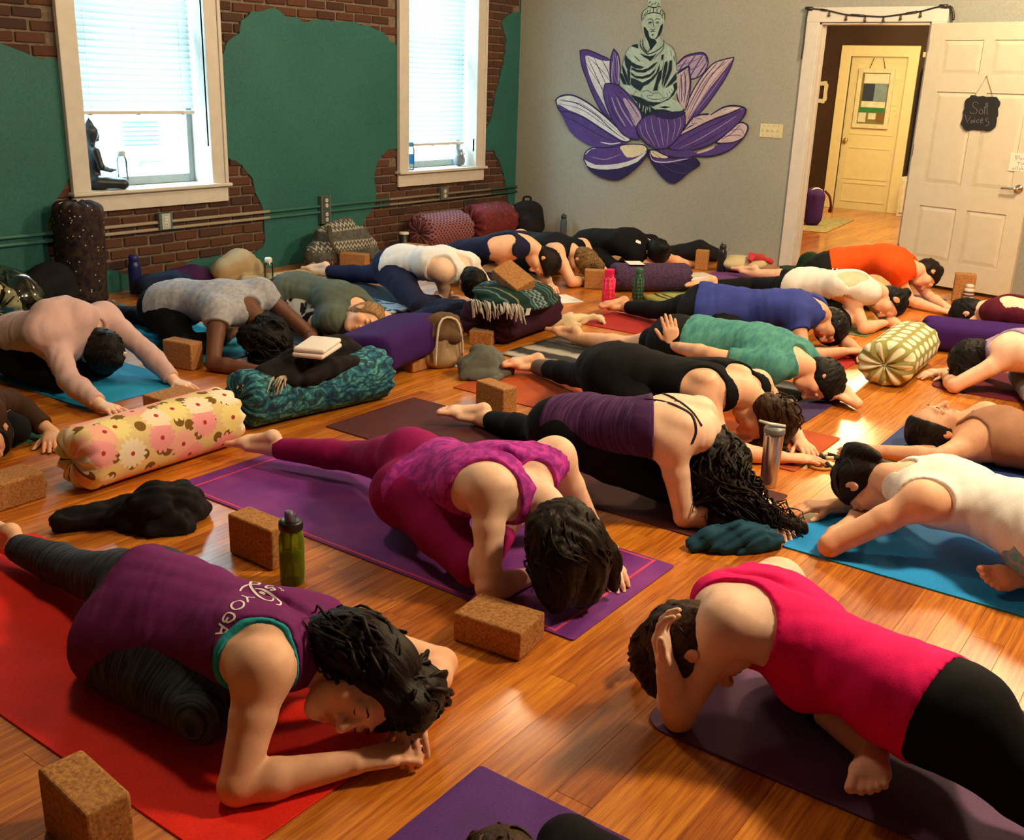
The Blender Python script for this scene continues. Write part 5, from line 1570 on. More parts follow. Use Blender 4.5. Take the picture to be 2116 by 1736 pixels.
for wi, (wx0, wx1, wz0, wz1) in enumerate(WIN):
    root = empty('window_%d' % (wi + 1), (0, 0, 0), kind='structure')
    cw, dp = .135, .028
    for nm, lo, hi in (('casing', (wx0 - cw, YL - dp, wz0 - .005), (wx0 + .004, YL, wz1 + .14)), ('casing', (wx1 - .004, YL - dp, wz0 - .005), (wx1 + cw, YL, wz1 + .14)),
                       ('casing', (wx0 - cw - .02, YL - dp - .006, wz1), (wx1 + cw + .02, YL, wz1 + .16))):
        o = MB().box(lo, hi).build(nm, M_TRIM, root, bevel=.006)
    for sx0, sx1 in ((wx0 - cw, wx0 - cw + .03), (wx1 + cw - .03, wx1 + cw)):   # raised back band
        MB().box((sx0, YL - dp - .012, wz0), (sx1, YL - dp + .002, wz1 + .1)).build('back_band', M_TRIM, root, bevel=.005)
    MB().box((wx0 - cw - .015, YL - .065, wz0 - .022), (wx1 + cw + .015, YL + .02, wz0 + .004)).build('window_sill', M_TRIM, root, bevel=.008)
    MB().box((wx0, YL + .01, wz0 - .02), (wx1, YS + .09, wz0 + .002)).build('inner_sill', M_TRIM, root)
    MB().box((wx0 - cw, YL - .026, wz0 - .135), (wx1 + cw, YL, wz0 - .022)).build('apron', M_TRIM, root, bevel=.006)
    for lo, hi in (((wx0 - .012, YL - .001, wz0), (wx0, YS + .12, wz1)), ((wx1, YL - .001, wz0), (wx1 + .012, YS + .12, wz1)), ((wx0, YL - .001, wz1), (wx1, YS + .12, wz1 + .012))):
        MB().box(lo, hi).build('jamb', M_TRIM, root)
    zm = 1.84 if wi == 0 else 1.80
    for k, (z0, z1, yo) in enumerate(((wz0 + .004, zm + .02, 0), (zm - .02, wz1, .04))):
        sash = empty('sash', (0, 0, 0))
        sash.parent = root
        yy = YS + yo
        for lo, hi in (((wx0, yy, z0), (wx0 + .045, yy + .035, z1)), ((wx1 - .045, yy, z0), (wx1, yy + .035, z1))):
            MB().box(lo, hi).build('stile', M_SASH, sash, bevel=.004)
        for lo, hi in (((wx0 + .045, yy, z0), (wx1 - .045, yy + .035, z0 + .06)), ((wx0 + .045, yy, z1 - .045), (wx1 - .045, yy + .035, z1))):
            MB().box(lo, hi).build('rail', M_SASH, sash, bevel=.004)
        MB().box((wx0 + .04, yy + .014, z0 + .05), (wx1 - .04, yy + .019, z1 - .04)).build('pane', M_GLASS, sash)
    # venetian blind, half raised
    zb = 1.205 if wi == 0 else .91
    bl = empty('window_blind', ((wx0 + wx1) / 2, YL + .13, zb), 0, 'white slatted venetian blind hanging in the window with the %s on its sill' % ('seated buddha statue' if wi == 0 else 'little owl figurine'), 'blind', 'venetian blinds')
    hw = (wx1 - wx0) / 2 - .03
    sl = MB()
    ca, sa = cos(radians(58)), sin(radians(58))
    prof = []
    for q in range(5):
        u = (q - 2) / 2 * .025
        c_ = .003 * (1 - (u / .025) ** 2)
        prof.append((u * ca - c_ * sa, u * sa + c_ * ca))
    nsl = int((wz1 - .05 - zb) / .043)
    vs = []
    for side in (-hw, hw):
        for off in (0, .0022):
            vs += [V(side, p[0], p[1] + off) for p in prof]
    fs = [(i, i + 1, 11 + i, 10 + i) for i in range(4)] + [(5 + i, 15 + i, 16 + i, 6 + i) for i in range(4)] + [(0, 10, 15, 5), (4, 9, 19, 14), (0, 5, 6, 1), (1, 6, 7, 2), (2, 7, 8, 3), (3, 8, 9, 4), (10, 11, 16, 15), (11, 12, 17, 16), (12, 13, 18, 17), (13, 14, 19, 18)]
    sl.add(vs, fs)
    o0 = sl.build('slat', M_SLAT, bl, smooth=True)
    o0.location = (0, 0, .05)
    for k in range(1, nsl):
        o = o0.copy()
        COL.objects.link(o)
        o.location = (0, 0, .05 + k * .043)
    MB().box((-hw, -.024, -.012), (hw, .024, .012)).build('bottom_rail', M_TRIM, bl, bevel=.004)
    MB().box((-hw, -.03, wz1 - zb - .05), (hw, .03, wz1 - zb)).build('head_rail', M_TRIM, bl, bevel=.004)
    for cx in (-hw * .78, 0, hw * .78):
        MB().tube([(cx, -.027, -.01), (cx, -.027, wz1 - zb - .04)], .0014, 5).build('ladder_cord', M_TRIM, bl)
        MB().box((cx - .012, -.026, -.018), (cx + .012, .0, -.010)).build('cord_plug', M_SASH, bl)

# ---- neighbouring house seen through the left window
bd = empty('neighbour_house', (6.2, 9.0, 0), 0, 'pale neighbouring house wall outside the windows with a slatted window', 'building')
M_OUT = plain('pale_siding', (.78, .84, .84), .8, var=.04)
MB().box((-9, 0, -3), (8, .3, 3.3)).build('siding_wall', M_OUT, bd)
M_OUTW = plain('cool_window_paint', (.45, .62, .68), .6, var=.05)
w = MB().box((-.18, -.03, .60), (.24, .0, 1.04)).build('window', plain('shaded_window', (.22, .42, .50), .5), bd)
for k in range(7):
    MB().box((-.18, -.05, .765 + k * .042), (.24, -.03, .79 + k * .042)).build('slat', M_OUTW, w)
MB().box((-.02, -.06, .585), (.26, -.0, .63)).build('ledge', plain('blue_ledge', (.08, .38, .62), .6), bd)

# ---- right wall with the doorway
DY0, DY1, DZ = 2.43, 3.34, 2.05
t = NT('grey_wall_paint')
co = t.coord('Object')
n2 = t.noise(co, 70, 3)
n1 = t.noise(co, 1.1, 3)
t.p(color=t.mix(.35, t.ramp(n1, [(.3, (.28, .295, .265)), (.7, (.33, .345, .305))]), t.ramp(n2, [(.3, (.22, .235, .21)), (.7, (.39, .40, .355))])), rough=.65, spec=.3)
t.bump(n2, .2, .003)
M_GREY = t.m
wr_root = empty('wall_right', (0, 0, 0), kind='structure')
b = MB()
b.box((XR, Y0 - .1, 0), (XR + .12, DY0, ZC)).box((XR, DY1, 0), (XR + .12, YL + .4, ZC)).box((XR, DY0, DZ), (XR + .12, DY1, ZC))
b.build('plasterboard', M_GREY, wr_root)
M_GEN = plain('darkened_wall_paint', (.09, .085, .075), .8, var=.05)  # unseen walls coloured dark to cut the fill light
MB().box((X0 - .12, Y0 - .12, 0), (XR + .12, Y0, ZC)).build('wall_near', M_GEN)['kind'] = 'structure'
MB().box((X0 - .12, Y0 - .12, 0), (X0, YL + .4, ZC)).build('wall_behind', M_GEN)['kind'] = 'structure'
MB().box((X0 - .12, Y0 - .12, ZC), (XR + .12, YL + .4, ZC + .1)).build('ceiling', plain('ceiling_paint', (.16, .15, .135), .9, var=.04))['kind'] = 'structure'  # ceiling out of view, darkened as well to weaken the bounce light
# doorway trim
M_CREAM = plain('cream_door_paint', (.58, .54, .42), .4, var=.04, spec=.45)
dr = empty('trim_1', (0, 0, 0), kind='structure')
for lo, hi in (((XR - .022, DY1 - .005, 0), (XR, DY1 + .112, DZ)), ((XR - .022, DY0 - .112, 0), (XR, DY0 + .005, DZ)), ((XR - .024, DY0 - .115, DZ - .003), (XR, DY1 + .115, DZ + .113))):
    MB().box(lo, hi).build('casing', M_TRIM, dr, bevel=.006)
for lo, hi in (((XR - .001, DY1 - .018, 0), (XR + .13, DY1, DZ)), ((XR - .001, DY0, 0), (XR + .13, DY0 + .018, DZ)), ((XR - .001, DY0, DZ - .018), (XR + .13, DY1, DZ)), ((XR + .05, DY1 - .032, 0), (XR + .09, DY1 - .018, DZ))):
    MB().box(lo, hi).build('jamb', M_TRIM, dr)
# open six-panel door leaf
ldir = math.atan2(1.4587 - 2.42, 8.668 - 8.885)
lf = empty('door_1', (8.872, 2.418, .03), ldir, kind='structure')
LW, LH, LT = .965, 2.005, .036
b = MB()
# stiles and rails around recessed fields (seen side is local -y ... both sides are cut)
cols = [(.13, .44), (.525, .835)]
rows = [(.20, .62), (.80, 1.50), (1.63, 1.88)]
b.box((0, -LT / 2, 0), (LW, LT / 2, .20))
for z0, z1 in ((.62, .80), (1.50, 1.63), (1.88, LH)): b.box((0, -LT / 2, z0), (LW, LT / 2, z1))
for z0, z1 in rows:
    for x0, x1 in ((0, cols[0][0]), (cols[0][1], cols[1][0]), (cols[1][1], LW)): b.box((x0, -LT / 2, z0), (x1, LT / 2, z1))
b.build('door_frame', M_CREAM, lf)
for x0, x1 in cols:
    for z0, z1 in rows:
        q = MB()
        m = .035
        for s_ in (-1, 1):
            yo, yi = s_ * (LT / 2 - .010), s_ * (LT / 2 - .003)
            q.add([(x0, yo, z0), (x1, yo, z0), (x1, yo, z1), (x0, yo, z1), (x0 + m, yi, z0 + m), (x1 - m, yi, z0 + m), (x1 - m, yi, z1 - m), (x0 + m, yi, z1 - m)],
                  [(4, 5, 6, 7), (0, 1, 5, 4), (1, 2, 6, 5), (2, 3, 7, 6), (3, 0, 4, 7)])
        q.build('panel', M_CREAM, lf)
M_NICK = plain('brushed_nickel', (.55, .52, .46), .28, metal=1.0, var=.05)
hd = MB().lathe([(.030, 0), (.032, .004), (.030, .010), (.012, .014), (.011, .045), (.0, .046)], 20)
hd.v = [(v[0], -v[2] - LT / 2, v[1]) for v in hd.v]
hd.tube([(0, -.058, 0), (-.03, -.062, .002), (-.115, -.058, -.004)], [.011, .009, .008], 10)
ho = hd.build('door_handle', M_NICK, lf, smooth=True)
ho.location = (LW - .07, 0, .82)
for z in (.2, 1.0, 1.8): MB().tube([(0, -LT / 2 - .004, z), (0, -LT / 2 - .004, z + .09)], .007, 8).build('hinge', M_NICK, lf)

# ---- hall beyond the doorway
HX, HY0, HY1, HZ = 14.18, 1.2, 6.3, 2.55
M_HFLOOR = floor_mat('hall_planks', False)
hf = MB()
rv = []
yy = HY0
while yy < HY1:
    xx = XR + .0 - rngp.random()
    while xx < HX + .09:
        L = 1.3
        if xx + L > XR:
            hf.box((max(xx, XR) + .0005, yy + .0005, -.012), (min(xx + L, HX + .09) - .0005, yy + .093, 0))
            rv += [rngp.random()] * 8
        xx += L
    yy += .094
hall = empty('floor_hall', (0, 0, 0), kind='structure')
o = hf.build('planks', M_HFLOOR, hall, fix=False)
add_attr(o.data, 'rnd', np.array(rv))
o['kind'] = 'stuff'
M_DARK = plain('dark_brown_wall', (.050, .024, .016), .7, var=.25, scale=3)
whr = empty('wall_hall', (0, 0, 0), kind='structure')
iy0, iy1, iz = 4.09, 4.84, 1.965
MB().box((HX, HY0, 0), (HX + .1, iy0, HZ)).box((HX, iy1, 0), (HX + .1, HY1, HZ)).box((HX, iy0, iz), (HX + .1, iy1, HZ)).build('far_wall', M_DARK, whr)
M_HALL = plain('hall_side_paint', (.62, .52, .34), .8, var=.04)
MB().box((XR + .12, HY0 - .1, 0), (HX + .1, HY0, HZ)).box((XR + .12, HY1, 0), (HX + .1, HY1 + .1, HZ)).build('side_wall', M_HALL, whr)
MB().box((XR + .12, HY0 - .1, HZ), (HX + .1, HY1 + .1, HZ + .1)).build('ceiling_hall', M_HALL)['kind'] = 'structure'
d2 = empty('door_2', (0, 0, 0), kind='structure')
M_YEL = plain('warm_cream_paint', (.84, .76, .50), .45, var=.03)
for lo, hi in (((HX - .03, iy1 - .005, 0), (HX, iy1 + .13, iz + .13)), ((HX - .03, iy0 - .13, 0), (HX, iy0 + .005, iz + .13)), ((HX - .03, iy0, iz - .005), (HX, iy1, iz + .13))):
    MB().box(lo, hi).build('casing', M_YEL, d2, bevel=.006)
b = MB()
xi = HX + .05
b.box((xi, iy0, 0.0), (xi + .035, iy1, iz))
b.build('door_slab', M_YEL, d2)
MB().box((HX + .1, HY0, -.1), (HX + .14, HY1, HZ)).build('light_stop', M_DARK, whr)  # unseen slab added to stop outside light leaking in under the far door
for z0, z1 in ((.12, .34), (.42, .80), (1.0, 1.30), (1.38, 1.62), (1.70, 1.88)):
    for q in ((iy0 + .1, iy1 - .1),):
        e = .008
        p = MB()
        for lo, hi in (((xi - e, q[0] - .02, z0 - .02), (xi, q[1] + .02, z0)), ((xi - e, q[0] - .02, z1), (xi, q[1] + .02, z1 + .02)), ((xi - e, q[0] - .02, z0), (xi, q[0], z1)), ((xi - e, q[1], z0), (xi, q[1] + .02, z1))): p.box(lo, hi)
        p.build('panel_molding', M_YEL, d2)
kb = MB().lathe([(.012, 0), (.012, .03), (.028, .04), (.030, .055), (.02, .066), (0, .068)], 16)
kb.v = [(xi - v[2], 4.775 + v[0], .90 + v[1]) for v in kb.v]
kb.build('door_knob', plain('brass', (.6, .42, .15), .3, metal=1), d2, smooth=True)
# ------------------------------------------------------------------ mural painted on the right wall: buddha seated in a lotus
MC = dict(pale=(.60, .64, .68), lilac=(.36, .30, .44), rose=(.50, .42, .45), violet=(.075, .040, .200), navy=(.020, .014, .075), cream=(.62, .58, .40), stone=(.36, .50, .46), ink=(.008, .022, .032))
MMAT = {}
for k, c in MC.items():
    t = NT('mural_paint_' + k)
    co = t.coord('Object')
    n1 = t.noise(co, 45, 4, .6)
    n2 = t.noise(co, 7, 3)
    f = t.math('ADD', t.math('MULTIPLY', n1, .5), t.math('MULTIPLY', n2, .5))
    t.p(color=t.ramp(f, [(.3, tuple(v * .72 for v in c)), (.7, tuple(min(1, v * 1.25) for v in c))]), rough=.65, spec=.25)
    MMAT[k] = t.m
mural = empty('mural', (XR, 4.45, 1.35), 0, 'purple lotus mural with a teal seated buddha painted on the grey wall', 'mural')
LAYER = [0]


def paint(items, name):
    me = bpy.data.meshes.new(name)
    vs, fs, mi, mats = [], [], [], []
    if name == 'petal':     # dark contour and fine streaks inside every petal
        k0, c0, p0, w0 = items[0]
        items = list(items) + [('l', 'navy', list(p0) + [p0[0]], .011)]
        P_ = np.array(p0)
        n_ = len(P_)
        A_, B_ = crom(P_[:n_ // 2 + 1], 12), crom(np.vstack([P_[n_ // 2:], P_[:1]])[::-1], 12)
        for q_ in (() if len(items) > 7 else (.3, .6)):
            c_ = A_ * (1 - q_) + B_ * q_
            items.insert(len(items) // 2, ('l', 'lilac' if c0 == 'violet' else 'violet', [tuple(v) for v in c_[1:-1:3]], .0055))
    for kind, col, pts, w in items:
        LAYER[0] += 1
        x = -.0012 - LAYER[0] * .00012
        if col not in mats: mats.append(col)
        m = mats.index(col)
        pts = [V(p[0] - 4.45, p[1] - 1.35) for p in pts]
        if kind == 'f':
            if w == 1 and len(pts) > 3 and name == 'petal':     # soften corners of the petal outlines
                q = []
                for i in range(len(pts)):
                    a, b_, c, d = pts[i - 1], pts[i], pts[(i + 1) % len(pts)], pts[(i + 2) % len(pts)]
                    q += [b_, .5 * (b_ + c) + .06 * ((b_ - a) + (c - d))]
                pts = q
            poly = [pts]
            s0 = len(vs)
            vs += [(x, p[0], p[1]) for p in pts]
            fs.append(tuple(range(s0, s0 + len(pts))))
            mi.append(m)
        else:
            c = crom(pts, max(14, 4 * len(pts))) if len(pts) > 2 else np.array([pts[0] + (pts[1] - pts[0]) * u for u in np.linspace(0, 1, 6)])
            s0 = len(vs)
            n = len(c)
            for i, p in enumerate(c):
                tg = nrm(c[min(i + 1, n - 1)] - c[max(i - 1, 0)])
                nn = V(-tg[1], tg[0])
                ww = w * .5 * (.35 + .65 * sin(pi * (.12 + .76 * i / (n - 1))) if np.linalg.norm(pts[0] - pts[-1]) > 1e-6 else 1)
                vs += [(x, *(p + nn * ww)), (x, *(p - nn * ww))]
            for i in range(n - 1):
                fs.append((s0 + 2 * i, s0 + 2 * i + 1, s0 + 2 * i + 3, s0 + 2 * i + 2))
                mi.append(m)
    me.from_pydata(vs, [], fs)
    bm = bmesh.new()
    bm.from_mesh(me)
    for f, k in zip(bm.faces, mi): f.material_index = k
    bmesh.ops.triangulate(bm, faces=bm.faces, ngon_method='EAR_CLIP')
    bm.to_mesh(me)
    bm.free()
    for c in mats: me.materials.append(MMAT[c])
    return link_mesh(name, me, None, mural)


for it in MURAL_PETALS:
    if it is None: paint(MURAL_FIGURE, 'seated_figure')['label'] = 'teal and black robed buddha figure'
    else: paint(it, 'petal')
# ------------------------------------------------------------------ the people in the class
def stripes(name, c1, c2, scale=60, axis=0, dist=2.5, rough=.85, lo=.45, hi=.6):
    """fabric with heathered bands across the body (attribute suv runs along the spine or limb)"""
    t = NT(name)
    mp = t.n('ShaderNodeMapping')
    t.t.links.new(t.attr('suv').outputs['Vector'], mp.inputs[0])
    mp.inputs['Scale'].default_value = (scale, scale * .06, 1) if axis == 0 else (scale * .06, scale, 1)
    nz = t.noise(mp.outputs[0], 1.0, 3, .6, .2)
    t.p(color=t.ramp(nz, [(lo, c1), (hi, c2)]), rough=rough, spec=.15)
    t.bump(t.noise(t.coord(), 300, 1), .2, .003)
    return t.m


def blotch(name, c1, c2, scale=26, lo=.45, hi=.55, stretch=(1, 1, 1), c3=None):
    t = NT(name)
    co = t.coord('Object', stretch)
    nz = t.noise(co, scale, 2, .5, .6)
    st = [(lo, c1), (hi, c2)]
    if c3: st.append((min(.98, hi + .12), c3))
    t.p(color=t.ramp(nz, st), rough=.85, spec=.15)
    t.bump(t.noise(t.coord(), 300, 1), .2, .003)
    return t.m


H_DARK = hair_mat('dark_brown_hair', (.0045, .0025, .002), (.018, .009, .0045))
H_BLACK = hair_mat('black_hair', (.003, .0025, .0025), (.011, .009, .008))
H_BROWN = hair_mat('brown_hair', (.016, .007, .003), (.070, .033, .013))
H_BLOND = hair_mat('streaked_blonde_hair', (.05, .025, .010), (.34, .20, .075))
H_SANDY = hair_mat('sandy_hair', (.20, .10, .04), (.46, .28, .12))
BLACKF = fabric('black_stretch_fabric', (.0055, .0055, .007), var=.3)
NAVYF = fabric('navy_fabric', (.012, .014, .045))
TANK = dict(kind='tank', off=.010, name='tank_top')
LEG = dict(kind='leggings', off=.0045, name='leggings', waist=.32)
BUN = lambda b, r=.042: dict(local=1, pts=[b, (b[0], b[1] - .015, b[2] + .01)], r=[r, r * .9])

G1 = 'yoga students folded forward on their mats'

# A : foreground, purple printed tank
P = person('A', 'woman in purple YOGA tank and striped dark leggings folded over on red mat', JOINTS['A'], -1, 'peach', [
    dict(kind='tank', mat=fabric('teal_bra_fabric', (.03, .42, .50)), off=.0065, name='sports_bra', hem=.5, arm=(.071, .105, .3, .022, .0), arm_l=(.045, .09, .3, .05, .03), scoop=(.05, .05, .3, .06), label='teal sports bra edge'),
    dict(TANK, mat=fabric('purple_jersey', (.155, .018, .130)), off=.011, hem=-.20, arm=(.082, .121, .3, .024, -.004), arm_l=(.052, .10, .3, .05, .03), scoop=(.05, .045, .3, .06), wr=.0018),
    dict(LEG, mat=stripes('striped_dark_knit', (.012, .016, .026), (.085, .105, .15), 170, lo=.38, hi=.72), cuff=1.88)],
    dict(mat=H_DARK, hl=(.95, -.30), cut=.045, thick=.020, amp=.005, freq=60, flow=(-.2, .5, .6), chains=[
        dict(local=1, pts=[(.03, -.05, .05), (.08, -.05, -.01), (.085, -.05, -.08), (.05, -.07, -.12)], r=[.055, .06, .05, .025], locks=46, curl=.012, curlf=2.2, w=.0055, flare=.3),
        dict(local=1, pts=[(.06, -.03, .06), (.075, -.07, -.04), (.06, -.085, -.13)], r=[.065, .075, .045], locks=46, curl=.012, curlf=2.2, w=.005, flare=.4),
        dict(local=1, pts=[(.03, .04, .10), (.01, .05, .125), (-.02, .04, .14)], r=[.035, .04, .025], locks=30, curl=.012, curlf=2.2, w=.005, flare=.4),
        dict(local=1, pts=[(.0, .03, .11), (-.02, -.03, .13), (-.05, -.06, .11), (-.07, -.08, .04)], r=[.045, .055, .05, .03], locks=46, curl=.014, curlf=2.2, w=.0055, flare=.4),
        dict(local=1, pts=[(.05, .02, .085), (.08, -.02, .05), (.06, -.08, .03)], r=[.03, .045, .03], locks=24, curl=.012, curlf=2.0, w=.005, flare=.4)]),
    G1, h=.0052, scap=1, butt=.93, belly=.022, crown=(.55, -.83, -.05), gaze=(-.82, -.50, -.28), w=1.06, floor=.006, limb=1.06,
    hands=dict(r=dict(curl=.16, bend0=.05, spread=.02), l=dict(d=(-.80, -.58, .05), n=(-.3, .1, .95), curl=.42, bend0=.30, spread=.05)))

# B : pink tank, right foreground
P = person('B', 'woman in hot pink tank and black leggings with bare sole turned toward the viewer', JOINTS['B'], 1, 'fair', [
    dict(TANK, mat=fabric('hot_pink_fabric', (.85, .006, .150)), off=.010, hem=-.10, arm=(.150, .160, .3, .045, .03), scoop=(.02, .02, .3, .06), wr=.0016),
    dict(LEG, mat=BLACKF, cuff=1.55)],
    dict(mat=H_BROWN, hl=(.9, -.5), cut=.03, thick=.014, amp=.004, freq=80, flow=(.2, .5, -.8), chains=[
        dict(local=1, pts=[(0, -.06, .09), (.0, -.03, .13), (-.01, .04, .14), (-.03, .09, .11)], r=[.035, .035, .030, .014], locks=26, curl=.006, w=.0045)]),
    G1, h=.0056, scap=1, bust=1, w=1.02, floor=.007, crown=(-.15, .80, -.58), gaze=(.1, -.35, -.93),
    hands=dict(l=dict(d=(.05, .30, .95), n=(-.2, .9, -.25), curl=.5), r=dict(d=(-.75, .35, .45), n=(-.1, .8, .5), curl=.5)), feet=dict(r=dict(n=(-.25, -.1, 1))))

# C : magenta tank, centre
P = person('C', 'woman in magenta patterned tank and plum leggings on purple mat with pink border', JOINTS['C'], -1, 'fair', [
    dict(TANK, mat=blotch('magenta_brush_print', (.52, .045, .36), (.27, .022, .25), 30, .42, .6, (1, 1, 1)), off=.010, hem=.07, arm=(.085, .120, .3, .030, -.0), scoop=(.060, .080, .3, .03), wr=.0016),
    dict(LEG, mat=fabric('plum_leggings', (.27, .006, .10)), cuff=1.93)],
    dict(mat=H_DARK, hl=(.9, -.45), cut=.03, thick=.016, amp=.008, freq=48, flow=(.1, -.25, -.95), chains=[
        dict(pts=[(2.31, 1.50, .26), (2.28, 1.45, .19), (2.27, 1.43, .07)], r=[.060, .058, .035], k=.05, locks=80, curl=.011, curlf=1.2, w=.0042, flare=.7),
        dict(pts=[(2.36, 1.47, .27), (2.36, 1.42, .19), (2.36, 1.40, .06)], r=[.060, .058, .035], k=.05, locks=90, curl=.011, curlf=1.2, w=.0042, flare=.7),
        dict(pts=[(2.41, 1.46, .22), (2.46, 1.39, .15), (2.47, 1.36, .05)], r=[.034, .030, .012], locks=34, curl=.005, w=.0034, flare=.4)]),
    G1, h=.0056, scap=1, w=1.0, floor=.007, crown=(.15, -.62, -.77), gaze=(.1, .72, -.65))
CP = P

# D : striped purple camisole and long curls
D_ = JOINTS['D']
D_H1 = [(3.295, 1.458, .25), (3.256, 1.412, .16), (3.225, 1.366, .05), (3.162, 1.312, .03)]
D_H2 = [(3.32, 1.403, .20), (3.219, 1.294, .10), (3.27, 1.196, .04), (3.332, 1.101, .02)]
D_H3 = [(3.324, 1.50, .27), (3.323, 1.428, .24), (3.322, 1.372, .16)]
P = person('D', 'woman in purple striped camisole with very long dark curls spilling over the floor', D_, -1, 'fair', [
    dict(TANK, mat=stripes('purple_heather_stripe', (.045, .012, .070), (.100, .040, .125), 110, lo=.45, hi=.62), off=.010, hem=-.06, neck=.63, wr=.0016),
    dict(LEG, mat=BLACKF, cuff=1.80)],
    dict(mat=H_DARK, hl=(.9, -.45), cut=.03, thick=.02, amp=.006, freq=60, flow=(.1, -.3, -.9), seed=8, chains=[
        dict(pts=D_H1, r=[.075, .090, .080, .05], locks=110, curl=.015, curlf=3.4, w=.0046, n=30, flare=.6),
        dict(pts=D_H2, r=[.06, .07, .045, .025], locks=80, curl=.016, curlf=3.4, w=.0046, n=30, flare=1.0),
        dict(pts=D_H3, r=[.05, .05, .04], locks=40, curl=.014, curlf=3, w=.0046, n=22, flare=.5)]),
    G1, h=.0062, scap=1, w=.98, floor=.006, crown=(.1, -.62, -.75), gaze=(0, .72, -.6))
DP = P

# E : black camisole
P = person('E', 'woman in black camisole and black leggings with grey ankle sock, brown curly hair', JOINTS['E'], -1, 'peach', [
    dict(TANK, mat=BLACKF, off=.009, hem=-.1, arm=(.068, .10, .3, .032, 0), scoop=(.10, .115, .3, .035)),
    dict(LEG, mat=BLACKF, cuff=1.66),
    dict(kind='sock', legs='l', mat=fabric('grey_knit', (.16, .13, .11)), off=.006, name='ankle_sock', **{'from': .66, 'to': .97}, label='grey ankle sock')],
    dict(mat=H_BROWN, hl=(.9, -.45), cut=.03, thick=.018, amp=.006, freq=60, flow=(.1, -.3, -.9), chains=[
        dict(local=1, pts=[(0, -.05, .07), (.03, -.07, .02), (.05, -.04, -.06)], r=[.06, .06, .04], locks=50, curl=.014, curlf=2.6, w=.005, flare=.6),
        dict(local=1, pts=[(0, .02, .10), (.02, .06, .11), (.02, .1, .08)], r=[.055, .05, .03], locks=40, curl=.014, curlf=2.4, w=.005, flare=.6)]),
    G1, h=.0068, scap=1, floor=.006, hands=dict(r=dict(curl=.1, bend0=.03), l=dict(curl=.1, bend0=.03)))

# F : man in teal tee
P = person('F', 'man in teal heather tee and black shorts reaching his arms back beside bare legs', JOINTS['F'], -1, 'peach', [
    dict(kind='tee', mat=blotch('teal_heather', (.045, .20, .21), (.085, .29, .25), 18, .35, .65, (1, 3, 1)), off=.016, name='t_shirt', hem=.02, sleeve=.72, wr=.004, wf=18),
    dict(LEG, kind='shorts', mat=BLACKF, off=.010, cuff=.55, name='shorts')],
    dict(mat=H_BLACK, hl=(.95, -.25), cut=.05, thick=.020, amp=.003, freq=120),
    G1, h=.0075, w=1.12, floor=.012, hands=dict(r=dict(d=(.05, .30, .95), n=(-.8, -.5, .2), curl=.22), l=dict(d=(.2, .9, .2), curl=.4)))

# G : blue tee
P = person('G', 'dark haired person in royal blue tee and black leggings on red mat', JOINTS['G'], -1, 'tan', [
    dict(kind='tee', mat=fabric('royal_blue_jersey', (.035, .050, .27)), off=.014, name='t_shirt', hem=-.16, sleeve=.42, wr=.004, wf=20),
    dict(LEG, mat=BLACKF, cuff=1.85)],
    dict(mat=H_BLACK, hl=(.9, -.5), cut=.05, thick=.024, amp=.004, freq=90), G1, h=.0078, w=1.08, floor=.006, dp=1.1)

# H : white tank by the door
P = person('H', 'woman in white tank with small top bun resting her forehead on folded arms', JOINTS['H'], -1, 'peach', [
    dict(TANK, mat=fabric('white_ribbed_cotton', (.78, .74, .70), var=.06), off=.010, hem=-.08, arm=(.066, .11, .3, .034, -.005), scoop=(.07, .09, .3, .03)),
    dict(LEG, mat=BLACKF)],
    dict(mat=H_BLACK, hl=(.9, -.4), cut=.02, thick=.010, chains=[BUN((0, -.10, .07), .038)]), G1, h=.008, floor=.006)

# I : orange tee
P = person('I', 'woman in bright orange tee and black capri leggings folded in front of the open door', JOINTS['I'], -1, 'peach', [
    dict(kind='tee', mat=fabric('orange_jersey', (.85, .085, .010)), off=.015, name='t_shirt', hem=-.02, sleeve=.40, wr=.003),
    dict(LEG, mat=blotch('black_with_white_strokes', (.010, .010, .012), (.010, .010, .012), 7, .70, .705, (1, 4, 1), (.6, .6, .55)), cuff=1.25)],
    dict(mat=H_DARK, hl=(.9, -.4), cut=.03, thick=.014, chains=[BUN((0, -.035, .13), .04)]), G1, h=.008, floor=.006)

# J, K, L, M : right-hand row
P = person('J', 'dark haired woman in maroon tank folded at right edge behind the purple bolster', JOINTS['J'], 1, 'fair', [
    dict(TANK, mat=fabric('maroon_jersey', (.09, .008, .022)), arm=(.075, .12, .3, .03, 0), scoop=(.08, .1, .3, .02)), dict(LEG, mat=BLACKF)],
    dict(mat=H_BLACK, hl=(.9, -.4), cut=.03, chains=[BUN((0, -.08, .06), .03)]), G1, h=.0085, floor=.006)
P = person('K', 'dark haired woman with bare arm stretched over maroon mat at right edge', JOINTS['K'], 1, 'fair', [
    dict(TANK, mat=fabric('lavender_jersey', (.34, .26, .42)), arm=(.08, .13, .3, .03, 0), scoop=(.09, .12, .3, .02)), dict(LEG, mat=fabric('grey_blue_knit', (.20, .24, .33)))],
    dict(mat=H_BLACK, hl=(.9, -.4), cut=.03, thick=.016, chains=[dict(local=1, pts=[(0, -.02, .09), (-.05, .03, .07), (-.07, .06, 0)], r=[.05, .05, .03], locks=24, curl=.008, w=.005)]), G1, h=.0075, floor=.006)
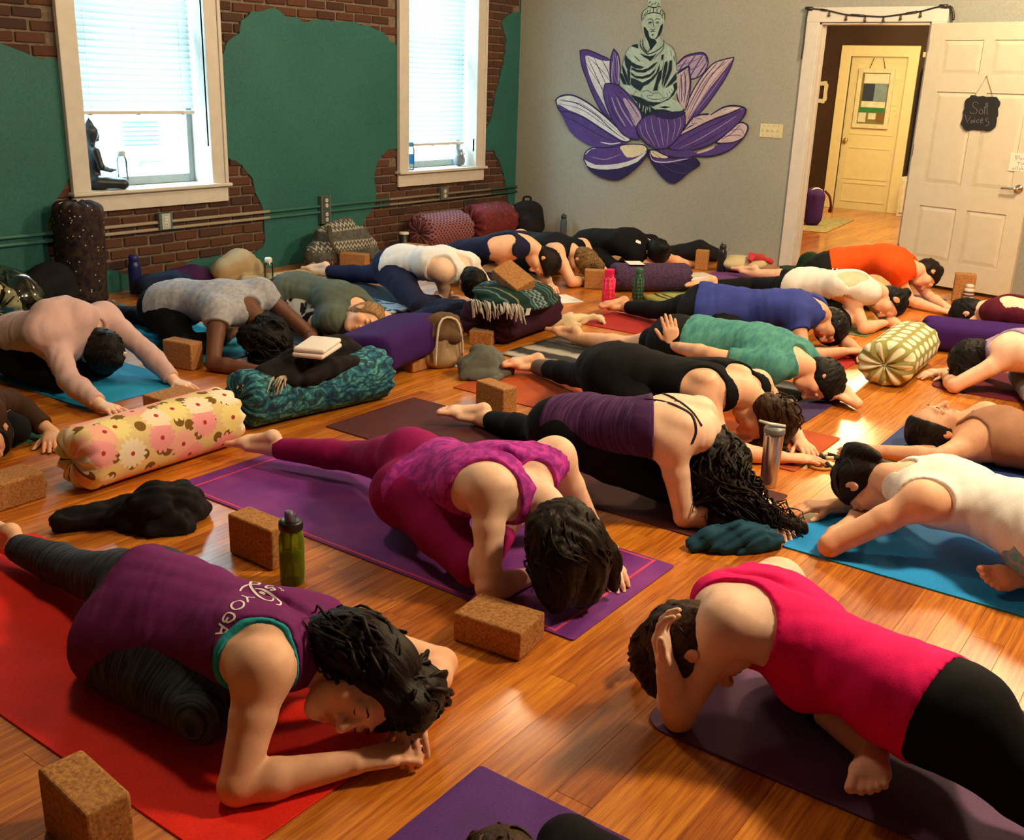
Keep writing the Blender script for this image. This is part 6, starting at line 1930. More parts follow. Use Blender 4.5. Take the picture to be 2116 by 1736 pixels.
P = person('L', 'woman lying face up on dark blue mat with eyes closed', JOINTS['L'], (-.8, .6, 0), 'tan', [
    dict(TANK, mat=fabric('tan_top', (.30, .15, .09)), arm=(.10, .13, .3, .03, 0), scoop=(.10, .09, .3, .03)), dict(LEG, mat=BLACKF)],
    dict(mat=H_DARK, hl=(.95, -.15), cut=.02, thick=.012, amp=.003, chains=[dict(local=1, pts=[(.02, -.06, .05), (.03, -.085, -.03), (.05, -.09, -.10)], r=[.05, .045, .03], locks=30, curl=.008, w=.005)]), 'yoga students lying on their mats',
    h=.007, pose='supine', gaze=(.12, .05, 1), floor=.006, scale=1.03)
P = person('M', 'woman in white tank with ponytail resting her head on folded arms on bright blue mat', JOINTS['M'], 1, 'peach', [
    dict(TANK, mat=fabric('white_cotton', (.84, .82, .80), var=.05), off=.013, hem=-.15, arm=(.066, .105, .3, .036, 0), scoop=(.055, .06, .3, .03), wr=.003, wf=18),
    dict(LEG, mat=blotch('teal_lilac_print', (.10, .42, .50), (.40, .30, .55), 40, .42, .58, (1, 1, 1)), cuff=1.5)],
    dict(mat=H_DARK, hl=(.85, -.5), cut=.028, thick=.012, amp=.0022, freq=120, flow=(.1, -.6, .75), chains=[
        dict(local=1, pts=[(0, -.09, .05), (0, -.120, .035), (0, -.118, -.02), (0, -.095, -.09)], r=[.018, .027, .020, .007], locks=30, curl=.004, w=.004, curlf=1)]),
    G1, h=.0058, floor=.007, w=1.0, feet=dict(r=dict(n=(-.45, -.55, .7)), l=dict(n=(-.45, -.45, .75))), gaze=(.1, .0, -1))

# N, O, P : left-hand side
P = person('N', 'woman in pale pink long sleeved top in child pose with both arms stretched forward', JOINTS['N'], -1, 'fair', [
    dict(kind='tee', mat=fabric('pale_pink_knit', (.62, .42, .42), var=.08), off=.011, name='long_sleeved_top', hem=-.142, sleeve=1.88, wr=.003, wf=22),
    dict(LEG, mat=BLACKF)],
    dict(mat=H_BLACK, hl=(.9, -.45), cut=.03, thick=.018, amp=.003, chains=[BUN((0, -.02, .115), .035)]), G1, h=.0075, pose='child', floor=.006, hands=dict(r=dict(spread=.16, curl=.12), l=dict(spread=.12, curl=.12)))
NP_ = P
P = person('O', 'dark skinned woman with big black curly hair in heather grey tee', JOINTS['O'], -1, 'dark', [
    dict(kind='tee', mat=blotch('heather_grey', (.30, .32, .40), (.42, .44, .50), 40, .35, .65), off=.014, name='t_shirt', scoop=(.058, .05, .3, .05), hem=-.08, sleeve=.25, wr=.004, wf=18),
    dict(LEG, mat=BLACKF)],
    dict(mat=H_BLACK, hl=(.9, -.4), cut=.03, thick=.03, amp=.006, freq=60, chains=[
        dict(local=1, pts=[(0, 0, .08), (.03, .05, .13), (.02, .11, .10)], r=[.10, .10, .06], locks=60, curl=.016, curlf=3, w=.006, flare=.4),
        dict(local=1, pts=[(0, -.04, .08), (.08, -.02, .04), (.10, .03, -.02)], r=[.08, .08, .06], locks=50, curl=.016, curlf=3, w=.006, flare=.4)]), G1, h=.0078, floor=.006, w=1.08)
P = person('P', 'sandy haired man in grey green tee lying with his head on the purple bolster', JOINTS['P'], (.35, -.94, 0), 'peach', [
    dict(kind='tee', mat=fabric('grey_green_jersey', (.10, .125, .105)), off=.015, name='t_shirt', hem=-.06, sleeve=.62, wr=.004),
    dict(LEG, mat=blotch('black_white_print', (.012, .012, .014), (.62, .64, .66), 9, .50, .53))],
    dict(mat=H_SANDY, hl=(.95, -.3), cut=.03, thick=.012, amp=.002, freq=120), 'yoga students lying on their mats', h=.0078, w=1.1, floor=.006, pose='child', gaze=(-.75, -.55, -.35), crown=(.72, -.62, .1))

# Q, R, S, T : far rows by the corner
P = person('Q', 'woman in loose white tank and navy pants with one leg stretched behind', JOINTS['Q'], -1, 'fair', [
    dict(TANK, mat=fabric('white_flowing_cotton', (.80, .82, .84), var=.05), off=.018, hem=-.02, arm=(.060, .10, .3, .035, .0), scoop=(.085, .075, .3, .03), wr=.006, wf=16),
    dict(LEG, mat=NAVYF, off=.009, cuff=1.9)],
    dict(mat=H_BLACK, hl=(.9, -.45), cut=.03), G1, h=.0085, floor=.006)
P = person('R', 'woman in navy camisole with bare shoulders leaning on her forearms near the wall', JOINTS['R'], -1, 'peach', [
    dict(TANK, mat=NAVYF, hem=-.1, arm=(.066, .11, .3, .035, 0), scoop=(.10, .10, .3, .03)), dict(LEG, mat=NAVYF)],
    dict(mat=H_DARK, hl=(.9, -.45), cut=.03, thick=.016), G1, h=.0088, floor=.006)
P = person('S', 'woman with streaked blonde ponytail in black tank between navy camisole and black tee', JOINTS['S'], -1, 'peach', [
    dict(TANK, mat=BLACKF, arm=(.07, .11, .3, .03, 0)), dict(LEG, mat=BLACKF)],
    dict(mat=H_BLOND, hl=(.9, -.45), cut=.03, thick=.016, chains=[dict(local=1, pts=[(0, -.07, .07), (0, -.04, .13), (0, .02, .15)], r=[.03, .045, .03], locks=26, curl=.004, w=.006)]), G1, h=.009, floor=.006)
P = person('T', 'person in black tee with dark bun stretching toward the grey wall corner', JOINTS['T'], -1, 'peach', [
    dict(kind='tee', mat=BLACKF, off=.014, name='t_shirt', hem=-.1, sleeve=.55, wr=.003), dict(LEG, mat=BLACKF)],
    dict(mat=H_BLACK, hl=(.9, -.4), cut=.03, chains=[BUN((0, -.05, .11), .045)]), G1, h=.009, floor=.006, w=1.05)
P = person('U', 'person in dark brown long sleeves reaching in at left edge over green mat', JOINTS['U'], -1, 'tan', [
    dict(kind='tee', mat=fabric('dark_brown_knit', (.045, .020, .010)), off=.014, name='long_sleeved_top', sleeve=1.80), dict(LEG, mat=BLACKF)],
    dict(mat=H_BLACK, hl=(.9, -.4), cut=.03), G1, h=.0085, pose='child', floor=.006, hands=dict(l=dict(d=(-.5, -.8, -.1), curl=.2)))
P = person('V', 'person in magenta top on the plain purple mat cut off by bottom edge', JOINTS['V'], 1, 'peach', [
    dict(TANK, mat=fabric('magenta_jersey', (.30, .02, .14)), hem=.1, arm=(.07, .11, .3, .03, 0)), dict(LEG, mat=BLACKF)],
    dict(mat=H_BROWN, hl=(.9, -.45), cut=.03), G1, h=.0085, floor=.006)
# ------------------------------------------------------------------ yoga mats and blankets on the floor
def mat_material(name, color, c2=None):
    t = NT(name)
    co = t.coord('Object')
    n1 = t.noise(co, 5, 3)
    n2 = t.noise(co, 160, 2)
    a = tuple(v * .82 for v in color)
    b = c2 or tuple(min(1, v * 1.15) for v in color)
    t.p(color=t.mix(.3, t.ramp(n1, [(.35, a), (.65, b)]), t.ramp(n2, [(.35, tuple(v * .6 for v in color)), (.65, tuple(min(1, v * 1.3) for v in color))])), rough=.72, spec=.3)
    t.bump(n2, .35, .002)
    return t.m


def rr(hx, hy, r, n=6, corners=(1, 1, 1, 1)):
    out = []
    for (cx, cy, a0), on in zip(((hx, hy, 0), (-hx, hy, 90), (-hx, -hy, 180), (hx, -hy, 270)), corners):
        R = r if on else .006
        for i in range(n + 1):
            a = radians(a0 + 90 * i / n)
            out.append((cx - math.copysign(R, cx) + R * cos(a), cy - math.copysign(R, cy) + R * sin(a)))
    return out


def yoga_mat(label, x0, x1, y0, y1, m, rz=0.0, r=.012, th=.005, z=0.0, name='yoga_mat', cat='mat', group='yoga mats on the floor'):
    hx, hy = (x1 - x0) / 2, (y1 - y0) / 2
    b = MB().prism(rr(hx, hy, r), lambda p: V(p[0], p[1], .0004), lambda p: V(p[0], p[1], th))
    o = b.build(name, m, None, ((x0 + x1) / 2, (y0 + y1) / 2, z), rz, bevel=.0012, seg=1)
    return tag(o, label, cat, group)


MT = mat_material
yoga_mat('bright red mat under the woman in purple YOGA tank', 1.02, 1.63, 1.39, 3.12, MT('red_mat_foam', (.95, .020, .008)))
mp = yoga_mat('plain dark purple mat cut off by bottom edge', .98, 1.59, -.54, 1.19, MT('purple_mat_foam', (.085, .022, .20)))
mc = yoga_mat('purple mat with pink border lines under the woman in magenta tank', 2.19, 2.805, 1.325, 3.12, MT('violet_mat_foam', (.16, .022, .27), (.26, .045, .27)))
pk = plain('pink_mat_border', (.62, .05, .16), .7)
for lo, hi in (((-.3, -.832, .005), (.3, -.822, .0056)), ((-.3, .822, .005), (.3, .832, .0056)), ((-.296, -.822, .005), (-.287, .822, .0056)), ((.287, -.822, .005), (.296, .822, .0056))):
    MB().box(lo, hi).build('border_line', pk, mc)
yoga_mat('dark maroon mat under the woman in striped camisole', 3.05, 3.645, 1.27, 3.20, MT('maroon_mat_foam', (.075, .016, .020)))
mB = yoga_mat('aubergine mat with rounded corners under the woman in hot pink tank', 1.965, 2.63, -.80, .985, MT('aubergine_mat_foam', (.125, .050, .135)), r=.07, th=.006)
lg = plain('mat_emblem_ink', (.03, .015, .04), .6)
em = MB()
for k in range(24):
    a, b_ = 2 * pi * k / 24, 2 * pi * (k + 1) / 24
    em.add([(.034 * cos(a), .034 * sin(a), 0), (.034 * cos(b_), .034 * sin(b_), 0), (.028 * cos(b_), .028 * sin(b_), 0), (.028 * cos(a), .028 * sin(a), 0)], [(0, 1, 2, 3)])
for k in range(4):
    a = .5 + k * .75
    em.add([(.024 * cos(a), .024 * sin(a), 0), (.024 * cos(a + .25), .024 * sin(a + .25), 0), (-.004, -.006, 0)], [(0, 1, 2)])
eo = em.build('emblem', lg, mB)
eo.location = (-.245, .81, .0064)
yoga_mat('bright sky blue mat under the woman in white tank with ponytail', 3.18, 3.80, -.65, 1.11, MT('sky_blue_mat_foam', (.012, .30, .78)), th=.006)
yoga_mat('dark navy blue mat under the woman lying face up', 4.34, 4.97, -.60, 1.18, MT('navy_mat_foam', (.018, .045, .19)), th=.006)
yoga_mat('maroon mat with rounded corner under the bare outstretched arm', 5.67, 6.27, -.55, 1.28, MT('wine_mat_foam', (.13, .012, .035)), r=.06, th=.006)
yoga_mat('burnt orange mat under the woman in black camisole', 3.91, 4.47, 1.35, 3.17, MT('orange_mat_foam', (.42, .070, .012)))
yoga_mat('dusky violet mat poking out under the striped grey blanket', 4.58, 5.17, 1.56, 3.30, MT('dusky_mat_foam', (.050, .030, .110)))
yoga_mat('brick red mat under the person in royal blue tee', 5.62, 6.10, 1.75, 3.52, MT('brick_mat_foam', (.36, .016, .012)))
yoga_mat('pale green mat under the woman with small top bun', 6.60, 7.18, 1.92, 3.60, MT('pale_green_mat_foam', (.17, .22, .10)))
yoga_mat('purple mat under the woman in orange tee', 7.82, 8.36, 1.86, 3.72, MT('mauve_mat_foam', (.16, .050, .19)))
yoga_mat('blue mat under the woman in pale pink long sleeves', 2.50, 3.09, 4.19, 5.92, MT('azure_mat_foam', (.012, .30, .62)), r=.03)
yoga_mat('teal mat under the woman in heather grey tee', 3.36, 3.93, 4.40, 6.10, MT('teal_mat_foam', (.012, .22, .34)))
yoga_mat('leaf green mat at left edge beneath the brown sleeve', 1.62, 2.22, 3.96, 5.60, MT('green_mat_foam', (.030, .20, .07)))
yoga_mat('charcoal mat under the sandy haired man', 3.98, 4.56, 3.92, 5.60, MT('charcoal_mat_foam', (.05, .06, .07)))
yoga_mat('dark slate mat under the woman in loose white tank', 5.08, 5.62, 4.10, 5.85, MT('slate_mat_foam', (.04, .05, .07)))

# striped blanket under the man in teal
def band_mat(name, bands, axis=0, soft=False, scale=1.0):
    t = NT(name)
    co = t.coord('Object')
    sx = t.n('ShaderNodeSeparateXYZ')
    t.set(sx.inputs[0], co)
    v = t.math('ADD', t.math('MULTIPLY', sx.outputs[axis], scale), .5)
    if soft: v = t.math('ADD', v, t.math('MULTIPLY', t.math('SUBTRACT', t.noise(co, 9, 3), .5), .16))
    c = t.ramp(v, bands, 'LINEAR' if soft else 'CONSTANT')
    fine = t.noise(co, 260, 1)
    t.p(color=t.mix(.25, c, t.ramp(fine, [(.3, (.02, .02, .02)), (.7, (.5, .5, .5))]), 'OVERLAY'), rough=.9, spec=.1)
    t.bump(fine, .4, .003)
    return t.m


def sheet(name, label, cat, cx, cy, w, l, m, rz=0, z0=.006, th=.006, wav=.006, freq=9, seed=1, group=None, nx=26, ny=44):
    xs = np.linspace(-w / 2, w / 2, nx)
    ys = np.linspace(-l / 2, l / 2, ny)
    X, Y = np.meshgrid(xs, ys, indexing='ij')
    Z = th + wav * (wnoise(X, Y, 0 * X, freq, seed, 5, True) + .6).clip(0, 3)
    X = X + .012 * wnoise(X, Y, 0 * X, 6, seed + 2)
    Y = Y + .012 * wnoise(X, Y, 0 * X, 6, seed + 3)
    top = np.stack([X, Y, Z], -1).reshape(-1, 3)
    bot = np.stack([X, Y, 0 * Z], -1).reshape(-1, 3)
    idx = np.arange(nx * ny).reshape(nx, ny)
    q = np.stack([idx[:-1, :-1], idx[1:, :-1], idx[1:, 1:], idx[:-1, 1:]], -1).reshape(-1, 4)
    n = nx * ny
    rim = np.concatenate([idx[:, 0], idx[-1, 1:], idx[-2::-1, -1], idx[0, -2:0:-1]])
    r2 = np.roll(rim, -1)
    side = np.stack([rim, rim + n, r2 + n, r2], -1)
    me = np_mesh(name, np.concatenate([top, bot]), np.concatenate([q, q[:, ::-1] + n, side]))
    return tag(link_mesh(name, me, m, None, (cx, cy, z0), rz), label, cat, group)


GB = [(0, (.55, .52, .46)), (.10, (.50, .47, .42)), (.16, (.05, .05, .055)), (.30, (.05, .05, .06)), (.36, (.50, .48, .42)), (.46, (.42, .40, .36)), (.54, (.05, .055, .06)), (.70, (.045, .045, .05)), (.78, (.30, .30, .27)), (.9, (.10, .10, .10)), (1, (.06, .06, .06))]
sheet('striped_blanket', 'grey and cream striped blanket under the bare legs', 'blanket', 4.90, 2.55, .58, 1.66, band_mat('grey_stripe_wool', GB, 0, True, 1.7), z0=.006, wav=.004)
TB = [(0, (.01, .14, .22)), (.2, (.015, .30, .46)), (.34, (.006, .07, .13)), (.42, (.018, .34, .50)), (.58, (.008, .09, .16)), (.66, (.015, .28, .42)), (1, (.01, .12, .2))]
sheet('teal_blanket', 'rumpled teal striped blanket spread beside the woman in grey tee', 'blanket', 3.50, 5.45, .55, 1.05, band_mat('teal_stripe_cloth', TB, 0, True, 1.6), z0=.006, th=.010, wav=.025, freq=13, rz=.2)
CB = [(0, (.70, .76, .82)), (.3, (.55, .66, .76)), (.45, (.05, .12, .24)), (.55, (.45, .60, .74)), (.7, (.06, .14, .28)), (1, (.72, .78, .82))]
sheet('patterned_towel', 'blue and white patterned towel spread behind the sandy haired man', 'towel', 5.02, 5.05, .46, 1.0, blotch('blue_white_print', (.60, .70, .80), (.03, .10, .24), 9, .50, .56), z0=.004, th=.01, wav=.012, rz=-.15) if 'blotch' in globals() else None
sheet('cream_blanket', 'cream folded blanket on the floor beneath the teal wall', 'blanket', 5.28, 5.98, .62, .40, plain('cream_wool', (.62, .52, .34), .95, bump=.4), z0=.0, th=.02, wav=.01, rz=-.2)
YB = [(0, (.30, .30, .08)), (.16, (.03, .035, .02)), (.20, (.33, .33, .09)), (.26, (.03, .035, .02)), (.30, (.35, .34, .10)), (.5, (.30, .30, .08)), (.8, (.25, .26, .07)), (1, (.3, .3, .08))]
sheet('yellow_blanket', 'yellow green striped blanket folded under a bare foot', 'blanket', 6.78, 3.25, .60, .42, band_mat('yellow_stripe_cloth', YB, 0, False, 1.6), z0=.006, th=.03, wav=.006, rz=-.5)
# ------------------------------------------------------------------ prints, straps and clips that lie on the bodies
def bvh_of(objs):
    vs, fs, n = [], [], 0
    for o in objs:
        me = o.data
        a = np.empty(len(me.vertices) * 3, f32)
        me.vertices.foreach_get('co', a)
        org = o.parent.location
        vs.append(a.reshape(-1, 3) + np.array(org))
        fs += [tuple(v + n for v in p.vertices) for p in me.polygons]
        n += len(me.vertices)
    return BVHTree.FromPolygons([tuple(v) for v in np.concatenate(vs)], fs)


EYE = V(0, 0, CAM_H)


def on_surface(bv, pts):
    """points of a drawing carried onto a garment"""
    out = []
    for x, y in pts:
        d = _f + _r * ((x - IMG_W / 2) / F_PX) + _u * ((IMG_H / 2 - y) / F_PX)
        h = bv.ray_cast(Vector(EYE), Vector(nrm(d)), 20)
        if h[0] is not None: out.append((V(*h[0]), V(*h[1]) * (1 if np.dot(h[1], d) < 0 else -1)))
    return out


def stroke(mb, hits, w, lift=.0012, taper=False):
    if len(hits) < 2: return
    n = len(hits)
    b = len(mb.v)
    for i, (p, nn) in enumerate(hits):
        t = nrm(hits[min(i + 1, n - 1)][0] - hits[max(i - 1, 0)][0])
        e = nrm(np.cross(nn, t))
        ww = w * .5 * ((.35 + .65 * sin(pi * (.1 + .8 * i / (n - 1)))) if taper else 1)
        for q in (e * ww + nn * lift, -e * ww + nn * lift, -e * ww - nn * .002, e * ww - nn * .002): mb.v.append(tuple(p + q))
    for i in range(n - 1):
        a, c = b + 4 * i, b + 4 * i + 4
        for k in range(4): mb.f.append((a + k, a + (k + 1) % 4, c + (k + 1) % 4, c + k))
    mb.f += [(b, b + 1, b + 2, b + 3), (b + 4 * n - 1, b + 4 * n - 2, b + 4 * n - 3, b + 4 * n - 4)]


def dense(pts, k=10):
    return crom(np.array(pts, float), max(len(pts) * k // 2, 8)) if len(pts) > 2 else np.linspace(pts[0], pts[1], 8)


def garment_of(key, *names):
    return [o for o in PEOPLE[key].root.children if o.name.split('.')[0] in names]


def finish(mb, name, m, key):
    P = PEOPLE[key]
    mb.v = [tuple(V(*v) - P.org) for v in mb.v]
    return mb.build(name, m, P.root, fix=False)


WHITE_INK = plain('white_print_ink', (.82, .78, .80), .6, var=.03)
q = lambda l: [(380 + x * 300 / 2116, 1190 + y * 300 / 2116) for x, y in l]
bv = bvh_of(garment_of('A', 'tank_top'))
letters = {
    'letter_y': [[(840, 290), (920, 318), (1030, 320)], [(920, 318), (935, 390)]],
    'letter_o': [[(780, 372), (715, 395), (690, 445), (730, 492), (790, 490), (860, 455), (875, 400), (830, 370), (780, 372)]],
    'letter_g': [[(690, 545), (735, 575), (730, 630), (650, 680), (600, 655)], [(690, 545), (640, 545), (590, 585), (570, 640), (600, 675), (620, 645), (645, 610)]],
    'letter_a': [[(515, 700), (630, 790), (625, 820), (460, 848)], [(560, 745), (535, 832)]],
    'letter_s': [[(1300, 155), (1220, 150), (1190, 165), (1220, 185), (1290, 180), (1330, 205), (1290, 216), (1260, 205)]],
    'letter_e': [[(1380, 180), (1420, 190)], [(1410, 212), (1460, 218)]]}
for nm, ls in letters.items():
    mb = MB()
    for l in ls: stroke(mb, on_surface(bv, dense(q(l)) if len(l) > 3 else np.concatenate([np.linspace(q(l)[i], q(l)[i + 1], 8) for i in range(len(l) - 1)])), .0048)
    finish(mb, nm, WHITE_INK, 'A')
mb = MB()
for l, w in (([(815, 230), (850, 175), (920, 140), (1000, 130), (1080, 130), (1105, 110), (1080, 85), (1020, 80), (975, 100), (970, 150), (1020, 230), (1090, 300), (1170, 350), (1260, 370), (1300, 355), (1300, 335)], .0065),
             ([(1040, 190), (1130, 200), (1230, 245), (1330, 320), (1400, 380), (1415, 410), (1390, 430), (1340, 420)], .0062), ([(1100, 240), (1150, 255), (1180, 275)], .008)):
    stroke(mb, on_surface(bv, dense(q(l), 12)), w, .0014, True)
finish(mb, 'script_emblem', WHITE_INK, 'A')
# crossing straps of the striped camisole
q = lambda l: [(1000 + x * .378, 620 + y * .378) for x, y in l]
bv = bvh_of(garment_of('D', 'body', 'tank_top'))
dk = fabric('dark_strap', (.022, .010, .022))
for l in ([(880, 540), (1000, 560), (1110, 610), (1145, 650), (1158, 720), (1135, 785)], [(960, 505), (1050, 545), (1135, 610), (1190, 690)]):
    mb = MB()
    stroke(mb, on_surface(bv, dense(q(l), 8)), .010, .003)
    finish(mb, 'strap', dk, 'D')
# neckline strap of the black camisole, white clip and hair tie
P = PEOPLE['N']
A = lambda P, x, y, z: P.J['head'] + (P.hr * x + P.hf * y + P.hu * z) * P.hs
mb = MB()
for k in range(7):
    c0 = A(P, -.045 + .010 * k, -.055 + .004 * k, .115 - .002 * k)
    mb.tube([c0 - P.hf * .012, c0 + P.hf * .012], [.009, .008], 6)
finish(mb, 'hair_clip', plain('ivory_plastic', (.72, .66, .52), .4), 'N')
P = PEOPLE['C']
mb = MB()
for k in range(5):
    a = k * 1.26
    c0 = V(2.47, 1.375, .165) + V(cos(a), sin(a) * .4, .5 * sin(a)) * .022
    mb.tube([c0 - V(.006, 0, .004), c0 + V(.006, 0, .004)], .008, 6)
finish(mb, 'hair_tie', plain('ivory_plastic', (.72, .66, .52), .4), 'C')
# little white mark on the black tee
bv = bvh_of(garment_of('T', 't_shirt'))
mb = MB()
stroke(mb, on_surface(bv, np.linspace((1314, 498), (1324, 502), 6)), .028, .002)
if mb.v: finish(mb, 'shirt_print', WHITE_INK, 'T')
# white brush marks down the black capri leggings
bv = bvh_of(garment_of('I', 'leggings'))
mb = MB()
for l in ([(1726, 543), (1722, 552), (1719, 566)], [(1738, 546), (1730, 555), (1727, 566)], [(1750, 555), (1742, 562), (1737, 570)]):
    stroke(mb, on_surface(bv, dense(l)), .010, .002, True)
if mb.v: finish(mb, 'legging_print', WHITE_INK, 'I')
# closed eyelashes and brows on the visible faces
lash = plain('dark_lash', (.02, .010, .008), .7)
for key in 'ALP':
    P = PEOPLE[key]
    mb = MB()
    for sg in (1, -1):
        mb.tube([A(P, sg * (.018 + .0075 * k), .0905 - .0009 * (k - 1.5) ** 2, .0015 - .0012 * (1.5 - abs(k - 1.5))) for k in range(4)], [.0008, .0016, .0016, .0008], 5)
        mb.tube([A(P, sg * (.016 + .010 * k), .0935 - .0016 * (k - 1) ** 2, .030 + .003 * (1 - abs(k - 1))) for k in range(4)], [.0012, .0024, .0022, .0008], 5)
    finish(mb, 'eyelashes_and_brows', lash, key)
# ------------------------------------------------------------------ cork blocks
t = NT('cork')
co = t.coord('Object')
n1 = t.noise(co, 110, 3, .7)
v = t.n('ShaderNodeTexVoronoi')
t.set(v.inputs['Vector'], co)
v.inputs['Scale'].default_value = 170
c = t.ramp(n1, [(.33, (.16, .060, .018)), (.5, (.40, .185, .062)), (.68, (.56, .29, .105))])
t.p(color=t.mix(.35, c, t.ramp(v.outputs['Color'], [(0, (.18, .07, .02)), (1, (.58, .30, .11))])), rough=.88, spec=.2)
t.bump(n1, .4, .003)
M_CORK = t.m


def cork(label, x, y, z, yaw, L, W, H):
    b = MB().box((-L / 2, -W / 2, 0), (L / 2, W / 2, H))
    o = b.build('cork_block', M_CORK, None, (x, y, z), yaw, bevel=.008, seg=3, smooth=False)
    return tag(o, label, 'yoga block', 'cork yoga blocks')


for label, (x, y, z, yaw, L, W, H) in CORK_BLOCKS: cork(label, x, y, z, yaw, L, W, H)
tb = cork('cork block tilted on top of the folded green blanket', 5.07, 3.61, .315, -.93 + 1.57, .23, .15, .075)
tb.location = (5.01, 3.60, .345)
tb.matrix_world = Matrix.Translation((5.01, 3.60, .335)) @ Matrix.Rotation(radians(33), 4, Vector((.58, -.81, 0))) @ Matrix.Rotation(radians(78), 4, 'Z')

# ------------------------------------------------------------------ bolsters
def bolster_mesh(L, rx, rz, puck=True, n=40, flat=2.4, sag=None):
    """padded cylinder with gathered ends; u runs along, v round; stored for the fabric print"""
    vs, uv = [], []
    prof = []
    for i in range(7): prof.append((-L / 2 + .055 * (1 - cos(pi / 2 * i / 6)) - .0, sin(pi / 2 * (.32 + .68 * i / 6))))
    for x in np.linspace(-L / 2 + .09, L / 2 - .09, 12): prof.append((x, 1.0 + .012 * sin(9 * x)))
    for i in range(6, -1, -1): prof.append((L / 2 - .055 * (1 - cos(pi / 2 * i / 6)), sin(pi / 2 * (.32 + .68 * i / 6))))
    prof = [(-L / 2 + .022, .05), (-L / 2 + .006, .16)] + prof + [(L / 2 - .006, .16), (L / 2 - .022, .05)]
    for x, r in prof:
        for k in range(n):
            a = 2 * pi * k / n
            ca, sa = cos(a), sin(a)
            rad = (abs(ca) ** flat + abs(sa) ** flat) ** (-1 / flat)
            gath = 1.0
            e = max(0, (abs(x) - (L / 2 - .085)) / .085)
            if puck: gath = 1 + .055 * e * sin(11 * a) * (1 if r > .2 else .3)
            dx = (.010 * e * sin(11 * a) if puck else 0)
            y, z = r * rad * rx * ca * gath, r * rad * rz * sa * gath
            if sag: z -= sag * max(0, sa) * math.exp(-(x / (L * .33)) ** 2)
            vs.append((x + dx * (1 if x > 0 else -1), y, z))
            uv.append((x, a * (rx + rz) / 2, 0))
    m = len(prof)
    fs = [(i * n + k, i * n + (k + 1) % n, (i + 1) * n + (k + 1) % n, (i + 1) * n + k) for i in range(m - 1) for k in range(n)]
    vs += [(-L / 2 + .024, 0, 0), (L / 2 - .024, 0, 0)]
    uv += [(-L / 2, 0, 0), (L / 2, 0, 0)]
    me = bpy.data.meshes.new('bolster')
    fs += [(k, m * n, (k + 1) % n) for k in range(n)] + [((m - 1) * n + k, (m - 1) * n + (k + 1) % n, m * n + 1) for k in range(n)]
    me.from_pydata(vs, [], fs)
    bm = bmesh.new()
    bm.from_mesh(me)
    bmesh.ops.recalc_face_normals(bm, faces=bm.faces)
    bm.to_mesh(me)
    bm.free()
    me.polygons.foreach_set('use_smooth', np.ones(len(me.polygons), bool))
    add_attr(me, 'suv', np.array(uv))
    return me


def bolster(label, c, L, rx, rz, m, yaw=0, pitch=0, roll=0, seam=None, end=None, **kw):
    o = link_mesh('bolster', bolster_mesh(L, rx, rz, **kw), m)
    o.rotation_euler = (roll, pitch, yaw)
    o.location = c
    tag(o, label, 'bolster', 'yoga bolsters')
    bt = MB().lathe([(0, -.004), (.016, -.003), (.020, .002), (.012, .008), (0, .009)], 14)
    for sx in (-1, 1):
        b2 = MB()
        b2.v, b2.f = [(sx * (L / 2 - .020 + v[2]), v[0], v[1]) for v in bt.v], list(bt.f)
        b2.build('end_button', end or m, o, smooth=True)
    return o


def suv(t, scale=1.0):
    mp = t.n('ShaderNodeMapping')
    t.t.links.new(t.attr('suv').outputs['Vector'], mp.inputs[0])
    mp.inputs['Scale'].default_value = (scale,) * 3
    return mp.outputs[0]


def vor(t, vec, scale, feature='F1', rnd=1.0):
    v = t.n('ShaderNodeTexVoronoi', feature=feature, voronoi_dimensions='2D')
    t.set(v.inputs['Vector'], vec)
    v.inputs['Scale'].default_value = scale
    v.inputs['Randomness'].default_value = rnd
    return v


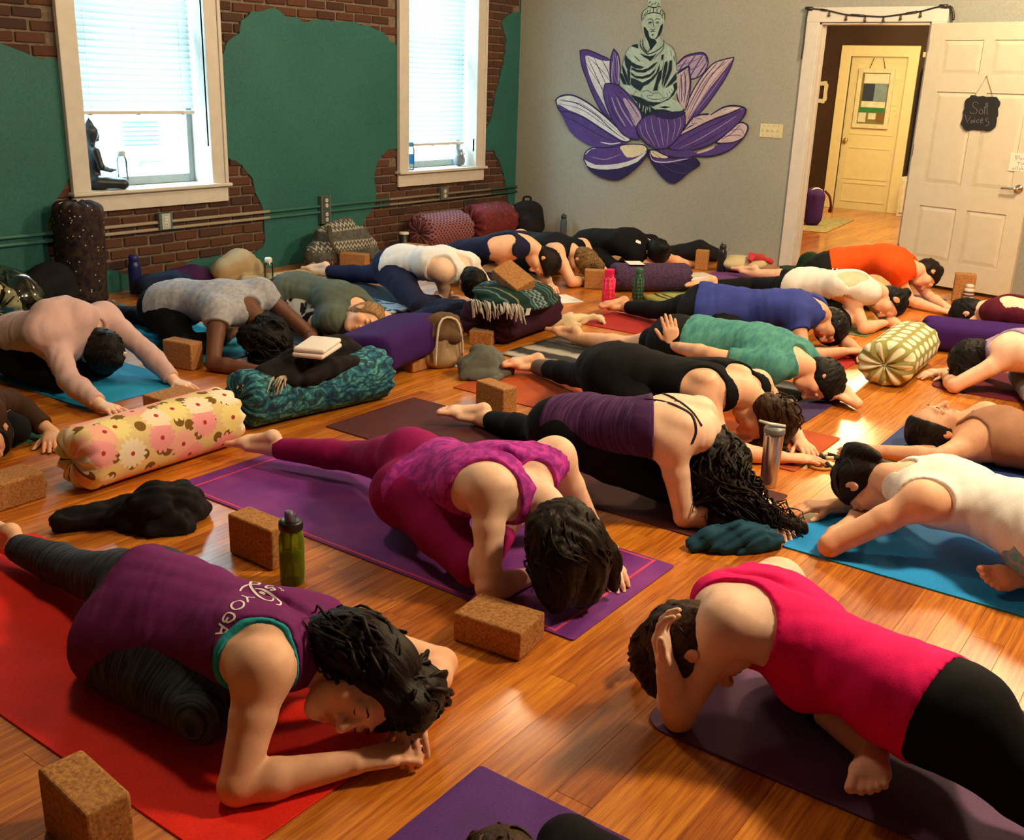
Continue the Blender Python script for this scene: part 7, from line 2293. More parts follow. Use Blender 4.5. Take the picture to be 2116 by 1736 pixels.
# large daisies: petals from the angle round each cell centre
def flower_mat(name, ground, petals, heart, leafc, scale=9.0, np_=11, size=.46, rnd=.7):
    t = NT(name)
    uv = suv(t)
    v = vor(t, uv, scale, 'F1', rnd)
    # offset from the cell centre
    sv = t.n('ShaderNodeVectorMath', operation='SCALE')
    t.set(sv.inputs[0], uv)
    sv.inputs['Scale'].default_value = scale
    ps = t.n('ShaderNodeVectorMath', operation='SCALE')
    t.set(ps.inputs[0], v.outputs['Position'])
    ps.inputs['Scale'].default_value = scale
    df = t.n('ShaderNodeVectorMath', operation='SUBTRACT')
    t.set(df.inputs[0], sv.outputs[0])
    t.set(df.inputs[1], ps.outputs[0])
    sx = t.n('ShaderNodeSeparateXYZ')
    t.set(sx.inputs[0], df.outputs[0])
    ang = t.math('ARCTAN2', sx.outputs[1], sx.outputs[0])
    ln = t.n('ShaderNodeVectorMath', operation='LENGTH')
    t.set(ln.inputs[0], df.outputs[0])
    d = ln.outputs['Value']
    pet = t.math('ABSOLUTE', t.math('SINE', t.math('MULTIPLY', ang, np_ / 2)))
    edge = t.math('ADD', size * .78, t.math('MULTIPLY', pet, size * .26))
    inside = t.math('LESS_THAN', d, edge)
    rays = t.math('MULTIPLY', t.math('ABSOLUTE', t.math('SINE', t.math('MULTIPLY', ang, np_ * 2.0))), .22)
    pcol = t.ramp(v.outputs['Color'], petals, 'CONSTANT')
    pcol = t.mix(rays, pcol, (.95, .85, .72))
    col = t.mix(inside, ground, pcol)
    l1 = vor(t, uv, scale * 1.4, 'F1', 1.0)
    leaf = t.math('MULTIPLY', t.math('LESS_THAN', l1.outputs['Distance'], .28), t.math('SUBTRACT', 1.0, inside))
    col = t.mix(leaf, col, leafc)
    ht = t.math('LESS_THAN', d, size * .15)
    col = t.mix(ht, col, heart)
    fine = t.noise(t.coord(), 350, 1)
    t.p(color=t.mix(.12, col, t.ramp(fine, [(.3, (.1, .1, .1)), (.7, (.9, .9, .9))]), 'OVERLAY'), rough=.85, spec=.15)
    t.bump(t.math('ADD', fine, t.noise(t.coord(), 24, 2)), .25, .004)
    return t.m


FLORAL = flower_mat('yellow_pink_floral', (.78, .62, .30), [(0, (.88, .30, .36)), (.36, (.84, .74, .26)), (.50, (.88, .80, .62)), (.62, (.90, .42, .34)), (.86, (.84, .68, .22))], (.45, .04, .05), (.20, .11, .02), 9.0, 15, .54)
bolster('yellow bolster with big pink and cream flowers lying in front of the blue mat', (2.29, 3.355, .122), .74, .125, .12, FLORAL, .02, end=plain('white_button', (.7, .65, .55)))
t = NT('teal_paisley')
uv = suv(t)
n1 = t.noise(uv, 13, 3, .6, 2.2)
w = t.n('ShaderNodeTexWave', wave_type='RINGS')
t.set(w.inputs['Vector'], uv)
w.inputs['Scale'].default_value = 7
w.inputs['Distortion'].default_value = 16
w.inputs['Detail'].default_value = 2
w.inputs['Detail Scale'].default_value = 1.4
c = t.ramp(n1, [(.30, (.010, .035, .075)), (.42, (.018, .10, .18)), (.52, (.03, .19, .25)), (.60, (.12, .42, .40)), (.66, (.025, .07, .14)), (.80, (.32, .58, .54))])
t.p(color=t.mix(t.math('MULTIPLY', t.math('GREATER_THAN', w.outputs['Fac'], .62), .75), c, (.010, .022, .045)), rough=.8, spec=.2)
t.bump(t.noise(t.coord(), 30, 2), .25, .005)
bolster('teal paisley bolster piled with dark clothing and a white towel', (3.19, 3.415, .128), .80, .135, .128, t.m, -.16, sag=.035)
t = NT('white_green_geometric')
uv = suv(t)
sx = t.n('ShaderNodeSeparateXYZ')
t.set(sx.inputs[0], uv)
cv_ = t.math('MULTIPLY', sx.outputs[1], 15.3)
rowi = t.math('FLOOR', cv_)
cu = t.math('ADD', t.math('MULTIPLY', sx.outputs[0], 9.5), t.math('MULTIPLY', t.math('MODULO', rowi, 2.0), .5))
fu = t.math('SUBTRACT', t.math('FRACT', cu), .5)
fv = t.math('SUBTRACT', t.math('FRACT', cv_), .5)
dd = t.math('SQRT', t.math('ADD', t.math('POWER', t.math('ABSOLUTE', t.math('DIVIDE', fu, .44)), 2.2), t.math('POWER', t.math('ABSOLUTE', t.math('DIVIDE', fv, .46)), 2.2)))
c = t.ramp(dd, [(0, (.80, .79, .60)), (.55, (.78, .76, .54)), (.80, (.74, .74, .56)), (.86, (.20, .20, .07)), (.95, (.34, .31, .10)), (1, (.30, .28, .09))])
t.p(color=c, rough=.82, spec=.15)
t.bump(t.noise(t.coord(), 26, 2), .25, .005)
bolster('cream bolster with olive honeycomb pattern standing clear on the floor', (5.83, 1.50, .122), .72, .150, .122, t.m, .06, flat=2.2, end=plain('olive_button', (.30, .30, .16)))
t = NT('purple_speckle')
uv = suv(t)
n1 = t.noise(uv, 60, 3)
t.p(color=t.ramp(n1, [(.4, (.030, .012, .045)), (.62, (.075, .03, .10))]), rough=.85)
bolster('dark purple speckled bolster behind the green water bottle', (6.98, 3.72, .105), .62, .11, .105, t.m, -.80)
PLUM = fabric('plum_cotton', (.040, .010, .115), var=.1)
bolster('flat royal purple bolster lying behind the cream honeycomb bolster', (6.72, 1.20, .095), .80, .15, .095, PLUM, -1.30, flat=3.2)
bolster('plum rectangular bolster supporting the sandy haired head', (3.95, 3.635, .150), .60, .20, .105, PLUM, .14, flat=4.0, puck=False, roll=radians(-8), pitch=radians(-3))
bolster('deep maroon bolster under the folded green blanket', (5.10, 3.66, .125), .66, .20, .122, fabric('maroon_cotton', (.035, .008, .022)), .10, flat=3.0)
t = NT('dark_mosaic_print')
uv = suv(t)
n1 = t.noise(uv, 22, 3, .6, 1.0)
d = vor(t, uv, 26, 'F1', 1.0)
c = t.ramp(n1, [(.35, (.010, .008, .016)), (.5, (.030, .016, .018)), (.62, (.055, .032, .016)), (.75, (.018, .022, .045))])
dots = t.math('MULTIPLY', t.math('LESS_THAN', d.outputs['Distance'], .11), t.math('GREATER_THAN', t.math('FRACT', t.math('MULTIPLY', d.outputs['Color'], 7.3)), .74))
t.p(color=t.mix(dots, c, (.60, .62, .58)), rough=.8, spec=.2)
DARKM = t.m
bolster('dark bolster with tiny white dots standing upright against the teal wall', (3.80, 6.235, .335), .66, .155, .145, DARKM, 0.0, radians(-88))
BLKYEL = flower_mat('black_yellow_floral', (.012, .010, .008), [(0, (.45, .36, .12)), (.5, (.50, .42, .20)), (.8, (.38, .32, .12))], (.15, .10, .03), (.05, .045, .01), 13, 8, .52)
bolster('black bolster with yellow flowers wrapped in clear plastic at left edge', (3.02, 6.03, .15), .62, .15, .15, BLKYEL, 1.3)
t = NT('burgundy_lattice')
uv = suv(t)
e = vor(t, uv, 22, 'F1', .1)
c = t.mix(t.math('LESS_THAN', t.math('ABSOLUTE', t.math('SUBTRACT', e.outputs['Distance'], .38)), .10), (.085, .016, .040), (.30, .13, .15))
t.p(color=c, rough=.85)
bolster('burgundy lattice patterned bolster propped beneath the right window', (7.40, 6.16, .165), .62, .175, .16, t.m, -.02, roll=radians(20))
t = NT('crimson_floral')
uv = suv(t)
n1 = t.noise(uv, 14, 3, .6, 1.5)
c = t.ramp(n1, [(.40, (.10, .008, .014)), (.52, (.18, .015, .025)), (.60, (.03, .008, .010)), (.68, (.42, .16, .14)), (.8, (.20, .02, .03))])
t.p(color=c, rough=.85)
bolster('crimson floral bolster in the corner beneath the right window', (8.14, 6.17, .185), .58, .18, .17, t.m, -.02, roll=radians(20))

# ------------------------------------------------------------------ cloth, bags and clothing
SG = lambda a, b, ra, rb, k=.02: seg(V(*a), V(*b), ra, rb, None, k)
CH = lambda *p: [SG(p[i][:3], p[i + 1][:3], p[i][3], p[i + 1][3]) for i in range(len(p) - 1)]
BLKC = fabric('black_knit', (.012, .011, .014), var=.3)
blob('jacket', CH((1.70, 3.06, .035, .036), (1.80, 3.01, .040, .042), (1.90, 2.95, .045, .050)) + CH((1.88, 2.93, .05, .055), (1.93, 2.85, .075, .080), (2.00, 2.83, .065, .075), (2.06, 2.82, .03, .045)) + CH((1.84, 2.90, .02, .025), (1.88, 2.81, .02, .035), (1.96, 2.77, .03, .042)) + [SG((1.98, 2.95, .03), (2.08, 2.92, .02), .05, .02), SG((1.86, 2.86, .11), (1.99, 2.79, .10), .025, .028)],
     BLKC, .0065, .015, 40, 3, floor=.0, label='black jacket dropped in a heap beside the yellow floral bolster', cat='clothing')
DK = fabric('dark_wool', (.016, .014, .016), var=.3)
blob('shawl', CH((2.93, 3.46, .225, .035), (3.05, 3.40, .25, .055), (3.20, 3.42, .265, .06), (3.36, 3.42, .26, .06), (3.46, 3.42, .235, .04)) + CH((3.05, 3.30, .20, .03), (3.2, 3.31, .22, .04), (3.34, 3.32, .215, .035)) + CH((3.00, 3.34, .20, .035), (2.92, 3.42, .215, .03)),
     DK, .0065, .013, 42, 5, label='dark wool shawl bundled on the teal paisley bolster', cat='clothing')
# fringe of the shawl
mb = MB()
rg = random.Random(4)
for k in range(46):
    a = rg.random()
    p = V(2.86 + .10 * a, 3.50 - .17 * a, .215 + .015 * rg.random())
    d = V(-.05 - .04 * rg.random(), -.05 * rg.random() - .01, -.015 - .035 * rg.random())
    mb.tube([p, p + d * .5 + V(0, 0, .012), p + d], [.006, .005, .003], 5)
fr = mb.build('shawl_fringe', fabric('cream_fringe', (.55, .47, .37)), smooth=True)
fr['label'] = 'cream tasselled fringe'
fr.parent = bpy.data.objects['shawl']
fr.matrix_parent_inverse = Matrix.Translation(bpy.data.objects['shawl'].location).inverted()
mb = MB()
tw = MB()
for k, (w_, l_, dx_, rz_) in enumerate(((.205, .15, 0, .0), (.20, .148, .003, .04))):
    ca, sa = cos(rz_), sin(rz_)
    z0 = k * .022
    tw.box((-w_ / 2, -l_ / 2, z0), (w_ / 2, l_ / 2, z0 + .023), lambda v_, ca=ca, sa=sa, dx_=dx_: V(v_[0] * ca - v_[1] * sa + dx_, v_[0] * sa + v_[1] * ca, v_[2] + .006 * sin(v_[0] * 19) - .012 * (v_[1] / .07) ** 2))
o = tw.build('towel', fabric('white_terry', (.86, .78, .76), var=.05), None, (3.12, 3.31, .325), .35, smooth=True, bevel=.0105, seg=3)
tag(o, 'white folded hand towel on top of the dark shawl', 'towel')
blob('knit_hat', CH((4.12, 3.24, .05, .055), (4.20, 3.19, .075, .075), (4.28, 3.19, .05, .06)) + CH((4.08, 3.22, .02, .03), (4.16, 3.10, .02, .03), (4.30, 3.10, .02, .03)) + [SG((4.24, 3.26, .10), (4.20, 3.16, .09), .05, .04)],
     fabric('grey_green_knit', (.13, .14, .125), var=.25), .0065, .015, 36, 7, floor=.0, label='grey green knit hat and scarf heap beside a bare foot', cat='clothing')
# burlap bag
bg = empty('tote_bag', (4.19, 3.47, 0), -.45, 'tan burlap tote bag with brown top and cream piping', 'bag', 'bags along the room')
TAN = fabric('tan_burlap', (.40, .29, .17), var=.2, weave=160, bump=.5)
o = blob('bag_body', [seg(V(0, 0, .06), V(0, 0, .20), (.125, .07), (.115, .060), V(1, 0, 0), .02)], TAN, .007, .007, 22, 2, floor=0.0)
o.parent = bg
o.location = (0, 0, 0)
o = blob('bag_flap', [seg(V(0, 0, .20), V(0, 0, .255), (.120, .066), (.095, .045), V(1, 0, 0), .02), SG((-.09, -.02, .19), (.06, -.05, .17), .03, .03)], fabric('brown_suede', (.13, .075, .040), var=.25), .007, .006, 26, 4)
o.location = V(*o.location)
o.parent = bg
MB().tube(crom([(-.075, -.075, .03), (-.072, -.082, .15), (-.05, -.07, .26), (.0, -.05, .285), (.06, -.06, .26), (.085, -.07, .15), (.09, -.06, .07)], 20), .0065, 6).build('strap', fabric('cream_webbing', (.62, .56, .46)), bg, smooth=True)
NAVYC = fabric('navy_cotton', (.012, .022, .060), var=.3)
blob('sweater', CH((4.80, 4.16, .05, .06), (4.90, 4.08, .09, .085), (5.00, 4.00, .09, .08), (5.07, 3.92, .06, .055)) + CH((4.92, 4.02, .05, .06), (4.94, 3.92, .05, .05), (5.02, 3.84, .06, .05)), NAVYC, .007, .014, 36, 9, floor=.0, label='navy sweater bundled behind the burlap bag', cat='clothing')
# folded green blanket on the maroon bolster
t = NT('green_woven_blanket')
co = t.coord('Object')
sx = t.n('ShaderNodeSeparateXYZ')
t.set(sx.inputs[0], co)
bd_ = t.ramp(t.math('FRACT', t.math('MULTIPLY', sx.outputs[0], 5.5)), [(0, (.012, .032, .028)), (.28, (.05, .11, .12)), (.36, (.015, .045, .040)), (.55, (.10, .18, .19)), (.62, (.012, .03, .03)), (.85, (.16, .19, .10)), (.92, (.012, .03, .026))], 'CONSTANT')
ck = t.n('ShaderNodeTexChecker')
t.set(ck.inputs[0], co)
ck.inputs['Scale'].default_value = 42
ck.inputs[1].default_value = (.02, .05, .055, 1)
ck.inputs[2].default_value = (.20, .27, .30, 1)
zone = t.math('MULTIPLY', t.math('GREATER_THAN', t.math('FRACT', t.math('MULTIPLY', sx.outputs[0], 2.75)), .70), .8)
t.p(color=t.mix(zone, bd_, ck.outputs[0]), rough=.92, spec=.1)
t.bump(t.noise(co, 240, 1), .5, .004)
fb = blob('folded_blanket', [ell(V(5.06, 3.62, .262), [(cos(.1), sin(.1), 0), (-sin(.1), cos(.1), 0), (0, 0, 1)], (.31, .215, .060)), ell(V(5.06, 3.60, .225), [(cos(.1), sin(.1), 0), (-sin(.1), cos(.1), 0), (0, 0, 1)], (.335, .235, .035)), ell(V(5.0, 3.66, .295), [(cos(.1), sin(.1), 0), (-sin(.1), cos(.1), 0), (0, 0, 1)], (.24, .17, .030))],
          t.m, .0075, .006, 22, 3, label='dark green woven blanket folded on the maroon bolster', cat='blanket')
mb = MB()
for k in range(70):
    a = rg.random()
    p = V(4.72 + .09 * a, 3.70 - .30 * a, .235 + .03 * rg.random() - .05 * a * 0)
    d = V(-.035 - .03 * rg.random(), -.04 - .04 * rg.random(), -.02 - .06 * rg.random())
    mb.tube([p, p + d * .5 + V(0, 0, .014), p + d], [.0055, .005, .0035], 5)
fr = mb.build('blanket_fringe', fabric('grey_cream_fringe', (.50, .45, .40)), smooth=True)
fr['label'] = 'knotted cream fringe'
fr.parent = fb
fr.matrix_parent_inverse = Matrix.Translation(fb.location).inverted()
tg_ = MB().box((-.016, -.001, -.022), (.016, .001, .022)).build('care_tag', plain('white_tag', (.8, .8, .8)), None)
tg_.parent = fb
tg_.matrix_parent_inverse = Matrix.Translation(fb.location).inverted()
tg_.location = (4.86, 3.378, .215)
tg_.rotation_euler = (.3, 0, -.3)
CREAM = fabric('cream_linen', (.66, .55, .36), var=.1)
blob('scarf', CH((5.40, 3.56, .02, .03), (5.48, 3.50, .04, .045), (5.55, 3.52, .03, .04), (5.62, 3.48, .03, .03)) + CH((5.62, 3.47, .035, .012), (5.68, 3.42, .05, .012), (5.73, 3.40, .03, .014), (5.70, 3.36, .018, .012)) + CH((5.44, 3.48, .012, .02), (5.52, 3.44, .012, .02)), CREAM, .0065, .011, 40, 6, floor=.0, label='crumpled cream scarf behind the bare foot on the grey blanket', cat='clothing')
blob('sweatshirt', CH((2.96, 1.33, .022, .024), (3.00, 1.30, .03, .04), (3.07, 1.23, .04, .050), (3.14, 1.16, .032, .042), (3.16, 1.13, .02, .025)) + CH((2.98, 1.27, .015, .02), (3.08, 1.17, .015, .022)), fabric('denim_blue_cotton', (.012, .060, .110), var=.2), .006, .013, 46, 8, floor=.0, label='rumpled blue cloth between the long curls and the sky blue mat', cat='clothing')
# tote with grey chevrons
bg = empty('tote_bag', (6.03, 6.08, 0), -.12, 'large grey tote bag with black and white chevron rows and dark strap', 'bag', 'bags along the room')
t = NT('chevron_weave')
co = t.coord('Object')
sx = t.n('ShaderNodeSeparateXYZ')
t.set(sx.inputs[0], co)
zz = t.math('ADD', sx.outputs[2], t.math('MULTIPLY', t.math('PINGPONG', sx.outputs[0], .018), 1.6))
band = t.math('FRACT', t.math('MULTIPLY', zz, 24))
zone = t.math('LESS_THAN', t.math('FRACT', t.math('MULTIPLY', sx.outputs[2], 6.5)), .5)
m_ = t.math('MULTIPLY', t.math('GREATER_THAN', band, .62), zone)
t.p(color=t.mix(m_, t.ramp(t.noise(co, 40, 3), [(.35, (.055, .058, .055)), (.65, (.11, .115, .105))]), (.46, .43, .37)), rough=.9)
t.bump(t.noise(co, 120, 2), .4, .004)
o = blob('bag_body', [seg(V(-.14, 0, .16), V(.16, 0, .17), (.15, .13), (.16, .12), V(0, 0, 1), .03), seg(V(-.16, 0, .28), V(.04, 0, .33), (.07, .09), (.07, .07), V(0, 0, 1), .05), SG((-.24, 0, .12), (.24, 0, .12), .11, .11)], t.m, .010, .012, 16, 5, floor=0.0)
o.parent = bg
o.location = (0, 0, 0)
MB().tube(crom([(-.20, -.10, .36), (-.22, -.15, .24), (-.15, -.17, .14), (.0, -.165, .115), (.14, -.16, .115), (.19, -.15, .05)], 20), .016, 6, flat=.35).build('strap', fabric('olive_webbing', (.075, .068, .045)), bg, smooth=True)
# backpack in the corner
bg = empty('backpack', (8.58, 6.02, 0), -.7, 'black backpack standing in the corner of the two walls', 'bag', 'bags along the room')
o = blob('pack_body', [seg(V(0, 0, .12), V(0, 0, .27), (.19, .13), (.165, .10), V(1, 0, 0), .02), seg(V(0, -.12, .10), V(0, -.11, .18), (.13, .05), (.12, .04), V(1, 0, 0), .03)], BLKC, .010, .006, 16, 2, floor=0.0)
o.parent = bg
o.location = (0, 0, 0)
MB().tube(crom([(-.04, .02, .355), (-.03, .02, .40), (.03, .02, .40), (.04, .02, .355)], 12), .012, 6).build('grab_loop', BLKC, bg, smooth=True)
blob('duffel_bag', CH((3.46, 6.20, .12, .13), (3.56, 6.22, .15, .15), (3.60, 6.20, .10, .12)), BLKC, .010, .010, 14, 3, floor=.0, label='small black duffel bag between the upright dotted bolster and plastic wrapped one', cat='bag', group='bags along the room')
blob('shoulder_bag', CH((4.20, 6.10, .08, .085), (4.34, 6.02, .09, .09), (4.46, 6.06, .07, .07)) + CH((4.28, 5.92, .04, .05), (4.42, 5.90, .04, .045)), NAVYC, .009, .010, 20, 4, floor=.0, label='navy shoulder bag slumped on the floor under the left window', cat='bag', group='bags along the room')
blob('purple_wrap', CH((4.52, 6.26, .06, .07), (4.66, 6.24, .07, .08), (4.78, 6.22, .05, .06)), fabric('deep_purple_cloth', (.055, .016, .085)), .009, .010, 18, 6, floor=.0, label='dark purple wrap lying on the floor against the wall', cat='clothing')
blob('blanket_bundle', CH((4.86, 6.10, .10, .10), (4.98, 6.08, .13, .12), (5.10, 6.10, .09, .09)) + CH((4.92, 5.96, .04, .05), (5.08, 5.94, .03, .045)), fabric('oat_fleece', (.42, .33, .20), var=.12), .009, .012, 18, 8, floor=.0, label='oat coloured fleece bundle by the teal wall behind a clear bottle', cat='blanket')
blob('black_bag', CH((8.42, 4.42, .05, .06), (8.52, 4.25, .07, .07), (8.60, 4.10, .09, .09), (8.66, 3.98, .06, .06)), BLKC, .010, .010, 18, 5, floor=.0, label='black soft bag slumped at the foot of the grey wall', cat='bag', group='bags along the room')
blob('cushion', [ell(V(8.32, 3.55, .07), [(cos(-.9), sin(-.9), 0), (-sin(-.9), cos(-.9), 0), (0, 0, 1)], (.20, .14, .065)), ell(V(8.28, 3.60, .08), np.eye(3), (.12, .12, .06))], fabric('cream_cushion_cotton', (.58, .50, .30), var=.1), .009, .008, 16, 4, floor=.0, label='cream cushion on the floor by the door casing', cat='cushion')
blob('red_scarf', CH((8.20, 3.44, .13, .02), (8.30, 3.46, .145, .03), (8.40, 3.42, .13, .025), (8.46, 3.36, .10, .02)), fabric('red_gauze', (.50, .05, .06)), .008, .010, 30, 5, label='thin red scarf on the cream cushion', cat='clothing')
bg = empty('cap', (8.70, 3.10, 0), .4, 'dark green cap on a lime green bag in the doorway', 'hat')
o = blob('crown', [ell(V(0, 0, .10), np.eye(3), (.12, .10, .085)), ell(V(0, 0, .05), np.eye(3), (.13, .11, .05))], fabric('dark_green_cotton', (.010, .032, .016)), .009, .006, 20, 2, floor=0)
o.parent = bg
o.location = (0, 0, 0)
o = MB().prism([(.11 * cos(a), .16 + .09 * sin(a)) for a in np.linspace(0, pi, 12)] + [(-.11, .08), (.11, .08)], lambda p: V(p[0], p[1], .03), lambda p: V(p[0], p[1], .042)).build('brim', fabric('dark_green_cotton', (.010, .032, .016)), bg, bevel=.003)
blob('lime_bag', CH((8.78, 2.96, .04, .05), (8.72, 2.86, .05, .055)), fabric('lime_nylon', (.30, .42, .06)), .009, .008, 22, 3, floor=.0, label='lime green bag beside the dark green cap', cat='bag', group='bags along the room')
PLAS = NT('clear_plastic')
tr = PLAS.n('ShaderNodeBsdfTransparent')
tr.inputs[0].default_value = (.86, .93, .92, 1)
gl = PLAS.n('ShaderNodeBsdfGlossy')
gl.inputs['Roughness'].default_value = .08
mx = PLAS.n('ShaderNodeMixShader')
fz = PLAS.n('ShaderNodeFresnel')
PLAS.set(mx.inputs[0], PLAS.math('ADD', fz.outputs[0], .08))
PLAS.t.links.new(tr.outputs[0], mx.inputs[1])
PLAS.t.links.new(gl.outputs[0], mx.inputs[2])
PLAS.t.links.new(mx.outputs[0], PLAS.out.inputs[0])
M_CLEAR = PLAS.m
blob('plastic_bag', CH((3.10, 5.86, .16, .19), (3.04, 6.12, .20, .18)) + [SG((3.20, 5.92, .12), (3.22, 6.0, .22), .12, .10)], M_CLEAR, .012, .010, 14, 7, floor=.0, label='clear plastic bag over the black and yellow floral bolster', cat='bag', group='bags along the room')

# ------------------------------------------------------------------ bottles and cups
def tinted(name, col, gloss=.10):
    if name in _mats: return _mats[name]
    t = NT(name)
    tr = t.n('ShaderNodeBsdfTransparent')
    tr.inputs[0].default_value = (*col, 1)
    pr = t.b
    pr.inputs['Base Color'].default_value = (*[c * .8 for c in col], 1)
    pr.inputs['Roughness'].default_value = .15
    mx = t.n('ShaderNodeMixShader')
    fz = t.n('ShaderNodeFresnel')
    t.set(mx.inputs[0], t.math('ADD', fz.outputs[0], gloss))
    t.t.links.new(tr.outputs[0], mx.inputs[1])
    t.t.links.new(pr.outputs[0], mx.inputs[2])
    t.t.links.new(mx.outputs[0], t.out.inputs[0])
    _mats[name] = t.m
    return t.m


BLKP = plain('black_plastic', (.015, .016, .018), .35, var=.1, spec=.5)
bt = empty('water_bottle', (1.94, 2.195, 0), .6, 'green translucent water bottle with black flip lid on the floor', 'bottle', 'drink bottles')
MB().lathe([(.0, 0), (.034, .001), (.038, .006), (.0385, .05), (.0385, .14), (.037, .158), (.031, .172), (.0285, .178), (.0285, .186)], 32, cap=False).build('bottle_body', tinted('green_tint', (.50, .66, .06), .16), bt, smooth=True)
MB().lathe([(0, .003), (.033, .004), (.0355, .01), (.0355, .098), (0, .099)], 28, cap=False).build('water', tinted('green_water', (.62, .72, .10), .05), bt, smooth=True)
lid = MB().lathe([(.030, .178), (.036, .180), (.037, .186), (.037, .202), (.034, .208), (.012, .211), (0, .211)], 32, cap=False).build('lid', BLKP, bt, smooth=True)
MB().tube([(-.012, .0, .205), (-.018, .0, .222), (-.022, 0, .245)], [.016, .014, .013], 12).build('spout', plain('grey_blue_plastic', (.10, .10, .15), .4), bt, smooth=True)
MB().tube(crom([(.030, 0, .203), (.046, 0, .206), (.054, .0, .199), (.048, 0, .190), (.036, 0, .190)], 14), .0045, 8).build('carry_loop', BLKP, bt, smooth=True)
MB().tube([(0, 0, .20), (.002, 0, .02)], .005, 8).build('straw', plain('clear_straw', (.45, .5, .2), .3), bt, smooth=True)

STEEL = plain('brushed_steel', (.50, .50, .52), .25, metal=1.0, var=.06)
bt = empty('steel_tumbler', (3.695, 1.375, 0), 0, 'tall brushed steel tumbler with grey spout lid', 'bottle', 'drink bottles')
MB().lathe([(0, 0), (.030, 0), (.032, .003), (.0335, .02), (.0385, .215), (.039, .222), (.036, .222)], 36, cap=False).build('tumbler_body', STEEL, bt, smooth=True)
MB().lathe([(.036, .222), (.041, .223), (.0415, .226), (.0415, .240), (.039, .245), (0, .246)], 32, cap=False).build('lid', plain('grey_lid_plastic', (.16, .17, .19), .35), bt, smooth=True)
MB().tube([(.03, -.03, .249), (-.005, .02, .256), (-.03, .055, .268)], [.010, .011, .008], 10, flat=.6).build('spout', plain('pale_lid_plastic', (.50, .50, .50), .3), bt, smooth=True)

def sport_bottle(label, loc, h, r, col, loop=True, name='water_bottle', capc=BLKP, grid=False):
    b = empty(name, loc, 0.7, label, 'bottle', 'drink bottles')
    MB().lathe([(0, 0), (r * .92, .001), (r, .006), (r, h * .70), (r * .94, h * .76), (r * .72, h * .82), (r * .70, h * .86), (0, h * .86)], 26, cap=False).build('bottle_body', col, b, smooth=True)
    MB().lathe([(r * .74, h * .83), (r * .80, h * .84), (r * .80, h * .96), (r * .6, h), (0, h)], 22, cap=False).build('cap', capc, b, smooth=True)
    if loop: MB().tube(crom([(r * .5, 0, h * .97), (r * 1.1, 0, h * 1.03), (r * 1.3, 0, h * .96), (r * .9, 0, h * .90)], 12), .005, 7).build('carry_loop', capc, b, smooth=True)
    if grid:    # silicone sleeve of raised ribs
        m = MB()
        for k in range(6): m.lathe([(r * 1.0, .02 + k * h * .11), (r * 1.10, .024 + k * h * .11), (r * 1.10, .034 + k * h * .11), (r * 1.0, .038 + k * h * .11)], 22, cap=False)
        for k in range(9):
            a = 2 * pi * k / 9
            m.tube([(r * 1.03 * cos(a), r * 1.03 * sin(a), .015), (r * 1.03 * cos(a), r * 1.03 * sin(a), h * .68)], .006, 6)
        m.build('sleeve', grid, b, smooth=True)
    return b


PINKP = plain('hot_pink_silicone', (.80, .02, .12), .45)
b = empty('water_bottle', (6.30, 3.685, 0), .3, 'hot pink bottle with perforated sleeve and square loop top', 'bottle', 'drink bottles')
MB().lathe([(0, 0), (.036, .001), (.039, .006), (.039, .19), (.036, .20), (0, .20)], 26, cap=False).build('bottle_body', plain('pale_pink_glass', (.65, .10, .18), .2), b, smooth=True)
m = MB()
for k in range(6): m.lathe([(.039, .012 + k * .032), (.043, .015 + k * .032), (.043, .024 + k * .032), (.039, .027 + k * .032)], 24, cap=False)
for k in range(9):
    a = 2 * pi * k / 9
    m.tube([(.040 * cos(a), .040 * sin(a), .01), (.040 * cos(a), .040 * sin(a), .19)], .0065, 6)
m.build('sleeve', PINKP, b, smooth=True)
MB().box((-.036, -.028, .198), (.036, .028, .215)).box((-.036, -.028, .215), (-.024, .028, .245)).box((.024, -.028, .215), (.036, .028, .245)).box((-.036, -.028, .240), (.036, .028, .252)).build('loop_top', PINKP, b, bevel=.004)
sport_bottle('dark green ribbed bottle before the purple speckled bolster', (6.58, 3.60, 0), .24, .036, plain('green_glass', (.020, .085, .045), .25), False, grid=plain('green_silicone', (.018, .070, .040), .5), capc=plain('green_cap', (.03, .12, .07), .4))
sport_bottle('black sports bottle with carry loop by the grey wall', (8.19, 3.69, 0), .235, .037, plain('black_bottle_paint', (.010, .012, .018), .3))
b = sport_bottle('short white printed bottle in front of the open door', (8.30, 1.70, 0), .15, .038, plain('white_bottle_plastic', (.66, .60, .54), .4), False, capc=plain('white_cap', (.66, .62, .58), .4))
m = MB()
for k, (z0, z1) in enumerate(((.03, .05), (.06, .075), (.085, .10))): m.lathe([(.0385, z0), (.0388, (z0 + z1) / 2), (.0385, z1)], 24, cap=False)
m.build('printed_band', plain('brown_print', (.12, .07, .06), .6), b, smooth=True)
sport_bottle('clear sports bottle against the grey wall behind the backpack', (8.80, 5.72, 0), .24, .034, tinted('smoke_tint', (.25, .30, .38), .3))
sport_bottle('blue sports bottle standing beside the navy shoulder bag', (4.22, 6.28, 0), .27, .042, plain('cobalt_plastic', (.012, .016, .12), .35), False, capc=plain('cobalt_cap', (.016, .022, .16), .35))
sport_bottle('clear plastic water bottle before the oat fleece bundle', (5.06, 5.86, 0), .21, .034, M_CLEAR, False, capc=plain('clear_white_cap', (.75, .78, .78), .4))
b = empty('cup', (3.70, 1.50, 0), 0, 'dark red glass tumbler behind the steel tumbler', 'cup')
MB().lathe([(0, 0), (.032, .0), (.036, .004), (.043, .095), (.041, .095), (.034, .008), (0, .007)], 28, cap=False).build('cup_body', tinted('ruby_tint', (.45, .02, .03), .25), b, smooth=True)
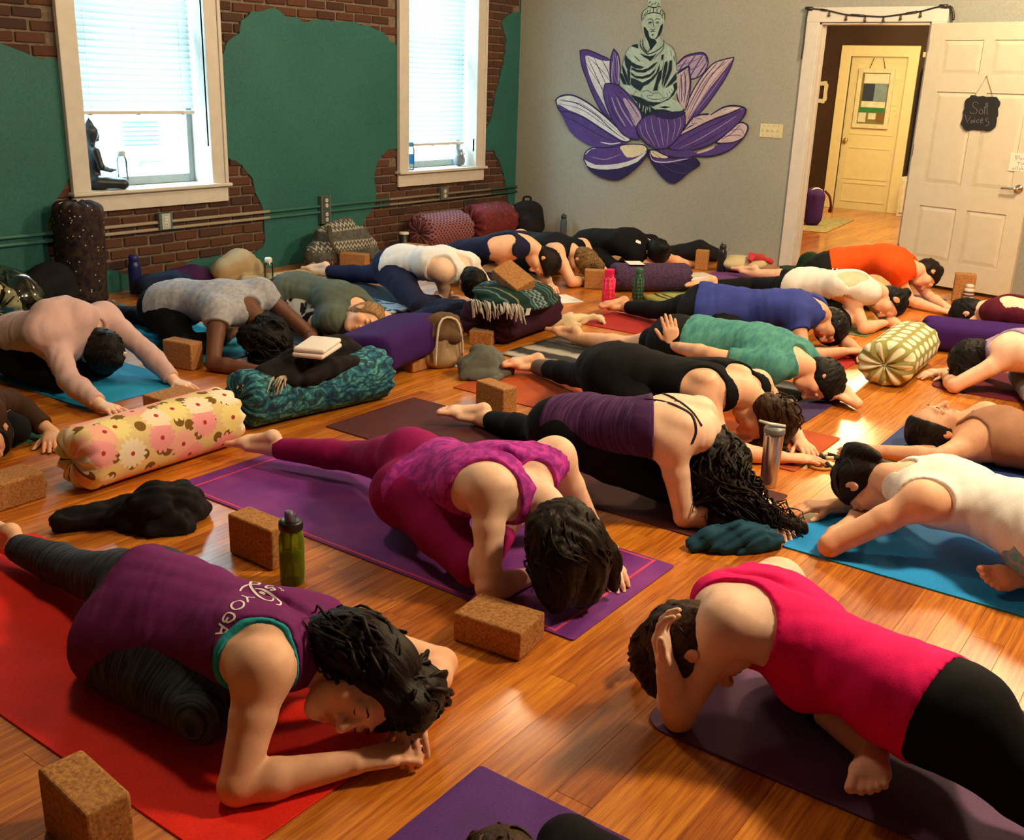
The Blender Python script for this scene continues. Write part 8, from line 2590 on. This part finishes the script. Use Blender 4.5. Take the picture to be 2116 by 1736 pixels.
MB().lathe([(0, .010), (.034, .010), (.039, .06), (0, .061)], 24, cap=False).build('drink', plain('dark_tea', (.10, .006, .008), .15), b, smooth=True)
b = empty('travel_mug', (6.95, 6.22, 0), 0, 'black travel mug with white lid in front of the brick patch', 'cup')
MB().lathe([(0, 0), (.032, 0), (.035, .005), (.043, .165), (0, .166)], 26, cap=False).build('mug_body', BLKP, b, smooth=True)
MB().lathe([(.044, .163), (.046, .166), (.046, .176), (.040, .184), (0, .185)], 26, cap=False).build('lid', plain('white_lid', (.75, .72, .66), .4), b, smooth=True)

# ------------------------------------------------------------------ papers, strap
M_PAPER = plain('white_paper', (.82, .79, .74), .8, var=.03)
def paper(label, loc, w, l, rz, th=.0012, name='paper'):
    o = MB().box((-w / 2, -l / 2, 0), (w / 2, l / 2, th)).build(name, M_PAPER, None, loc, rz)
    return tag(o, label, 'paper', 'papers and notebooks on the floor')
paper('white sheet of paper on the floor behind the green blanket pile', (6.22, 4.02, .001), .21, .29, -.5)
paper('white sheet resting on top of the purple speckled bolster', (6.90, 3.82, .2105), .12, .17, -.8)
paper('open white sheet under the cream notebook near the grey wall', (7.73, 3.74, .001), .36, .30, -.7, .006)
nb = empty('notebook', (7.78, 3.72, .007), -.6, 'cream notebook lying on a white sheet by the grey wall', 'notebook')
MB().box((-.11, -.075, .001), (.11, .075, .016)).build('pages', M_PAPER, nb)
MB().box((-.115, -.08, .016), (.115, .08, .019)).build('cover', plain('cream_cover', (.70, .62, .50), .6), nb, bevel=.001, seg=1)
mb = MB()
b = empty('strap', (4.13, 1.28, 0), 0, 'black and white braided cord strap curled on the floor', 'strap')
LOOP = crom([(-.02, .10, .009), (-.06, .06, .01), (-.05, .0, .012), (-.09, -.04, .01), (-.06, -.09, .009), (.0, -.08, .014), (.02, -.03, .018), (-.01, .02, .018), (.03, .05, .012), (.07, .03, .009), (.06, -.02, .009), (.04, -.07, .009)], 60)
Mw, Mk = plain('white_cord', (.68, .62, .48), .7), plain('black_cord', (.015, .012, .010), .7)
for i in range(0, 59, 3):
    MB().tube(LOOP[i:i + 4], .0085, 7).build('cord_segment', Mk if (i // 3) % 3 else Mw, b, smooth=True)
MB().tube(crom([(-.09, -.04, .008), (-.12, -.02, .006), (-.13, .02, .006), (-.11, .05, .006)], 12), [.006] * 9 + [.009, .010, .006], 7).build('tassel', plain('tan_cord', (.50, .28, .08), .7), b, smooth=True)

# ------------------------------------------------------------------ conduits and outlet boxes on the left wall
t = NT('conduit_paint')
pos = t.n('ShaderNodeNewGeometry').outputs['Position']
sx = t.n('ShaderNodeSeparateXYZ')
t.set(sx.inputs[0], pos)
X_ = sx.outputs[0]
tan_ = t.math('ADD', t.math('MULTIPLY', t.math('GREATER_THAN', X_, 3.85), t.math('LESS_THAN', X_, 5.55)), t.math('MULTIPLY', t.math('GREATER_THAN', X_, 6.95), t.math('LESS_THAN', X_, 8.45)))
t.p(color=t.mix(tan_, (.040, .160, .125), (.34, .28, .20)), rough=.5)
M_COND = t.m
for z in (.408, .456):
    o = MB().tube([(X0, YL - .020, z), (XR - .002, YL - .020, z)], .0115, 10).build('conduit', M_COND, None, smooth=True)
    tag(o, 'upper of two painted conduit pipes running along the left wall' if z > .43 else 'lower of two painted conduit pipes running along the left wall', 'pipe', 'conduit pipes along the wall')
M_BOX = plain('grey_box_paint', (.10, .13, .12), .5)
M_PLATE = plain('pale_plate', (.40, .50, .52), .45)
M_SOCK = plain('ivory_socket', (.70, .68, .62), .4)


def outlet(label, x, z, n=1, m=M_PLATE, dy=.045):
    h = .058 * n
    b = empty('outlet_box', (x, YL, z), 0, label, 'outlet', 'electrical outlet boxes')
    MB().box((-.055, -dy, -h), (.055, -.001, h)).build('box', M_BOX, b, bevel=.004)
    for k in range(n):
        zc = (k - (n - 1) / 2) * .116
        MB().box((-.036, -dy - .004, zc - .056), (.036, -dy, zc + .056)).build('plate', m, b, bevel=.003)
        for s_ in (-1, 1):
            q = MB().lathe([(0, 0), (.0165, 0), (.0165, .004), (0, .004)], 18)
            q.v = [(v[0], -dy - .003 - v[2], v[1] + zc + s_ * .021) for v in q.v]
            so = q.build('receptacle', M_SOCK, b)
            for xx in (-.006, .006): MB().box((xx - .0015, -dy - .0085, zc + s_ * .021 - .004), (xx + .0015, -dy - .0068, zc + s_ * .021 + .005)).build('slot', BLKP, so)


outlet('grey outlet box with pale plate below the left window', 4.57, .462)
outlet('tall double outlet box between the two windows', 6.15, .425, 2, plain('dark_plate', (.06, .09, .085), .5))
outlet('small outlet box below the right window', 7.70, .462, 1, plain('grey_plate', (.14, .16, .16), .5))
# light switches
b = empty('light_switch', (XR, 3.665, 1.16), 0, 'ivory four switch plate on the grey wall beside the doorway', 'switch')
M_IV = plain('ivory_plastic_plate', (.62, .58, .38), .4, var=.04)
MB().box((-.006, -.105, -.058), (0, .105, .058)).build('switch_plate', M_IV, b, bevel=.003)
for k in range(4):
    yy = -.069 + k * .046
    MB().box((-.018, yy - .005, -.002), (-.006, yy + .005, .016)).build('toggle', M_IV, b, bevel=.002)
    for zz in (-.042, .042): MB().tube([(-.0062, yy, zz), (-.008, yy, zz)], .004, 8).build('screw', plain('dull_screw', (.30, .27, .18), .4), b)

# ------------------------------------------------------------------ things on the window sills
BRZ = plain('dark_bronze', (.016, .024, .034), .42, var=.3, spec=.5)
st = empty('buddha_statue', (4.165, YL + .085, .704), 0, 'dark bronze seated buddha statue on the left window sill', 'statue')
F_, R_, U_ = V(1, -.15, 0) / np.linalg.norm([1, -.15, 0]), V(-.15, -1, 0) / np.linalg.norm([1, -.15, 0]), V(0, 0, 1)
pq = lambda f_, r_, u_: F_ * f_ + R_ * r_ + U_ * u_
ax3 = [F_, R_, U_]
prs = [ell(pq(0, 0, .045), ax3, (.085, .085, .045)), SG(pq(-.02, .06, .05), pq(.14, .10, .04), .042, .032), SG(pq(-.02, -.06, .05), pq(.14, -.10, .04), .042, .032), SG(pq(.14, .10, .035), pq(.13, -.06, .045), .030, .026), SG(pq(.14, -.10, .035), pq(.14, .06, .055), .028, .024),
       seg(pq(-.02, 0, .06), pq(-.02, 0, .17), (.062, .050), (.052, .042), R_), seg(pq(-.02, 0, .17), pq(-.022, 0, .255), (.056, .042), (.072, .040), R_), SG(pq(-.022, .078, .255), pq(-.005, .098, .155), .026, .020), SG(pq(-.022, -.078, .255), pq(-.005, -.098, .155), .026, .020),
       SG(pq(-.005, .098, .155), pq(.085, .03, .125), .020, .015), SG(pq(-.005, -.098, .155), pq(.085, -.03, .125), .020, .015), ell(pq(.11, 0, .125), ax3, (.035, .04, .012)), SG(pq(-.02, 0, .27), pq(-.015, 0, .32), .028, .026),
       ell(pq(-.010, 0, .362), ax3, (.044, .037, .052)), ell(pq(-.014, 0, .385), ax3, (.046, .042, .038)), ell(pq(-.018, 0, .425), ax3, (.024, .024, .026)), SG(pq(-.018, 0, .44), pq(-.018, 0, .468), .014, .004), ell(pq(.036, 0, .352), ax3, (.012, .009, .016), .012), ell(pq(.026, 0, .325), ax3, (.014, .016, .012), .012)]
o = blob('figure', prs, BRZ, .0045, .0, floor=0)
o.parent = st
o.location = (0, 0, 0)
sport_bottle('clear plastic bottle beside the buddha on the left window sill', (4.375, YL + .14, .703), .25, .036, M_CLEAR, False, capc=plain('pale_cap', (.5, .6, .6), .4))
b = sport_bottle('clear bottle with blue label on the right window sill', (7.355, YL + .085, .693), .245, .036, M_CLEAR, False, capc=plain('blue_cap', (.05, .2, .4), .4))
MB().lathe([(.0365, .05), (.0368, .052), (.0368, .135), (.0365, .137)], 24, cap=False).build('label', plain('blue_label', (.01, .16, .48), .5), b, smooth=True)
st = empty('owl_figurine', (8.09, YL + .10, .693), 0, 'small grey owl figurine on the right window sill', 'figurine')
GRO = plain('grey_ceramic', (.16, .19, .22), .4, var=.3)
o = blob('figure', [ell(V(0, 0, .055), np.eye(3), (.050, .042, .058)), ell(V(0, -.004, .115), np.eye(3), (.044, .038, .038)), SG((-.028, 0, .14), (-.036, -.004, .162), .012, .004), SG((.028, 0, .14), (.036, -.004, .162), .012, .004), ell(V(.05, .0, .05), np.eye(3), (.016, .03, .045)), ell(V(-.05, .0, .05), np.eye(3), (.016, .03, .045))], GRO, .0045, 0, floor=0)
o.parent = st
o.location = (0, 0, 0)
for sx_ in (-.017, .017):
    q = MB().lathe([(0, 0), (.013, 0), (.012, .004), (0, .006)], 14)
    q.v = [(v[0] + sx_, -.040 - v[2], v[1] + .12) for v in q.v]
    e_ = q.build('eye', plain('white_glaze', (.75, .78, .8), .3), st, smooth=True)
    q = MB().lathe([(0, 0), (.006, 0), (0, .004)], 12)
    q.v = [(v[0] + sx_, -.045 - v[2], v[1] + .12) for v in q.v]
    q.build('pupil', BLKP, e_, smooth=True)

# ------------------------------------------------------------------ garland over the doorway, signs on the door leaf
ga = empty('string_light', (XR - .03, 2.9, 2.1), 0, 'dark string of little unlit bulbs draped over the door casing', 'garland')
ga0 = V(XR - .03, 2.9, 2.1)
MB().tube([V(*p) - ga0 for p in crom(GARLAND, 40)], .006, 6).build('cord', BLKP, ga, smooth=True)
MB().tube([V(*p) - ga0 for p in crom(GARLAND_RIGHT, 14)], .011, 6).build('cord', BLKP, ga, smooth=True)
MB().tube([V(*p) - ga0 for p in crom(GARLAND_LEFT, 20)], .006, 6).build('cord', BLKP, ga, smooth=True)
for p in (GARLAND[0], GARLAND[-2]): MB().tube([V(*p) - ga0 + V(0, .03, 0), V(*p) - ga0 - V(0, .03, .004)], [.012, .016], 7).build('knot', BLKP, ga, smooth=True)
for i in (2, 4, 7):
    a_, b_ = V(*GARLAND[i]) - ga0, V(*GARLAND[i - 1]) - ga0
    MB().tube([a_ * .8 + b_ * .2, a_ * .2 + b_ * .8], .0095, 6).build('cord_wrap', BLKP, ga, smooth=True)
for p in GARLAND_BULBS:
    q = V(*p) - ga0
    MB().tube([q, q - V(0, 0, .016), q - V(0, 0, .034), q - V(0, 0, .042)], [.006, .008, .012, .003], 8).build('bulb', plain('smoked_bulb', (.05, .04, .03), .2, spec=.6), ga, smooth=True)

SGN = -1 if np.dot(V(-sin(ldir), cos(ldir)), V(-1, 0)) < 0 else 1       # side of the leaf that faces the room
LP = lambda p, d=0.0: V(p[0], SGN * (LT / 2 + d), p[1])


def on_leaf(o):
    o.location = lf.location
    o.rotation_euler = lf.rotation_euler
    return o


cb = on_leaf(empty('chalkboard_sign', label='black scalloped chalkboard sign reading Soft Voices hung on the open door', cat='sign'))
MB().prism(CHALK_OUTLINE, lambda p: LP(p, .002), lambda p: LP(p, .014)).build('board', plain('chalkboard_black', (.010, .010, .011), .7, var=.2), cb, bevel=.002, seg=1)
MB().tube([LP(p, .006) for p in CHALK_STRING], .0022, 6).build('hanging_string', plain('jute', (.30, .19, .08), .9), cb)
MB().tube([LP(CHALK_STRING[1], 0), LP(CHALK_STRING[1], .012)], .005, 8).build('nail', M_NICK, cb)
ck = MB()
for s_ in CHALK_STROKES: ck.tube([LP(p, .0145) for p in (crom(s_, 4 * len(s_)) if len(s_) > 3 else s_)], .0022, 5)
ck.build('chalk_writing', plain('grey_chalk', (.13, .13, .13), .9), cb)
nt = on_leaf(empty('paper_note', label='white handwritten paper note taped above the door handle', cat='sign'))
(x0_, z1_), (x1_, z0_) = NOTE_RECT
MB().prism([(x0_, z0_), (x1_, z0_), (x1_, z1_), (x0_, z1_)], lambda p: LP(p, .0004), lambda p: LP(p, .0016)).build('sheet', plain('note_paper', (.74, .69, .58), .8, var=.02), nt)
ck = MB()
for s_ in NOTE_STROKES: ck.tube([LP(p, .0018) for p in s_], .0016, 5)
ck.build('handwriting', plain('violet_marker', (.16, .10, .20), .8), nt)

# ------------------------------------------------------------------ hall: framed notice, bag, rug, coats
fr = empty('framed_notice', (HX + .04, 4.485, 1.44), 0, 'white framed notice board hanging on the far cream door', 'picture')
w_, h_ = .235, .375
for lo, hi in (((-.03, -w_, -h_), (.0, -w_ + .055, h_)), ((-.03, w_ - .055, -h_), (.0, w_, h_)), ((-.03, -w_ + .055, h_ - .055), (0, w_ - .055, h_)), ((-.03, -w_ + .055, -h_), (0, w_ - .055, -h_ + .055))):
    MB().box(lo, hi).build('frame', plain('white_frame', (.80, .76, .60), .5), fr, bevel=.004)
MB().box((-.012, -w_ + .05, -h_ + .05), (-.004, w_ - .05, h_ - .05)).build('backing', plain('olive_backing', (.22, .20, .08), .8), fr)
for nm, y0_, y1_, z0_, z1_, c_ in (('header_sheet', -.17, .15, .19, .31, (.80, .80, .74)), ('photo', .0, .15, -.03, .185, (.03, .05, .10)), ('photo', -.16, .0, -.03, .185, (.22, .34, .48)), ('notice', -.16, .15, -.11, -.035, (.76, .80, .70)), ('green_card', -.16, .17, -.17, -.115, (.03, .24, .08)), ('notice', .07, .17, -.30, -.18, (.75, .74, .66)), ('notice', -.06, .04, -.26, -.18, (.78, .78, .70)), ('brown_card', -.17, -.07, -.30, -.18, (.22, .13, .05))):
    MB().box((-.016, y0_, z0_), (-.012, y1_, z1_)).build(nm, plain('notice_%d_%d' % (c_[0] * 100, c_[2] * 100), c_, .7), fr)
for sy in (-1, 1): MB().tube([(-.016, sy * .10, h_), (-.012, sy * .06, h_ + .13)], .004, 5).build('hanging_string', BLKP, fr)
wf = empty('picture_frame', (HX, 5.19, 1.50), 0, 'small white scalloped frame on the dark hall wall', 'picture')
sc_ = [(.085 * (1 + .14 * abs(sin(4 * a))) * (abs(cos(a)) ** .5) * (1 if cos(a) > 0 else -1), .135 * (1 + .10 * abs(sin(4 * a))) * (abs(sin(a)) ** .5) * (1 if sin(a) > 0 else -1)) for a in np.linspace(0, 2 * pi, 48, endpoint=False)]
q = MB()
inn = [(max(-.045, min(.045, p[0])), max(-.085, min(.085, p[1]))) for p in sc_]
for i in range(48):
    j = (i + 1) % 48
    q.add([(-.02, *sc_[i]), (-.02, *sc_[j]), (-.024, *inn[j]), (-.024, *inn[i]), (0, *sc_[i]), (0, *sc_[j])], [(0, 1, 2, 3), (0, 4, 5, 1)])
q.build('frame', plain('white_frame', (.80, .76, .60), .5), wf)
bg = empty('tote_bag', (12.0, 4.32, 0.008), .3, 'purple drawstring tote on the hall rug seen through the doorway', 'bag', 'bags along the room')
PUR = fabric('violet_nylon', (.065, .024, .16))
o = blob('bag_body', [seg(V(0, 0, .09), V(0, 0, .33), (.115, .10), (.125, .10), V(0, 1, 0), .02)], PUR, .012, .010, 16, 3, floor=0)
o.parent = bg
o.location = (0, 0, 0)
MB().tube(crom([(0, -.11, .40), (-.02, -.17, .34), (0, -.20, .22), (.02, -.19, .16)], 12), [.014] * 9 + [.02, .024, .02], 7).build('handle', plain('dark_red_strap', (.12, .02, .02), .7), bg, smooth=True)
MB().tube(crom([(-.05, .04, .40), (-.03, -.02, .425), (-.02, -.08, .40)], 8), .012, 6).build('white_trim', M_PAPER, bg, smooth=True)
blob('red_pouch', CH((11.92, 4.46, .10, .09), (11.92, 4.46, .34, .08), (11.90, 4.44, .44, .06)), fabric('scarlet_nylon', (.55, .015, .012)), .012, .008, 18, 3, floor=.009, label='scarlet pouch behind the purple tote in the hall', cat='bag', group='bags along the room')
o = MB().box((-.75, -.42, 0), (.75, .42, .008)).build('hall_rug', plain('grey_gold_rug', (.36, .30, .16), .95, var=.3, scale=18, bump=.5), None, (12.15, 4.45, .0005), .12, bevel=.002, seg=1)
tag(o, 'thin grey gold rug on the hall floor', 'rug')
ct = empty('coat_rack', (HX, 3.78, 0), 0, 'row of dark coats hanging beside the far cream door', 'coats')
MB().box((-.04, -.28, 1.96), (-.002, .14, 2.02)).build('rail', plain('white_rail', (.75, .70, .55), .5), ct, bevel=.004)
for k in range(3):
    o = blob('coat', [seg(V(-.10, -.20 + .13 * k, .62), V(-.09, -.20 + .13 * k, 1.80), (.075, .07), (.06, .055), V(0, 1, 0), .02)], fabric('coat_dark_%d' % k, ((.012, .010, .010), (.02, .014, .012), (.010, .012, .02))[k]), .018, .018, 9, k)
    o.location = V(*o.location)
    o.parent = ct
kb = empty('shoe_cabinet', (HX - .16, 3.62, 0), 0, 'low white panelled cabinet under the dark coats', 'cabinet')
MB().box((-.14, -.30, 0), (.16, .27, .50)).build('carcass', plain('white_cabinet_paint', (.74, .72, .62), .5), kb, bevel=.005)
for k in range(2):
    o = MB().box((-.155, -.28 + .27 * k, .05), (-.14, -.03 + .27 * k, .46)).build('door', plain('white_cabinet_paint', (.74, .72, .62), .5), kb, bevel=.004)
    MB().tube([(-.156, -.06 + .06 * k, .26), (-.175, -.06 + .06 * k, .26)], .01, 8).build('knob', M_NICK, o)
